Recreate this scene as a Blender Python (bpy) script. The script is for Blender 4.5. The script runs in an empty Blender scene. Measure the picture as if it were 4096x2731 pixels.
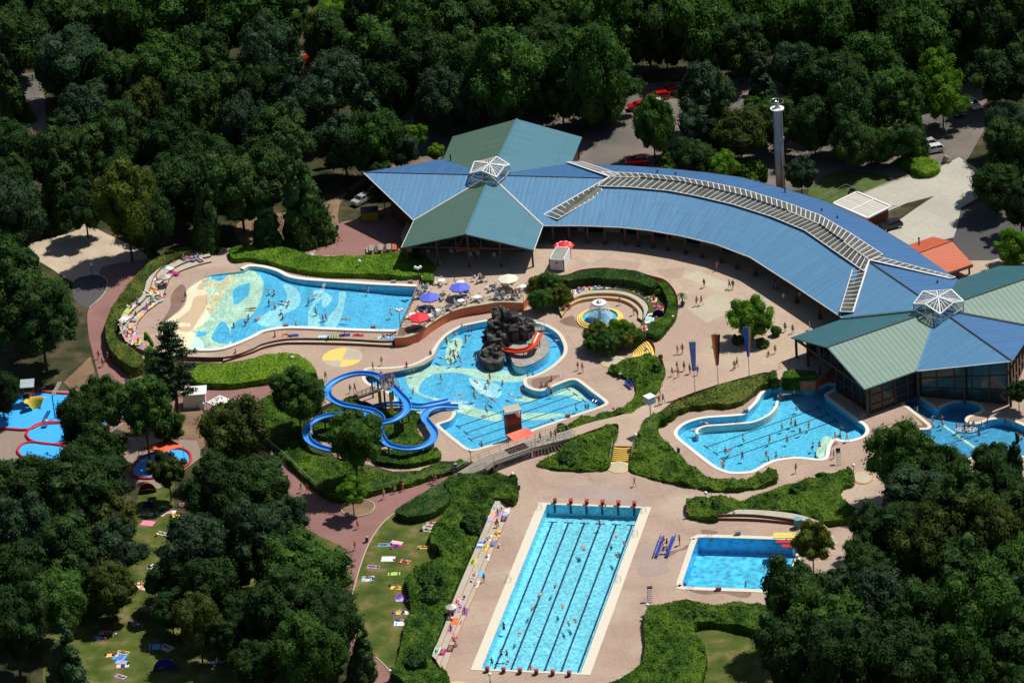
import bpy, bmesh, math, random
from mathutils import Vector, Matrix, noise
from mathutils.geometry import tessellate_polygon
R = math.radians
S = bpy.context.scene
COL = S.collection
rnd = random.Random(7)
# ------------------------------------------------------------ camera model
PW, PH, F = 4096.0, 2731.0, 18000.0
DIST, PITCH, ROLL = 741.0, R(28.0), R(4.4)
FWD = Vector((0, math.cos(PITCH), -math.sin(PITCH)))
_r, _u = Vector((1, 0, 0)), Vector((0, math.sin(PITCH), math.cos(PITCH)))
CR = _r * math.cos(ROLL) - _u * math.sin(ROLL)
CU = _r * math.sin(ROLL) + _u * math.cos(ROLL)
CP = -FWD * DIST
def G(px, py, z=0.0):
    d = FWD + CR * ((px - PW / 2) / F) - CU * ((py - PH / 2) / F)
    t = (z - CP.z) / d.z
    return CP + d * t
def proj(p):
    v = Vector(p) - CP
    w = v.dot(FWD)
    return (PW / 2 + F * v.dot(CR) / w, PH / 2 - F * v.dot(CU) / w)
CROP = dict(A=(0, 900, 2.352), B=(1000, 900, 2.352), C=(2000, 900, 2.352), D=(3000, 900, 2.146), E=(0, 1400, 2.352),
            F=(1000, 1400, 2.352), G=(2000, 1400, 2.352), H=(3000, 1400, 2.146), I=(1400, 400, 2.352), J=(2300, 250, 2.352),
            K=(3096, 350, 2.352), L=(400, 1800, 2.352), M=(1400, 1900, 2.352), N=(2300, 1900, 2.352), O=(1300, 2300, 2.352),
            P=(300, 2300, 2.352), T=(0, 0, 0.57422))
def q(c, x, y):
    ox, oy, s = CROP[c]
    return (ox + x / s, oy + y / s)
def Q(spec):
    """spec: list mixing crop letters and (x, y[, extra]) tuples -> pixel list"""
    out, c = [], 'T'
    for e in spec:
        if isinstance(e, str): c = e; continue
        out.append(q(c, e[0], e[1]) + tuple(e[2:]))
    return out
def W(c, x, y, z=0.0):
    return G(*q(c, x, y), z)
def smooth(pts, closed=True, n=5):
    P = [Vector(p[:2]) for p in pts]; cn = [len(p) > 2 and p[-1] == 'c' for p in pts]
    m = len(P); out = []
    for i in range(m if closed else m - 1):
        p1, p2 = P[i], P[(i + 1) % m]
        p0 = P[(i - 1) % m] if (closed or i > 0) else p1
        p3 = P[(i + 2) % m] if (closed or i < m - 2) else p2
        if cn[i]: p0 = p1 - (p2 - p1)
        if cn[(i + 1) % m]: p3 = p2 + (p2 - p1)
        if cn[i] and cn[(i + 1) % m]: out.append(p1); continue
        for k in range(n):
            t = k / n
            out.append(0.5 * ((2 * p1) + (p2 - p0) * t + (2 * p0 - 5 * p1 + 4 * p2 - p3) * t * t + (3 * p1 - p0 - 3 * p2 + p3) * t ** 3))
    if not closed: out.append(P[-1])
    return out
def outline(spec, z=0.0, closed=True, n=4, sm=True):
    pts = Q(spec)
    pts = smooth(pts, closed, n) if sm else [Vector(p[:2]) for p in pts]
    o = []
    for p in pts:
        g = G(p.x, p.y, z)
        v = Vector((g.x, g.y))
        if not o or (v - o[-1]).length > 0.05: o.append(v)
    if closed:
        if (o[0] - o[-1]).length < 0.05: o.pop()
        if area(o) < 0: o.reverse()
    return o
def area(o):
    return 0.5 * sum(o[i].x * o[(i + 1) % len(o)].y - o[(i + 1) % len(o)].x * o[i].y for i in range(len(o)))
def inside(o, x, y):
    c = False; j = len(o) - 1
    for i in range(len(o)):
        a, b = o[i], o[j]
        if (a.y > y) != (b.y > y) and x < (b.x - a.x) * (y - a.y) / (b.y - a.y) + a.x: c = not c
        j = i
    return c
def offset(o, d, closed=True):
    n = len(o); out = []
    for i in range(n):
        a = o[i - 1] if (closed or i > 0) else o[i]
        b = o[(i + 1) % n] if (closed or i < n - 1) else o[i]
        t = (b - a).normalized()
        e1 = (o[i] - a); e2 = (b - o[i])
        k = 1.0
        if e1.length > 1e-6 and e2.length > 1e-6:
            c = e1.normalized().dot(e2.normalized()); k = 1 / max(0.75, math.sqrt(max(0.01, (1 + c) / 2)))
        out.append(o[i] + Vector((t.y, -t.x)) * d * k)
    return out
# ------------------------------------------------------------ materials
MATS = {}
def sl(r, g, b):
    f = lambda c: (c / 255 / 12.92) if c <= 10 else ((c / 255 + 0.055) / 1.055) ** 2.4
    return (f(r), f(g), f(b))
def mat(name, col, rough=0.7, var=0.12, scale=1.5, metal=0.0, bump=0.0, spec=0.5, alpha=None, obj=False, trans=0.0):
    if name in MATS: return MATS[name]
    m = bpy.data.materials.new(name); m.use_nodes = True
    nt = m.node_tree; N = nt.nodes; L = nt.links; b = N['Principled BSDF']
    b.inputs['Roughness'].default_value = rough; b.inputs['Metallic'].default_value = metal
    b.inputs['Specular IOR Level'].default_value = spec
    if trans: b.inputs['Transmission Weight'].default_value = trans
    tc = N.new('ShaderNodeTexCoord'); n = N.new('ShaderNodeTexNoise'); n.inputs['Scale'].default_value = scale; n.inputs['Detail'].default_value = 5
    L.new(tc.outputs['Object'], n.inputs['Vector'])
    mp = N.new('ShaderNodeMapRange'); mp.inputs[1].default_value = 0.3; mp.inputs[2].default_value = 0.7
    mp.inputs[3].default_value = 1 - var; mp.inputs[4].default_value = 1 + var
    L.new(n.outputs['Fac'], mp.inputs[0])
    mx = N.new('ShaderNodeVectorMath'); mx.operation = 'SCALE'; mx.inputs[0].default_value = col
    L.new(mp.outputs[0], mx.inputs['Scale']); L.new(mx.outputs[0], b.inputs['Base Color'])
    if bump:
        bp = N.new('ShaderNodeBump'); bp.inputs['Strength'].default_value = bump; bp.inputs['Distance'].default_value = 0.05
        L.new(n.outputs['Fac'], bp.inputs['Height']); L.new(bp.outputs[0], b.inputs['Normal'])
    m['lin'] = col
    MATS[name] = m
    return m
def nodes(name):
    m = bpy.data.materials.new(name); m.use_nodes = True; MATS[name] = m
    return m, m.node_tree.nodes, m.node_tree.links, m.node_tree.nodes['Principled BSDF']
def ramp(N, stops, interp='LINEAR'):
    r = N.new('ShaderNodeValToRGB'); r.color_ramp.interpolation = interp
    e = r.color_ramp.elements
    while len(e) < len(stops): e.new(0.5)
    for i, (p, c) in enumerate(stops): e[i].position = p; e[i].color = (*c, 1)
    return r
def foliage(name, c0, c1, c2, transl=0.3, big=0, isl=.16):
    m, N, L, b = nodes(name)
    tc = N.new('ShaderNodeTexCoord'); n = N.new('ShaderNodeTexNoise'); n.inputs['Scale'].default_value = 3.1; n.inputs['Detail'].default_value = 3
    oi = N.new('ShaderNodeObjectInfo'); g = N.new('ShaderNodeNewGeometry')
    L.new(tc.outputs['Object'], n.inputs['Vector'])
    a = N.new('ShaderNodeMath'); a.operation = 'MULTIPLY_ADD'; L.new(oi.outputs['Random'], a.inputs[0]); a.inputs[1].default_value = 0.22; L.new(n.outputs['Fac'], a.inputs[2])
    a2 = N.new('ShaderNodeMath'); a2.operation = 'MULTIPLY_ADD'; L.new(g.outputs['Random Per Island'], a2.inputs[0]); a2.inputs[1].default_value = isl; L.new(a.outputs[0], a2.inputs[2])
    if big:
        n4 = N.new('ShaderNodeTexNoise'); n4.inputs['Scale'].default_value = big; n4.inputs['Detail'].default_value = 4; L.new(tc.outputs['Object'], n4.inputs['Vector'])
        a4 = N.new('ShaderNodeMath'); a4.operation = 'MULTIPLY_ADD'; L.new(n4.outputs['Fac'], a4.inputs[0]); a4.inputs[1].default_value = 1.3; a4.inputs[2].default_value = -.65; a5 = N.new('ShaderNodeMath'); L.new(a4.outputs[0], a5.inputs[0]); L.new(a2.outputs[0], a5.inputs[1]); a2 = a5
    r = ramp(N, [(0.42, c0), (0.68, c1), (0.92, c2)]); L.new(a2.outputs[0], r.inputs[0])
    b.inputs['Roughness'].default_value = 0.7; b.inputs['Specular IOR Level'].default_value = 0.1
    L.new(r.outputs[0], b.inputs['Base Color'])
    t = N.new('ShaderNodeBsdfTranslucent'); L.new(r.outputs[0], t.inputs[0])
    mx = N.new('ShaderNodeMixShader'); mx.inputs[0].default_value = transl
    L.new(b.outputs[0], mx.inputs[1]); L.new(t.outputs[0], mx.inputs[2]); L.new(mx.outputs[0], N['Material Output'].inputs[0])
    return m
def ground_mat(name, cols, scale, fine, rough=0.9, bump=0.3, stops=None, joints=None, stain=0.0):
    m, N, L, b = nodes(name)
    tc = N.new('ShaderNodeTexCoord'); n = N.new('ShaderNodeTexNoise'); n.inputs['Scale'].default_value = scale; n.inputs['Detail'].default_value = 6
    n2 = N.new('ShaderNodeTexNoise'); n2.inputs['Scale'].default_value = fine; n2.inputs['Detail'].default_value = 4; n2.inputs['Roughness'].default_value = 0.7
    L.new(tc.outputs['Object'], n.inputs['Vector']); L.new(tc.outputs['Object'], n2.inputs['Vector'])
    k = len(cols); st = stops or [0.35 + 0.3 * i / max(1, k - 1) for i in range(k)]
    r = ramp(N, list(zip(st, cols))); L.new(n.outputs['Fac'], r.inputs[0])
    mp = N.new('ShaderNodeMapRange'); mp.inputs[1].default_value = 0.3; mp.inputs[2].default_value = 0.7; mp.inputs[3].default_value = 0.9; mp.inputs[4].default_value = 1.1
    L.new(n2.outputs['Fac'], mp.inputs[0])
    sc = N.new('ShaderNodeVectorMath'); sc.operation = 'SCALE'; L.new(r.outputs[0], sc.inputs[0]); L.new(mp.outputs[0], sc.inputs['Scale'])
    out = sc.outputs[0]
    if joints:
        jx, ang, w = joints
        mpp = N.new('ShaderNodeMapping'); mpp.inputs['Rotation'].default_value = (0, 0, ang); L.new(tc.outputs['Object'], mpp.inputs[0])
        br = N.new('ShaderNodeTexBrick'); br.offset = 0.0; br.inputs['Scale'].default_value = 1.0; br.inputs['Brick Width'].default_value = jx * 1.3; br.inputs['Row Height'].default_value = jx
        br.inputs['Mortar Size'].default_value = w; br.inputs['Mortar Smooth'].default_value = 0.3
        br.inputs['Color1'].default_value = (1.015, 1.01, 1.0, 1); br.inputs['Color2'].default_value = (0.97, 0.97, 0.975, 1); br.inputs['Mortar'].default_value = (0.72, 0.7, 0.68, 1)
        L.new(mpp.outputs[0], br.inputs['Vector'])
        ml = N.new('ShaderNodeVectorMath'); ml.operation = 'MULTIPLY'; L.new(out, ml.inputs[0]); L.new(br.outputs['Color'], ml.inputs[1]); out = ml.outputs[0]
    if stain:
        n3 = N.new('ShaderNodeTexNoise'); n3.inputs['Scale'].default_value = 0.22; n3.inputs['Detail'].default_value = 8; n3.inputs['Distortion'].default_value = 1.2
        L.new(tc.outputs['Object'], n3.inputs['Vector'])
        m3 = N.new('ShaderNodeMapRange'); m3.inputs[1].default_value = 0.60; m3.inputs[2].default_value = 0.66; m3.inputs[3].default_value = 1; m3.inputs[4].default_value = 1 - stain
        L.new(n3.outputs['Fac'], m3.inputs[0])
        s3 = N.new('ShaderNodeVectorMath'); s3.operation = 'SCALE'; L.new(out, s3.inputs[0]); L.new(m3.outputs[0], s3.inputs['Scale']); out = s3.outputs[0]
    L.new(out, b.inputs['Base Color'])
    bp = N.new('ShaderNodeBump'); bp.inputs['Strength'].default_value = bump; bp.inputs['Distance'].default_value = 0.1
    L.new(n2.outputs['Fac'], bp.inputs['Height']); L.new(bp.outputs[0], b.inputs['Normal'])
    b.inputs['Roughness'].default_value = rough; b.inputs['Specular IOR Level'].default_value = 0.2
    return m
def roof_mat(name, col, pitch=0.55, streak=0.18, rough=0.5, seam=0.75, row=9.0):
    m, N, L, b = nodes(name)
    uv = N.new('ShaderNodeUVMap'); sp = N.new('ShaderNodeSeparateXYZ'); L.new(uv.outputs[0], sp.inputs[0])
    def tri(sock, per, w):
        a = N.new('ShaderNodeMath'); a.operation = 'MULTIPLY'; a.inputs[1].default_value = 1 / per; L.new(sock, a.inputs[0])
        f = N.new('ShaderNodeMath'); f.operation = 'FRACT'; L.new(a.outputs[0], f.inputs[0])
        s = N.new('ShaderNodeMath'); s.operation = 'SUBTRACT'; s.inputs[1].default_value = 0.5; L.new(f.outputs[0], s.inputs[0])
        ab = N.new('ShaderNodeMath'); ab.operation = 'ABSOLUTE'; L.new(s.outputs[0], ab.inputs[0])
        mr = N.new('ShaderNodeMapRange'); mr.interpolation_type = 'SMOOTHSTEP'; mr.inputs[1].default_value = 0.0; mr.inputs[2].default_value = w; mr.inputs[3].default_value = 0; mr.inputs[4].default_value = 1
        L.new(ab.outputs[0], mr.inputs[0]); return mr.outputs[0]
    s1 = tri(sp.outputs[0], pitch, 0.22); s2 = tri(sp.outputs[1], row, 0.012)
    mpn = N.new('ShaderNodeMapping'); mpn.inputs['Scale'].default_value = (1.6, 0.12, 1); L.new(uv.outputs[0], mpn.inputs[0])
    n = N.new('ShaderNodeTexNoise'); n.inputs['Scale'].default_value = 1.0; n.inputs['Detail'].default_value = 4; L.new(mpn.outputs[0], n.inputs['Vector'])
    mr = N.new('ShaderNodeMapRange'); mr.inputs[1].default_value = 0.35; mr.inputs[2].default_value = 0.65; mr.inputs[3].default_value = 1 - streak; mr.inputs[4].default_value = 1 + streak * 0.6
    L.new(n.outputs['Fac'], mr.inputs[0])
    c1 = N.new('ShaderNodeMapRange'); c1.inputs[3].default_value = seam; c1.inputs[4].default_value = 1.0; L.new(s1, c1.inputs[0])
    c2 = N.new('ShaderNodeMapRange'); c2.inputs[3].default_value = 0.8; c2.inputs[4].default_value = 1.0; L.new(s2, c2.inputs[0])
    x = N.new('ShaderNodeMath'); x.operation = 'MULTIPLY'; L.new(mr.outputs[0], x.inputs[0]); L.new(c1.outputs[0], x.inputs[1])
    y = N.new('ShaderNodeMath'); y.operation = 'MULTIPLY'; L.new(x.outputs[0], y.inputs[0]); L.new(c2.outputs[0], y.inputs[1])
    v = N.new('ShaderNodeVectorMath'); v.operation = 'SCALE'; v.inputs[0].default_value = col; L.new(y.outputs[0], v.inputs['Scale'])
    L.new(v.outputs[0], b.inputs['Base Color'])
    bp = N.new('ShaderNodeBump'); bp.inputs['Strength'].default_value = 0.35; bp.inputs['Distance'].default_value = 0.06; L.new(s1, bp.inputs['Height']); L.new(bp.outputs[0], b.inputs['Normal'])
    b.inputs['Roughness'].default_value = rough; b.inputs['Specular IOR Level'].default_value = 0.35
    return m
def water_mat(name, tint, lo, scale, gl=0.03):
    m, N, L, b = nodes(name); N.remove(b)
    tc = N.new('ShaderNodeTexCoord')
    nd = N.new('ShaderNodeTexNoise'); nd.inputs['Scale'].default_value = scale * 0.9; nd.inputs['Detail'].default_value = 3
    L.new(tc.outputs['Object'], nd.inputs['Vector'])
    mixv = N.new('ShaderNodeMixRGB'); mixv.inputs[0].default_value = 0.35; L.new(tc.outputs['Object'], mixv.inputs[1]); L.new(nd.outputs['Color'], mixv.inputs[2])
    ad = N.new('ShaderNodeVectorMath'); ad.operation = 'MULTIPLY_ADD'; L.new(nd.outputs['Color'], ad.inputs[0]); ad.inputs[1].default_value = (0.9, 0.9, 0.9); L.new(tc.outputs['Object'], ad.inputs[2])
    v = N.new('ShaderNodeTexVoronoi'); v.feature = 'SMOOTH_F1'; v.inputs['Scale'].default_value = scale; v.inputs['Smoothness'].default_value = 0.6
    L.new(ad.outputs[0], v.inputs['Vector'])
    mr = N.new('ShaderNodeMapRange'); mr.inputs[1].default_value = 0.15; mr.inputs[2].default_value = 0.62; mr.inputs[3].default_value = lo; mr.inputs[4].default_value = 1.0  # cell pattern in the tint imitates the caustic light net in the pools
    L.new(v.outputs['Distance'], mr.inputs[0])
    n2 = N.new('ShaderNodeTexNoise'); n2.inputs['Scale'].default_value = scale * 0.16; n2.inputs['Detail'].default_value = 3; L.new(tc.outputs['Object'], n2.inputs['Vector'])
    mr2 = N.new('ShaderNodeMapRange'); mr2.inputs[1].default_value = 0.3; mr2.inputs[2].default_value = 0.7; mr2.inputs[3].default_value = 0.9; mr2.inputs[4].default_value = 1.05
    L.new(n2.outputs['Fac'], mr2.inputs[0])
    ml = N.new('ShaderNodeMath'); ml.operation = 'MULTIPLY'; L.new(mr.outputs[0], ml.inputs[0]); L.new(mr2.outputs[0], ml.inputs[1])
    sc = N.new('ShaderNodeVectorMath'); sc.operation = 'SCALE'; sc.inputs[0].default_value = tint; L.new(ml.outputs[0], sc.inputs['Scale'])
    t = N.new('ShaderNodeBsdfTransparent'); L.new(sc.outputs[0], t.inputs[0])
    g = N.new('ShaderNodeBsdfGlossy'); g.inputs['Roughness'].default_value = 0.08
    bp = N.new('ShaderNodeBump'); bp.inputs['Strength'].default_value = 0.6; bp.inputs['Distance'].default_value = 0.1; L.new(v.outputs['Distance'], bp.inputs['Height']); L.new(bp.outputs[0], g.inputs['Normal'])
    lw = N.new('ShaderNodeFresnel'); lw.inputs['IOR'].default_value = 1.33; L.new(bp.outputs[0], lw.inputs['Normal'])
    mx = N.new('ShaderNodeMixShader'); L.new(lw.outputs[0], mx.inputs[0]); L.new(t.outputs[0], mx.inputs[1]); L.new(g.outputs[0], mx.inputs[2])
    L.new(mx.outputs[0], N['Material Output'].inputs[0])
    return m
# ------------------------------------------------------------ mesh builder
class MB:
    def __init__(s): s.v = []; s.f = []; s.m = []; s.uv = None; s.sm = False
    def add(s, vs, fs, mi=0):
        o = len(s.v); s.v += [tuple(v) for v in vs]; s.f += [tuple(o + i for i in f) for f in fs]; s.m += [mi] * len(fs); return s
    def quad(s, a, b, c, d, mi=0): return s.add([a, b, c, d], [(0, 1, 2, 3)], mi)
    def poly(s, pts, mi=0, z=None, flip=False, holes=()):
        rings = [list(pts)] + [list(h) for h in holes]
        vv = [Vector((p[0], p[1], (z if z is not None else p[2]))) for r in rings for p in r]
        tr = tessellate_polygon([[Vector((p[0], p[1], 0)) for p in r] for r in rings])
        fs = []
        for t in tr:
            a, b, c = (vv[i] for i in t)
            up = (b - a).cross(c - a).z
            if abs(up) < 1e-9: continue
            fs.append(t if (up > 0) != flip else t[::-1])
        return s.add(vv, fs, mi)
    def prism(s, pts, z0, z1, mi=0, side=None, bottom=False):
        s.poly(pts, mi, z1)
        if bottom: s.poly(pts, mi, z0, flip=True)
        n = len(pts); si = mi if side is None else side
        for i in range(n):
            a, b = pts[i], pts[(i + 1) % n]
            s.quad((a[0], a[1], z0), (b[0], b[1], z0), (b[0], b[1], z1), (a[0], a[1], z1), si)
        return s
    def box(s, c, d, rz=0.0, mi=0, rx=0.0, ry=0.0):
        M = Matrix.Rotation(rz, 3, 'Z') @ Matrix.Rotation(ry, 3, 'Y') @ Matrix.Rotation(rx, 3, 'X'); C = Vector(c)
        vs = [C + M @ Vector((x * d[0] / 2, y * d[1] / 2, z * d[2] / 2)) for x in (-1, 1) for y in (-1, 1) for z in (-1, 1)]
        return s.add(vs, [(0, 1, 3, 2), (4, 6, 7, 5), (0, 4, 5, 1), (2, 3, 7, 6), (0, 2, 6, 4), (1, 5, 7, 3)], mi)
    def cyl(s, p0, p1, r0, r1=None, n=10, mi=0, caps=True):
        p0, p1 = Vector(p0), Vector(p1); r1 = r0 if r1 is None else r1
        d = (p1 - p0).normalized(); a = d.orthogonal().normalized(); b = d.cross(a)
        vs = []
        for p, r in ((p0, r0), (p1, r1)):
            vs += [p + (a * math.cos(2 * math.pi * i / n) + b * math.sin(2 * math.pi * i / n)) * r for i in range(n)]
        fs = [(i, (i + 1) % n, n + (i + 1) % n, n + i) for i in range(n)]
        if caps: fs += [tuple(range(n))[::-1], tuple(range(n, 2 * n))]
        return s.add(vs, fs, mi)
    def tube(s, pts, r, n=6, mi=0):
        for a, b in zip(pts[:-1], pts[1:]): s.cyl(a, b, r, r, n, mi)
        return s
    def beam(s, a, b, w, h, mi=0):
        a, b = Vector(a), Vector(b); d = (b - a); t = d.normalized(); sd = Vector((-t.y, t.x, 0))
        sd = sd.normalized() if sd.length > 1e-4 else Vector((1, 0, 0)); u = t.cross(sd)
        vs = [p + sd * x * w / 2 + u * y * h / 2 for p in (a, b) for x, y in ((-1, -1), (1, -1), (1, 1), (-1, 1))]
        return s.add(vs, [(3, 2, 1, 0), (4, 5, 6, 7), (0, 1, 5, 4), (1, 2, 6, 5), (2, 3, 7, 6), (3, 0, 4, 7)], mi)
    def sphere(s, c, r, seg=10, ring=6, mi=0, sc=(1, 1, 1), jit=0, seed=0):
        C = Vector(c); vs = []; fs = []
        for j in range(ring + 1):
            th = math.pi * j / ring
            for i in range(seg):
                ph = 2 * math.pi * i / seg
                d = Vector((math.sin(th) * math.cos(ph), math.sin(th) * math.sin(ph), math.cos(th)))
                k = 1 + (jit * noise.noise(d * 1.7 + Vector((seed * 3.1, seed * 1.7, seed))) if jit else 0)
                vs.append(C + Vector((d.x * sc[0], d.y * sc[1], d.z * sc[2])) * r * k)
        for j in range(ring):
            for i in range(seg):
                a, b = j * seg + i, j * seg + (i + 1) % seg
                fs.append((a, a + seg, b + seg, b))
        return s.add(vs, fs, mi)
    def lathe(s, c, prof, n=24, mi=0, sx=1, sy=1):
        C = Vector(c); vs = []; fs = []
        for r, z in prof:
            vs += [C + Vector((r * math.cos(2 * math.pi * i / n) * sx, r * math.sin(2 * math.pi * i / n) * sy, z)) for i in range(n)]
        for j in range(len(prof) - 1):
            for i in range(n):
                a, b = j * n + i, j * n + (i + 1) % n
                fs.append((a, b, b + n, a + n))
        return s.add(vs, fs, mi)
    def build(s, name, mats, parent=None, origin=None, smooth=False, uvf=None):
        if not isinstance(mats, (list, tuple)): mats = [mats]
        o0 = Vector(parent_world(parent)) if parent else Vector(origin or (0, 0, 0))
        if parent and origin: o0 = o0 + Vector(origin)
        me = bpy.data.meshes.new(name)
        me.from_pydata([tuple(Vector(v) - o0) for v in s.v], [], s.f)
        for m in mats: me.materials.append(m)
        me.polygons.foreach_set('material_index', s.m)
        if smooth: me.polygons.foreach_set('use_smooth', [True] * len(s.f))
        if s.uv is not None:
            l = me.uv_layers.new(name='UVMap')
            for p in me.polygons:
                for li in p.loop_indices:
                    l.data[li].uv = s.uv[me.loops[li].vertex_index]
        me.update()
        ob = bpy.data.objects.new(name, me); COL.objects.link(ob)
        if parent: ob.parent = parent; ob.location = (0, 0, 0) if not origin else origin
        else: ob.location = o0
        return ob
def parent_world(p):
    v = Vector((0, 0, 0))
    while p is not None: v += Vector(p.location); p = p.parent
    return v
REG = []
def tag(o, label, cat, group=None, kind=None):
    o['label'] = label; o['category'] = cat
    if group: o['group'] = group
    if kind: o['kind'] = kind
    REG.append(o); return o
def struct(o): o['kind'] = 'structure'; return o
def thing(name, label, cat, loc, rz=0.0, group=None):
    o = bpy.data.objects.new(name, None); COL.objects.link(o); o.location = loc; o.rotation_euler.z = rz
    o.empty_display_size = 0.3
    return tag(o, label, cat, group)
def dup(root, loc, rz=0.0, sc=None, label=None, group=None):
    c = root.copy(); COL.objects.link(c); c.location = loc; c.rotation_euler = (0, 0, rz)
    if sc: c.scale = sc if isinstance(sc, tuple) else (sc, sc, sc)
    if label: c['label'] = label
    if group: c['group'] = group
    REG.append(c)
    for ch in list(root.children):
        d = ch.copy(); COL.objects.link(d); d.parent = c
        for g in ch.children:
            e = g.copy(); COL.objects.link(e); e.parent = d
    return c
def repaint(ob, m):
    for s in ob.material_slots: s.link = 'OBJECT'; s.material = m
ORD = ['first', 'second', 'third', 'fourth', 'fifth', 'sixth', 'seventh', 'eighth', 'ninth', 'tenth', 'eleventh', 'twelfth', 'thirteenth',
       'fourteenth', 'fifteenth', 'sixteenth', 'seventeenth', 'eighteenth', 'nineteenth', 'twentieth', 'twenty-first', 'twenty-second', 'twenty-third', 'twenty-fourth', 'twenty-fifth', 'twenty-sixth', 'twenty-seventh', 'twenty-eighth', 'twenty-ninth', 'thirtieth']
def finish_labels():
    d = {}
    for o in REG: d.setdefault(o['label'], []).append(o)
    for lab, os_ in d.items():
        if len(os_) < 2: continue
        os_.sort(key=lambda o: proj(o.location)[0])
        n = len(os_)
        for i, o in enumerate(os_):
            if n == 2: o['label'] = lab + (', left one' if i == 0 else ', right one')
            elif n == 3: o['label'] = lab + (', leftmost' if i == 0 else ', middle one' if i == 1 else ', rightmost')
            else: o['label'] = lab + (', leftmost' if i == 0 else ', rightmost' if i == n - 1 else ', ' + (ORD[i] if i < len(ORD) else str(i + 1) + 'th') + ' from left')
# ============================================================ materials
C = sl
m_grass = ground_mat('lawn_grass', [(.045,.07,.010), (.07,.10,.016), (.11,.115,.028), (.19,.15,.07)], 0.32, 2.2, stops=[.34, .48, .57, .68], bump=.8)
m_forest = ground_mat('forest_floor', [(.022,.030,.009), (.045,.045,.018), (.085,.068,.038)], 0.3, 2.0)
m_deck = ground_mat('deck_paving', [(.38,.28,.22), (.43,.325,.255), (.37,.265,.21), (.45,.355,.28)], 0.045, 1.6, joints=(7.0, -.22, .035), stain=.1, bump=.15)
m_plaza = ground_mat('plaza_paving', [(.42,.32,.245), (.46,.36,.275), (.40,.295,.23)], 0.05, 1.6, joints=(8.0, .6, .03), stain=.08, bump=.15)
m_pale = ground_mat('pale_paving', [(.43,.385,.29), (.48,.43,.33)], 0.2, 2.0, bump=.1)
m_pink = ground_mat('pink_paving', [(.38,.27,.225), (.42,.31,.255)], 0.2, 2.0, bump=.1)
m_mauve = ground_mat('mauve_paving', [(.345,.26,.23), (.385,.295,.26)], 0.2, 2.0, bump=.1)
m_wet = ground_mat('wet_paving', [(.20,.13,.10), (.26,.17,.14)], 0.3, 2.0, bump=.1, rough=.45)
m_red = ground_mat('red_path_asphalt', [(.22,.115,.105), (.27,.145,.13), (.24,.125,.115)], 0.1, 2.5, bump=.25)
m_gravel = ground_mat('gravel', [(.42,.34,.25), (.52,.43,.33)], 0.25, 2.5, bump=.5)
m_asph = ground_mat('grey_asphalt', [(.10,.095,.09), (.15,.135,.12), (.22,.17,.15)], 0.08, 2.0, bump=.3)
m_dasph = ground_mat('dark_asphalt', [(.075,.075,.08), (.095,.09,.09)], 0.1, 2.0, bump=.3)
m_conc = ground_mat('concrete_drive', [(.38,.37,.32), (.45,.43,.37)], 0.12, 1.5, joints=(9.0, 1.0, .03), bump=.15)
m_soil = ground_mat('dry_soil', [(.17,.11,.07), (.24,.16,.10)], 0.3, 2.0)
m_step = ground_mat('step_concrete', [(.40,.38,.31), (.46,.43,.36)], 0.4, 3.0, bump=.2)
m_riser = mat('riser_wood', C(120, 70, 50), .8, .15)
m_ochre = mat('ochre_paint', C(196, 140, 60), .7, .08)
m_orange_edge = mat('edge_board', C(190, 120, 70), .8, .1)
m_cope = mat('coping_cream', (.66, .61, .50), .6, .06, 3)
m_copew = mat('coping_white', (.74, .73, .68), .5, .05, 3)
m_wallblue = mat('basin_wall', (.17, .64, .88), .4, .05, 2)
m_yel = mat('yellow_paint', (.80, .56, .13), .6, .05)
m_terr = mat('terracotta_render', C(200, 118, 78), .8, .06, .8)
m_white = mat('white_paint', (.78, .78, .76), .45, .04)
m_steel = mat('steel', (.45, .46, .47), .35, .05, metal=.6)
m_dark = mat('dark_metal', (.05, .05, .055), .5, .1)
m_black = mat('black_mark', (.02, .022, .03), .6, .05)
m_timber = mat('dark_timber', (.07, .035, .025), .7, .25, 3)
m_wood = mat('grey_wood', (.27, .24, .2), .8, .2, 3)
m_beige = mat('beige_render', (.42, .34, .2), .8, .08)
m_glassd = mat('dark_glass', (.015, .022, .026), .2, .1, spec=.45)
m_redp = mat('red_paint', C(205, 30, 35), .45, .06)
m_bluep = mat('blue_paint', C(35, 60, 170), .45, .06)
m_rim = mat('red_rubber_rim', C(190, 25, 32), .6, .05)
m_pblue = mat('play_blue', C(60, 172, 250), .5, .03)
m_terrain_blue = mat('lane_navy', C(15, 50, 90), .5, .05)
def floor_mat(name, c):
    return mat(name, c, .5, .05, .8)
f_blue = floor_mat('tile_blue', (.085, .56, .93)); f_deep = floor_mat('tile_deep_blue', (.10, .66, 1.0)); f_lap = floor_mat('tile_light_blue', (.20, .78, 1.0))
f_green = floor_mat('tile_pale_green', (.50, .83, .68)); f_cream = floor_mat('tile_cream', (.74, .77, .52)); f_sand = floor_mat('tile_sand', (.56, .43, .27))
f_pale = floor_mat('tile_pale_cyan', (.33, .83, 1.0)); f_beach = floor_mat('tile_beach_cream', (.74, .66, .46))
f_right = floor_mat('tile_mid_blue', (.09, .62, .95)); f_far = floor_mat('tile_far_blue', (.05, .36, .66))
w_main = water_mat('water_pool', (1.0, 1.0, 1.0), .74, 2.4)
w_lap = water_mat('water_lap', (1.0, 1.0, 1.0), .66, 1.9)
w_dive = water_mat('water_diving', (.92, 1.0, 1.0), .62, 1.0)
w_thin = water_mat('water_shallow', (.96, .99, .98), .92, 2.8)
h_mid = foliage('hedge_green', (.011, .036, .004), (.032, .085, .008), (.095, .170, .016), .2, .35, .25)
h_bright = foliage('hedge_bright', (.030, .085, .005), (.075, .175, .010), (.15, .26, .02), .2, .35, .25)
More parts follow.
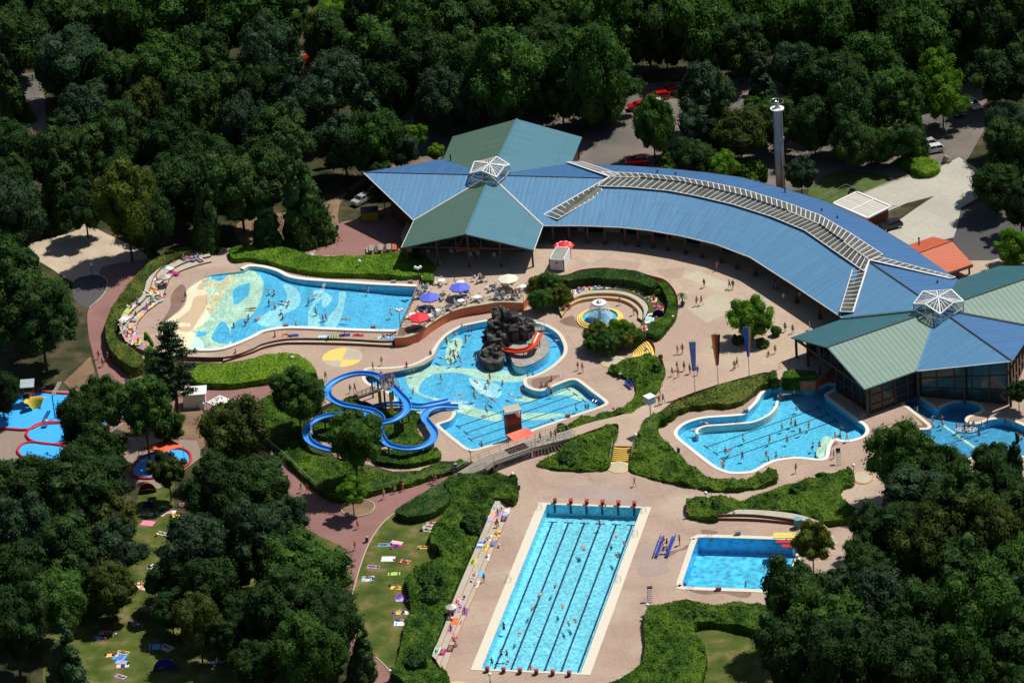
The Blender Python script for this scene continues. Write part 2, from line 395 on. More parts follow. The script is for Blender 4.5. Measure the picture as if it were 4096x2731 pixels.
h_dark = foliage('hedge_dark', (.012, .038, .008), (.030, .075, .015), (.07, .13, .03), .2, .35, .25)
h_olive = foliage('hedge_olive', (.026, .05, .008), (.06, .10, .015), (.13, .16, .03), .2, .35, .25)

# ============================================================ pools
ZW = -0.15
# outlines in picture measurements, laid on the ground plane at the height given
wave_o = ['B', (1560, 598, 'c'), (1150, 575), (700, 545), (500, 530), (350, 500), (250, 450), (120, 415), (0, 405), 'A', (2290, 432), (2150, 450), (1960, 480), (1850, 540), (1760, 610),
          (1750, 680), (1745, 740), (1700, 800), (1620, 860), (1550, 920), (1520, 990), (1530, 1050), (1580, 1110), (1700, 1148), (1900, 1165), (2100, 1150), 'B', (0, 1055), (100, 1003), (230, 972), (400, 960), (700, 970), (1050, 985), (1392, 992, 'c')]
act_o = ['F', (1090, 215), (1120, 180), (1300, 177), (1500, 155), (1640, 100), (1720, 45), 'B', (1740, 1185), (1780, 1120), (1840, 1050), (1910, 1000), (2000, 955), (2100, 930), (2230, 905), (2340, 890), 'C', (120, 870), (250, 880), (350, 925), (440, 955), (540, 1020), (590, 1100), (605, 1165), (585, 1230), (500, 1315), (400, 1380), (320, 1415),
         'G', (235, 262), (222, 300), (240, 340), (290, 368), (360, 385), (420, 378), (520, 335), (620, 295), (690, 280), (745, 300), (860, 390), (985, 487), (960, 520), (850, 562), (640, 630), (300, 750), (0, 865),
         'F', (2200, 910), (2120, 932), (2050, 925), (1960, 860), (1790, 720), (1800, 692), (1880, 665), (1925, 620), (1930, 575), (1880, 565), (1700, 585), (1480, 560), (1400, 520), (1350, 430), (1230, 350), (1130, 320), (1085, 270)]
right_o = ['G', (1668, 770), (1685, 820), (1760, 885), (1990, 1065), (2100, 1125), (2200, 1148), (2352, 1140), 'H', (60, 1015), (200, 945), (400, 918), (560, 932), (640, 925), (660, 850), (680, 800), (720, 758), (800, 775), (880, 768), (960, 740), (995, 695), (975, 645), (900, 595), (760, 490), (640, 395), (690, 350), (760, 320), (690, 296), (640, 312), (540, 340), (430, 325), (280, 322), (180, 332), (110, 375), (60, 450), (0, 510),
           'G', (2300, 605), (2200, 620), (1950, 638), (1820, 665), (1720, 710)]
far_o = ['H', (1285, 415), (1400, 385), (1470, 425), (1540, 470), (1605, 505), (1680, 470), (1780, 442), (1880, 445), (1960, 475), (1985, 515), (1930, 545), (1860, 575), (1850, 612), (1900, 636), (1980, 628), (2040, 605), (2120, 592), (2220, 602), (2352, 650), (2480, 740), (2460, 900), (2250, 900), (2100, 880), (1960, 915), (1870, 925), (1810, 975), (1700, 1010), (1560, 960), (1430, 760), (1440, 690), (1530, 680), (1555, 650), (1520, 615), (1440, 550), (1340, 470)]
lap_c = [(2186.6, 2016.9), (2567, 2031.8), (2325, 2690.6), (1922.9, 2674.2)]
dive_o = ['N', (1220, 584), (1960, 606, 'c'), (2130, 612, 'c'), (1960, 1095, 'c'), (1700, 1075), (1075, 1052), (1020, 1043), (1006, 1018), (1022, 965), (1128, 655), (1160, 603)]
lap_out = [Vector(G(*p).xy) for p in lap_c]
if area(lap_out) < 0: lap_out.reverse()
act = outline(act_o, 0); rgt = outline(right_o, 0); far = outline(far_o, 0); dive = outline(dive_o, 0)
ZWV = 0.8
wav = outline(wave_o, ZWV)
def ring_wall(mb, o, z0, z1, mi=0, inward=True):
    n = len(o)
    for i in range(n):
        a, b = o[i], o[(i + 1) % n]
        z0a = z0(a) if callable(z0) else z0; z0b = z0(b) if callable(z0) else z0
        f = [(b.x, b.y, z0b), (a.x, a.y, z0a), (a.x, a.y, z1), (b.x, b.y, z1)]
        mb.quad(*f, mi)
def coping_strip(o, w, z, th, mat_, parent, closed=True, name='coping', lip=0.06):
    mb = MB(); a = offset(o, -lip, closed); b = offset(o, w, closed); n = len(o)
    for i in range(n if closed else n - 1):
        j = (i + 1) % n
        if (b[j] - b[i]).dot(o[j] - o[i]) < 0: continue
        A0, A1, B0, B1 = a[i], a[j], b[i], b[j]
        mb.quad((A0.x, A0.y, z), (A1.x, A1.y, z), (B1.x, B1.y, z), (B0.x, B0.y, z)) if False else mb.quad((B0.x, B0.y, z), (B1.x, B1.y, z), (A1.x, A1.y, z), (A0.x, A0.y, z))
        mb.quad((B1.x, B1.y, z), (B0.x, B0.y, z), (B0.x, B0.y, z - th), (B1.x, B1.y, z - th))
        mb.quad((A0.x, A0.y, z), (A1.x, A1.y, z), (A1.x, A1.y, z - th), (A0.x, A0.y, z - th))
    return mb.build(name, mat_, parent)
def pool(label, o, zt, zf, zw, fmat, wmat, cw=0.55, cmat=None, cope=True, wall=None, water_name='water'):
    c = sum(o, Vector((0, 0))) / len(o)
    t = thing('swimming_pool', label, 'swimming pool', (c.x, c.y, zt))
    mb = MB(); mb.poly(o, 0, zf); mb.build('basin_floor', fmat, t)
    mb = MB(); ring_wall(mb, o, zf, zt + .0); mb.build('basin_wall', wall or m_wallblue, t)
    if cope: coping_strip(o, cw, zt + .06, .07, cmat or m_cope, t)
    mb = MB(); mb.poly(o, 0, zw); w = mb.build(water_name, wmat); struct(w)
    return t
def patch(t, spec, z, m, name='floor_pattern', sm=True):
    o = outline(spec, z, n=3, sm=sm); mb = MB(); mb.poly(o, 0, z); return mb.build(name, m, t)
def lane(t, a, b, z, w=.28, tee=True, m=None, name='lane_line'):
    a, b = Vector(a), Vector(b); d = (b - a).normalized(); s = Vector((-d.y, d.x)) * w / 2; mb = MB()
    mb.poly([a + s, a - s, b - s, b + s], 0, z)
    if tee:
        for p in (a, b):
            e = Vector((-d.y, d.x)) * .75; f = d * w / 2
            mb.poly([p + e + f, p + e - f, p - e - f, p - e + f], 0, z + .002)
    return mb.build(name, m or m_terrain_blue, t)

# activity pool
t_act = pool('irregular turquoise activity pool with swirled pale green floor around the rock island', act, 0, -1.15, ZW, f_blue, w_main)
zf = -1.145
patch(t_act, ['F', (1470, 230), (1480, 180), (1640, 140), (1900, 160), (2250, 190), (2352, 210), 'G', (20, 190), (240, 225), (230, 290), (60, 300), (-60, 290), 'F', (2250, 300), (2000, 220), (1800, 215), (1660, 260), (1590, 350), (1600, 400), (1700, 440), (1980, 500), (2180, 560), (2352, 600), (2352, 670), (2200, 650), (2000, 600), (1900, 545), (1800, 490), (1620, 430), (1520, 370), (1470, 300)], zf, f_green)
patch(t_act, ['F', (2060, 260), (2200, 280), (2352, 340), (2352, 440), (2230, 430), (2120, 370)], zf, f_pale)
patch(t_act, ['B', (1840, 1200), (1870, 1100), (1950, 1060), (2000, 1090), (1980, 1180), (1940, 1260), (1900, 1300), (1850, 1290)], zf, f_green)
patch(t_act, ['G', (130, 465), (330, 400), (560, 360), (660, 345), (760, 400), (810, 480), (700, 460), (600, 420), (420, 440), (280, 485)], zf, f_green)
patch(t_act, ['G', (190, 600), (420, 590), (620, 605), (500, 640), (360, 655), (220, 650)], zf, f_green)
for a, b in [((-395, 720), (640, 365)), ((-320, 780), (710, 415)), ((-280, 840), (790, 475)), ((-180, 895), (500, 660))]:
    lane(t_act, W('G', *a, zf + .005).xy, W('G', *b, zf + .005).xy, zf + .006, .22)
# right pool
t_rgt = pool('light blue outdoor pool with a curved inner wall beside the right hall', rgt, 0, -1.2, ZW, f_right, w_main, cmat=m_copew)
for a, b in [(('G', 1940, 910), ('H', 590, 492)), (('G', 2030, 970), ('H', 670, 548)), (('G', 2100, 1030), ('H', 740, 602))]:
    lane(t_rgt, W(*a, zf).xy, W(*b, zf).xy, -1.19, .22)
iw = outline(['H', (235, 440), (215, 500), (160, 555), (80, 598), (0, 622), 'G', (2240, 690), (2100, 702), (1950, 712), (1880, 732), (1850, 760), (1858, 785)], .0, closed=False)
mb = MB(); A_, B_ = offset(iw, -.22, False), offset(iw, .22, False)
for i in range(len(iw) - 1):
    a, b, c, d = A_[i], A_[i + 1], B_[i + 1], B_[i]
    mb.quad(*[(p.x, p.y, .06) for p in ((d, c, b, a) if area([a, b, c, d]) < 0 else (a, b, c, d))])
    mb.quad((a.x, a.y, -1.2), (b.x, b.y, -1.2), (b.x, b.y, .06), (a.x, a.y, .06)); mb.quad((c.x, c.y, -1.2), (d.x, d.y, -1.2), (d.x, d.y, .06), (c.x, c.y, .06))
for k in (0, -1): mb.cyl((iw[k].x, iw[k].y, -1.2), (iw[k].x, iw[k].y, .057), .22, n=10)
mb.build('divider_wall', m_copew, t_rgt)
patch(t_rgt, ['H', (640, 735, 'c'), (735, 755, 'c'), (670, 830), (640, 925), (575, 915), (575, 850)], -.35, f_green, 'entry_steps')
# far right pool
t_far = pool('deep blue pool at the right edge with a cream tongue reaching into it', far, 0, -1.3, ZW, f_far, w_main, cmat=m_cope)
lane(t_far, W('H', 1480, 870, -1.3).xy, W('H', 2050, 700, -1.3).xy, -1.29, .2, False)
patch(t_far, ['H', (1640, 640, 'c'), (1660, 635, 'c'), (1940, 830, 'c'), (1920, 845, 'c')], -1.29, f_green, sm=False)
# lap pool
t_lap = pool('long rectangular six lane lap pool with navy floor lines', lap_out, 0, -1.9, ZW, f_lap, w_lap, cw=1.1, wall=mat('lap_wall', (.24, .80, 1.0), .4, .04))
tl, tr, br, bl = [Vector(G(*p).xy) for p in lap_c]
for i in range(6):
    f = (i + .5) / 6
    a = tl.lerp(tr, f); b = bl.lerp(br, f); d = (b - a).normalized()
    lane(t_lap, a + d * 2.0, b - d * 2.0, -1.89, .3)
    mb = MB(); s = (tr - tl).normalized()
    mb.box((a.x + d.x * .03, a.y + d.y * .03, -.75), (.32, .05, 1.4), rz=math.atan2(s.y, s.x)); mb.build('wall_mark', m_terrain_blue, t_lap)
# diving pool
t_div = pool('square deep blue diving pool beside the diving boards', dive, 0, -2.6, ZW, f_deep, w_dive, cw=.8, wall=mat('dive_wall', (.09, .60, 1.0), .4, .05))
# wave pool: floor slopes up to a beach on the left
def wz(p):
    px, _ = proj((p.x, p.y, ZWV)); px += 90 * noise.noise(Vector((p.x * .13, p.y * .13, 2))); k = max(0, min(1, (px - 760) / 850)); return ZWV - .065 - 1.30 * k
def clamp_z(p, zt): return wz(p)
c = sum(wav, Vector((0, 0))) / len(wav)
t_wav = thing('swimming_pool', 'wave pool with a sandy patterned beach and a straight deep end by the terrace', 'swimming pool', (c.x, c.y, ZWV))
def cdt(o, step, extra=0):
    from mathutils.geometry import delaunay_2d_cdt
    vs = [Vector((p.x, p.y)) for p in o]; n = len(vs); ed = [(i, (i + 1) % n) for i in range(n)]
    xs = [p.x for p in o]; ys = [p.y for p in o]
    ins = offset(o, -step * .35)
    x = min(xs)
    r2 = random.Random(int(abs(xs[0]) * 1000) % 9999)
    while x < max(xs):
        y = min(ys)
        while y < max(ys):
            X, Y = x + r2.uniform(-.3, .3) * step, y + r2.uniform(-.3, .3) * step
            if inside(o, X, Y) and inside(ins, X, Y): vs.append(Vector((X, Y)))
            y += step
        x += step
    r = delaunay_2d_cdt(vs, ed, [], 1, 1e-4)
    return r[0], r[2], n
def sloped(o, zf, step, m, name, parent, dz=0):
    vs, fs, n = cdt(o, step)
    mb = MB(); V = [(v.x, v.y, zf(v) + dz) for v in vs]
    F_ = []
    for f in fs:
        a, b, c = (Vector(V[i]) for i in f[:3])
        F_.append(tuple(f) if (b - a).cross(c - a).z > 0 else tuple(f)[::-1])
    mb.add(V, F_); return mb.build(name, m, parent)
sloped(wav, wz, 2.5, f_blue, 'basin_floor', t_wav)
mb = MB(); ring_wall(mb, wav, wz, ZWV); mb.build('basin_wall', m_wallblue, t_wav)
def wpatch(spec, m, dz):
    pts = smooth(Q(spec), True, 3); o = []
    for p in pts:
        z = ZWV - .5
        for _ in range(6): g = G(p.x, p.y, z); z = wz(g)
        v = Vector((g.x, g.y))
        if not o or (v - o[-1]).length > .05: o.append(v)
    if area(o) < 0: o.reverse()
    oo = [p for p in o if inside(wav, p.x, p.y) or True]
    sloped(oo, wz, 2.5, m, 'floor_pattern', t_wav, dz)
wpatch(['A', (2330, 420), (2200, 425), (1960, 455), (1830, 520), (1740, 600), (1725, 680), (1722, 740), (1680, 790), (1600, 845), (1530, 905), (1500, 990), (1510, 1060), (1570, 1130), (1720, 1180), (1900, 1195), (2100, 1180), (2180, 1160), (2170, 1000), (2230, 900), (2352, 860), 'B', (60, 790), (115, 660), (125, 530), (60, 450)], f_green, .012)
wpatch(['A', (1960, 455), (1830, 520), (1740, 600), (1725, 680), (1722, 740), (1680, 790), (1600, 845), (1530, 905), (1500, 990), (1510, 1060), (1570, 1130), (1720, 1180), (1800, 1130), (1860, 1000), (2000, 830), (2080, 700), (2130, 600), (2220, 500)], f_cream, .02)
wpatch(['A', (1960, 455), (1830, 520), (1740, 600), (1725, 680), (1722, 740), (1680, 790), (1600, 845), (1530, 905), (1500, 990), (1510, 1060), (1570, 1130), (1700, 1180), (1760, 1060), (1860, 920), (1945, 780), (1955, 640), (1900, 580)], f_beach, .028)
wpatch(['A', (1975, 505), (1890, 545), (1860, 600), (1950, 615), (1930, 660), (1830, 680), (1790, 790), (1720, 850), (1620, 930), (1680, 990), (1790, 1000), (1860, 900), (1935, 780), (1950, 640), (1900, 570)], f_sand, .036)
for sp in (['A', (2190, 640), (2210, 600), (2290, 560), (2352, 550), 'B', (0, 580), (-15, 660), (-60, 700), (-140, 750)], ['A', (1995, 1040), (2080, 910), (2150, 960), (2165, 1100), (2100, 1115), (2020, 1090)],
           ['A', (1985, 495), (2060, 465), (2145, 455), (2105, 510), (2050, 525)]):
    wpatch(sp, f_blue, .044)
wpatch(['B', (310, 560), (430, 590), (480, 700), (440, 780), (310, 850), (300, 950), (180, 965), (60, 910), (180, 810), (330, 730), (345, 650)], f_pale, .012)
wpatch(['B', (590, 620), (690, 620), (690, 680), (610, 760), (590, 810), (650, 860), (655, 955), (550, 955), (555, 800), (610, 700)], f_pale, .012)
wpatch(['B', (700, 640), (750, 660), (775, 700), (700, 780), (675, 720)], f_pale, .012)
wpatch(['B', (840, 640), (905, 640), (885, 760), (860, 860), (800, 965), (705, 965), (725, 870), (820, 770)], f_pale, .012)
wl = [p for p in wav]
mb = MB(); wo = [p for p in wav]; mb.poly(wo, 0, ZWV - .12); w = mb.build('water', w_main); struct(w)
cp1 = outline(['B', (1566, 592), (1150, 572), (700, 542), (500, 527), (350, 497), (250, 447), (120, 412), (0, 402), 'A', (2290, 430)], ZWV, closed=False)
cp2 = outline(['A', (1760, 1165), (1900, 1175), (2100, 1160), 'B', (0, 1062), (100, 1008), (230, 977), (400, 964), (700, 974), (1050, 989), (1396, 997)], ZWV, closed=False)
for cpx in (cp1, cp2):
    s = 1 if area(cpx + [c]) > 0 else -1
    o_ = cpx if s > 0 else cpx[::-1]
    coping_strip(o_, .75, ZWV + .3, .35, m_copew, t_wav, closed=False, lip=.02)

# ============================================================ ground levels
deck0 = outline(['M', (1365, 245), (890, 1411), 'O', (1000, 760), (1050, 830), (1120, 880), (1170, 1014), (1100, 1200), 'T', (1340, 1640), (1470, 1560), (1510, 1500), (1505, 1430), (1530, 1400), (1640, 1400), (1740, 1400), (1900, 1400), (2010, 1250), (2030, 1130),
                 (2352, 1130), (2430, 1000), (2430, 800), (2200, 780), (1900, 640), (1700, 560), (1450, 500), (1260, 500), (940, 480), 'A', (2352, 250), (2000, 200), (1500, 300), (1100, 700), (1000, 1000), (1200, 1330), (1900, 1290), (2100, 1300), (2352, 1260), 'B', (200, 1215), (430, 1220), (560, 1300), (630, 1411),
                 'F', (620, 250), (560, 420), (500, 700), (800, 1000), (1000, 1060), (1130, 1080), (1350, 1140), (1600, 1130), (1780, 1040), (2050, 1050), 'G', (0, 1060), (-50, 1130), 'M', (1500, 30), (1560, 170)], 0, sm=False)
wave_slab = outline(['A', (2352, 250), (2150, 215), (1950, 230), (1620, 330), (1420, 470), (1360, 640), (1180, 800), (1130, 950), (1190, 1080), (1330, 1170), (1600, 1230, 'c'), 'B', (-250, 1240), (0, 1170), (100, 1120), (260, 1080), (450, 1062), (900, 1068), (1345, 1085), (1400, 990, 'c'), (1600, 520, 'c'), (1560, 470), (1300, 440), (600, 420), (300, 380)], ZWV)
big = [Vector((-420, -260)), Vector((420, -260)), Vector((420, 620)), Vector((-420, 620))]
mb = MB(); mb.poly(big, 0, -.03, holes=[deck0]); struct(mb.build('ground', m_forest))
basins = [act, rgt, far, dive, lap_out]
wav_in = offset(wav, -.1)
mb = MB(); mb.poly(deck0, 0, 0.0, holes=basins + [wav_in]); struct(mb.build('pool_deck', m_deck))
mb = MB(); mb.poly(wave_slab, 0, ZWV, holes=[wav])
n = len(wave_slab)
for i in range(n):
    a, b = wave_slab[i], wave_slab[(i + 1) % n]; mb.quad((a.x, a.y, -.02), (b.x, b.y, -.02), (b.x, b.y, ZWV), (a.x, a.y, ZWV), 1)
struct(mb.build('wave_pool_deck', [m_deck, m_riser]))
ZP = 1.5
plaza_o = ['B', (1360, 1062), (1480, 1052), (1600, 1003), (1700, 925), (1850, 835), (2000, 782), (2200, 748), 'C', (0, 725), (215, 730, 'c'), (290, 640, 'c'), (330, 480), (600, 470), (760, 420), (960, 400), (1200, 410), (1400, 470), (1560, 520), (1660, 650), (1665, 800), (1550, 960), (1420, 1050), (1385, 1078, 'c'), (1440, 1110), (1460, 1165), (1452, 1232, 'c'), 'G', (1520, 80), (1555, 220), (1500, 360), (1420, 470), (1200, 590), (850, 680), (640, 750, 'c'), (705, 812, 'c'), (900, 740), (1100, 690), (1105, 800), (1072, 900, 'c'), (1250, 905, 'c'), (1300, 820), (1350, 660), (1500, 580), (1650, 470), (1900, 370), (2352, 240), 'H', (170, 190), (250, 250),
           (560, 280, 'c'), 'D', (900, 1050, 'c'), 'D', (2352, 900, 'c'), (2352, 300, 'c'), 'T', (2120, 600, 'c'), (1960, 510), (1820, 462), (1700, 437), (1500, 415), (1350, 402), (1250, 400), (1050, 400), (960, 450, 'c'), 'B', (1420, 100, 'c'), (1620, 500, 'c'), (1400, 985, 'c')]
plaza = outline(plaza_o, ZP)
mb = MB(); mb.prism(plaza, -.02, ZP, side=1); struct(mb.build('plaza', [m_plaza, m_terr]))
def sheet(name, spec, z, m, sm=True, th=0):
    o = outline(spec, z, sm=sm); mb = MB()
    mb.poly(o, 0, z) if not th else mb.prism(o, z - th, z)
    return struct(mb.build(name, m))
# roads, paths
sheet('lawn', ['M', (430, 330), (300, 460), (180, 640), (90, 880), (20, 1130), 'O', (240, 200), (280, 500), (380, 650), (480, 770), (620, 900), (760, 1000), (900, 900), (900, 300), 'M', (900, 900), (1000, 500), (1000, 200), (700, 150)], -.020, m_grass, False)
sheet('lawn', ['L', (1700, 900), (1850, 740), (1950, 735), (2200, 870), (2300, 940), (2290, 1000), (2230, 1150), (2150, 1411), (1200, 1411), (700, 700), (700, 300), (380, 330), (300, 700), 'P', (0, 200), (-300, 600), (-300, 1200), (1900, 1200), (1700, 600), (1500, 0)], -.022, m_grass, False)
sheet('lawn', ['T', (1450, 1680), (1500, 1500), (1520, 1410), (1800, 1400), (1950, 1500), (1950, 1680)], -.022, m_grass, False)
sheet('dry_lawn', ['E', (850, 60), (930, 330), (1250, 480), (1900, 560), (2000, 800), (1850, 1000), (1500, 900), (1000, 700), (600, 300)], -.024, m_soil, False)
sheet('red_path', ['A', (1640, 280), (1380, 320), (1000, 380), (940, 460), (1005, 520), (1000, 590), (940, 690), (830, 800), (830, 1000), (860, 1150), (925, 1411), 'E', (930, 330), (1300, 450), (1600, 560), (1930, 560), (2352, 620), 'F', (80, 640), (70, 560), (90, 490), (240, 400), (300, 300), (100, 300), 'E', (2200, 350), (1500, 300), (1250, 190), 'A', (1250, 1330), (1050, 1150), (1030, 950), (1080, 800), (1250, 600), (1450, 420)], -.012, m_red)
sheet('red_path', ['L', (1490, 20), (1560, 10), (1700, 60), (1950, 270), (2100, 400), 'F', (800, 1400), (1100, 1360), (1500, 1270), (1900, 1140), (2000, 1100), (2060, 1170), (1870, 1210), (1500, 1411), 'M', (430, 330), (300, 460), (180, 640), (90, 880), (20, 1130), 'O', (240, 200), (280, 500), (380, 650), (480, 770), (600, 900), (680, 1060), (400, 1060), (250, 800), (150, 400), 'L', (2200, 1300), (2230, 1150), (2290, 940), (2200, 870), (1950, 740), (1840, 600), (1790, 450), (1700, 230)], -.012, m_red)
sheet('gravel_yard', ['A', (240, 210), (700, 60), (760, -40), (860, -40), (900, 30), (1400, 300), (1000, 390), (930, 470), (760, 560), (500, 420)], -.016, m_gravel)
sheet('asphalt_apron', ['A', (700, 520), (860, 470), (950, 475), (1008, 530), (995, 620), (930, 700), (840, 780), (700, 700)], -.008, m_dasph)
sheet('hall_yard', ['B', (600, 270), (780, 100), (850, -20), (1040, -60), (1200, -150), (1500, -100), (1480, 230), (1200, 280), (900, 285)], .004, m_red)
sheet('car_park', ['T', (900, 300), (1200, 270), (1500, 190), (1750, 180), (2000, 230), (2190, 190), (2270, 200), (2260, 300), (2220, 370), (2100, 420), (1900, 430), (1800, 440), (1500, 420), (1330, 390), (1000, 400)], -.016, m_asph, False)
sheet('concrete_drive', ['K', (560, 1090), (830, 1000), (1180, 860), (1490, 790), (1740, 655), (1900, 760), (2000, 900), (1950, 1020), (1760, 1130), (1740, 1230), (1715, 1340), (1690, 1411), 'D', (1500, 160), (1300, 200), (1150, 100), 'K', (1050, 1390), (1160, 1260), (1330, 1140), (1510, 1020), (1240, 1090), (1000, 1200), (700, 1200)], -.004, m_conc, False)
sheet('asphalt_road', ['K', (1745, 1150), (1740, 1230), (1715, 1340), (1690, 1411), 'D', (1740, 130), (1910, 340), (2140, 290), (2500, 200), 'K', (2500, 1250), (2200, 1000)], -.010, m_dasph, False)
sheet('pavement', ['D', (1700, 420), (1910, 350), (2120, 290), (2420, 210), (2420, 330), (2140, 360), (1760, 470)], -.002, m_conc, False)
sheet('lawn', ['K', (320, 1000), (430, 860), (560, 800), (700, 790), (900, 800), (1100, 840), (1080, 880), (830, 1000), (560, 1090), (470, 1060)], -.008, mat('fresh_grass', (.06, .1, .015), .9, .25, .6), True)
sheet('forest_track', ['T', (45, 170), (95, 165), (110, 300), (50, 310)], -.016, m_asph, False)
sheet('forest_track', ['T', (680, 110), (730, 90), (740, 190), (690, 190)], -.016, m_soil, False)
sheet('shrub_soil', ['T', (930, 260), (1020, 290), (1010, 380), (850, 400), (780, 470), (760, 560), (560, 560), (560, 500), (700, 480), (860, 400)], -.02, m_soil, True)
sheet('playground_paving', ['E', (-200, 500), (300, 380), (700, 380), (1250, 420), (1300, 600), (1000, 800), (1850, 850), (1900, 1000), (1500, 1300), (900, 1250), (300, 1050), (-200, 1050)], -.016, mat('play_paving', (.26, .2, .16), .9, .1), False)
# paving figures on the plaza and deck
zP = ZP + .004
for nm, sp, m in [('paving_patch', ['C', (1760, 780), (2040, 640), (2352, 730), (2352, 740), (1945, 918)], m_pale), ('paving_patch', ['C', (1710, 480), (1850, 420), (2140, 545), (2230, 590), (2060, 640), (1980, 590), (1850, 540)], m_pale), ('paving_patch', ['C', (1320, 322), (1440, 345), (1340, 380)], m_pale),
                  ('paving_patch', ['C', (640, 350), (720, 290), (840, 370), (760, 410), (640, 450)], m_pink), ('paving_patch', ['C', (840, 370), (960, 310), (1330, 360), (1290, 430), (1000, 400)], m_pink), ('paving_patch', ['C', (1450, 420), (1750, 400), (1700, 500), (1560, 500)], m_pink), ('paving_patch', ['C', (1740, 800), (1900, 900), (1600, 1050), (1650, 900)], m_pink)]:
    sheet(nm, sp, zP, m, False)
for sp, m in [(['G', (440, 1411), (560, 1310), (760, 1265), (1000, 1262), (1200, 1290), (1340, 1350), (1390, 1411), (1380, 1440), 'M', (1900, 200), (1800, 190)], m_mauve), (['N', (590, 800), (600, 940), (760, 945), (900, 900), (870, 860), (900, 700), (700, 640), (620, 660)], m_mauve),
              (['B', (900, 1440), (1400, 1180), (1900, 900), (2230, 850), (2260, 900), (2000, 950), (1800, 1090), (1640, 1310)], m_pink), (['G', (620, -20), (800, 40), (1000, 150), (860, 180), (700, 240), (400, 370), (600, 90)], m_pink),
              (['A', (1960, 430), (1800, 560), (1740, 640), (1740, 720), (1640, 840), (1540, 900), (1440, 940), (1300, 960), (1480, 720), (1600, 600), (1740, 470)], m_pink)]:
    sheet('paving_patch', sp, .004 if m is not m_pink or sp[0] != 'A' else ZWV + .004, m, True)
for sp, z in [(['A', (1700, 560), (1750, 600), (1745, 700), (1700, 780), (1620, 850), (1540, 930), (1520, 1040), (1490, 1040), (1500, 940), (1600, 780), (1610, 660)], ZWV + .008), (['C', (560, 900), (680, 850), (720, 900), (850, 960), (840, 1000), (720, 960), (620, 940)], .008), (['G', (300, 280), (420, 250), (560, 240), (420, 330), (320, 350)], .008),
              (['N', (1190, 510), (1340, 530), (1300, 560), (1210, 555)], .008), (['N', (900, 760), (880, 720), (1000, 690), (1060, 650), (1050, 690), (960, 720)], .008), (['N', (1040, 1070), (1400, 1085), (1640, 1090), (1640, 1140), (1560, 1150), (1400, 1110), (1200, 1120), (1060, 1080)], .008),
              (['H', (1390, 520), (1540, 600), (1560, 680), (1420, 660), (1400, 630), (1480, 640)], .008), (['H', (700, 790), (760, 800), (700, 840), (700, 900), (640, 930), (690, 860)], .008)]:
    sheet('wet_paving', sp, z, m_wet)
# yellow and white circle
cc = (W('B', 690, 1240) + W('B', 1060, 1240)) / 2; cc = W('B', 872, 1243); rr = 3.35
a1, a2 = W('B', 915, 1152) - cc, W('B', 845, 1333) - cc
t = thing('paved_disc', 'round paved disc in yellow and cream quarters set in the deck by the slide', 'paved disc', (cc.x, cc.y, .01))
th = [math.atan2(a1.y, a1.x), math.atan2((W('B', 1060, 1272) - cc).y, (W('B', 1060, 1272) - cc).x), math.atan2(a2.y, a2.x), math.atan2((W('B', 692, 1272) - cc).y, (W('B', 692, 1272) - cc).x)]
hub = W('B', 862, 1270)
for k in range(4):
    a, b = th[k], th[(k + 1) % 4]
    if b > a: b -= 2 * math.pi
    mb = MB(); mb.poly([(hub.x, hub.y)] + [(cc.x + rr * math.cos(a + (b - a) * i / 14), cc.y + rr * math.sin(a + (b - a) * i / 14)) for i in range(15)], 0, .012)
    mb.build('quarter', m_pale if k in (0, 2) else mat('disc_yellow', C(240, 195, 105), .8, .05), t)

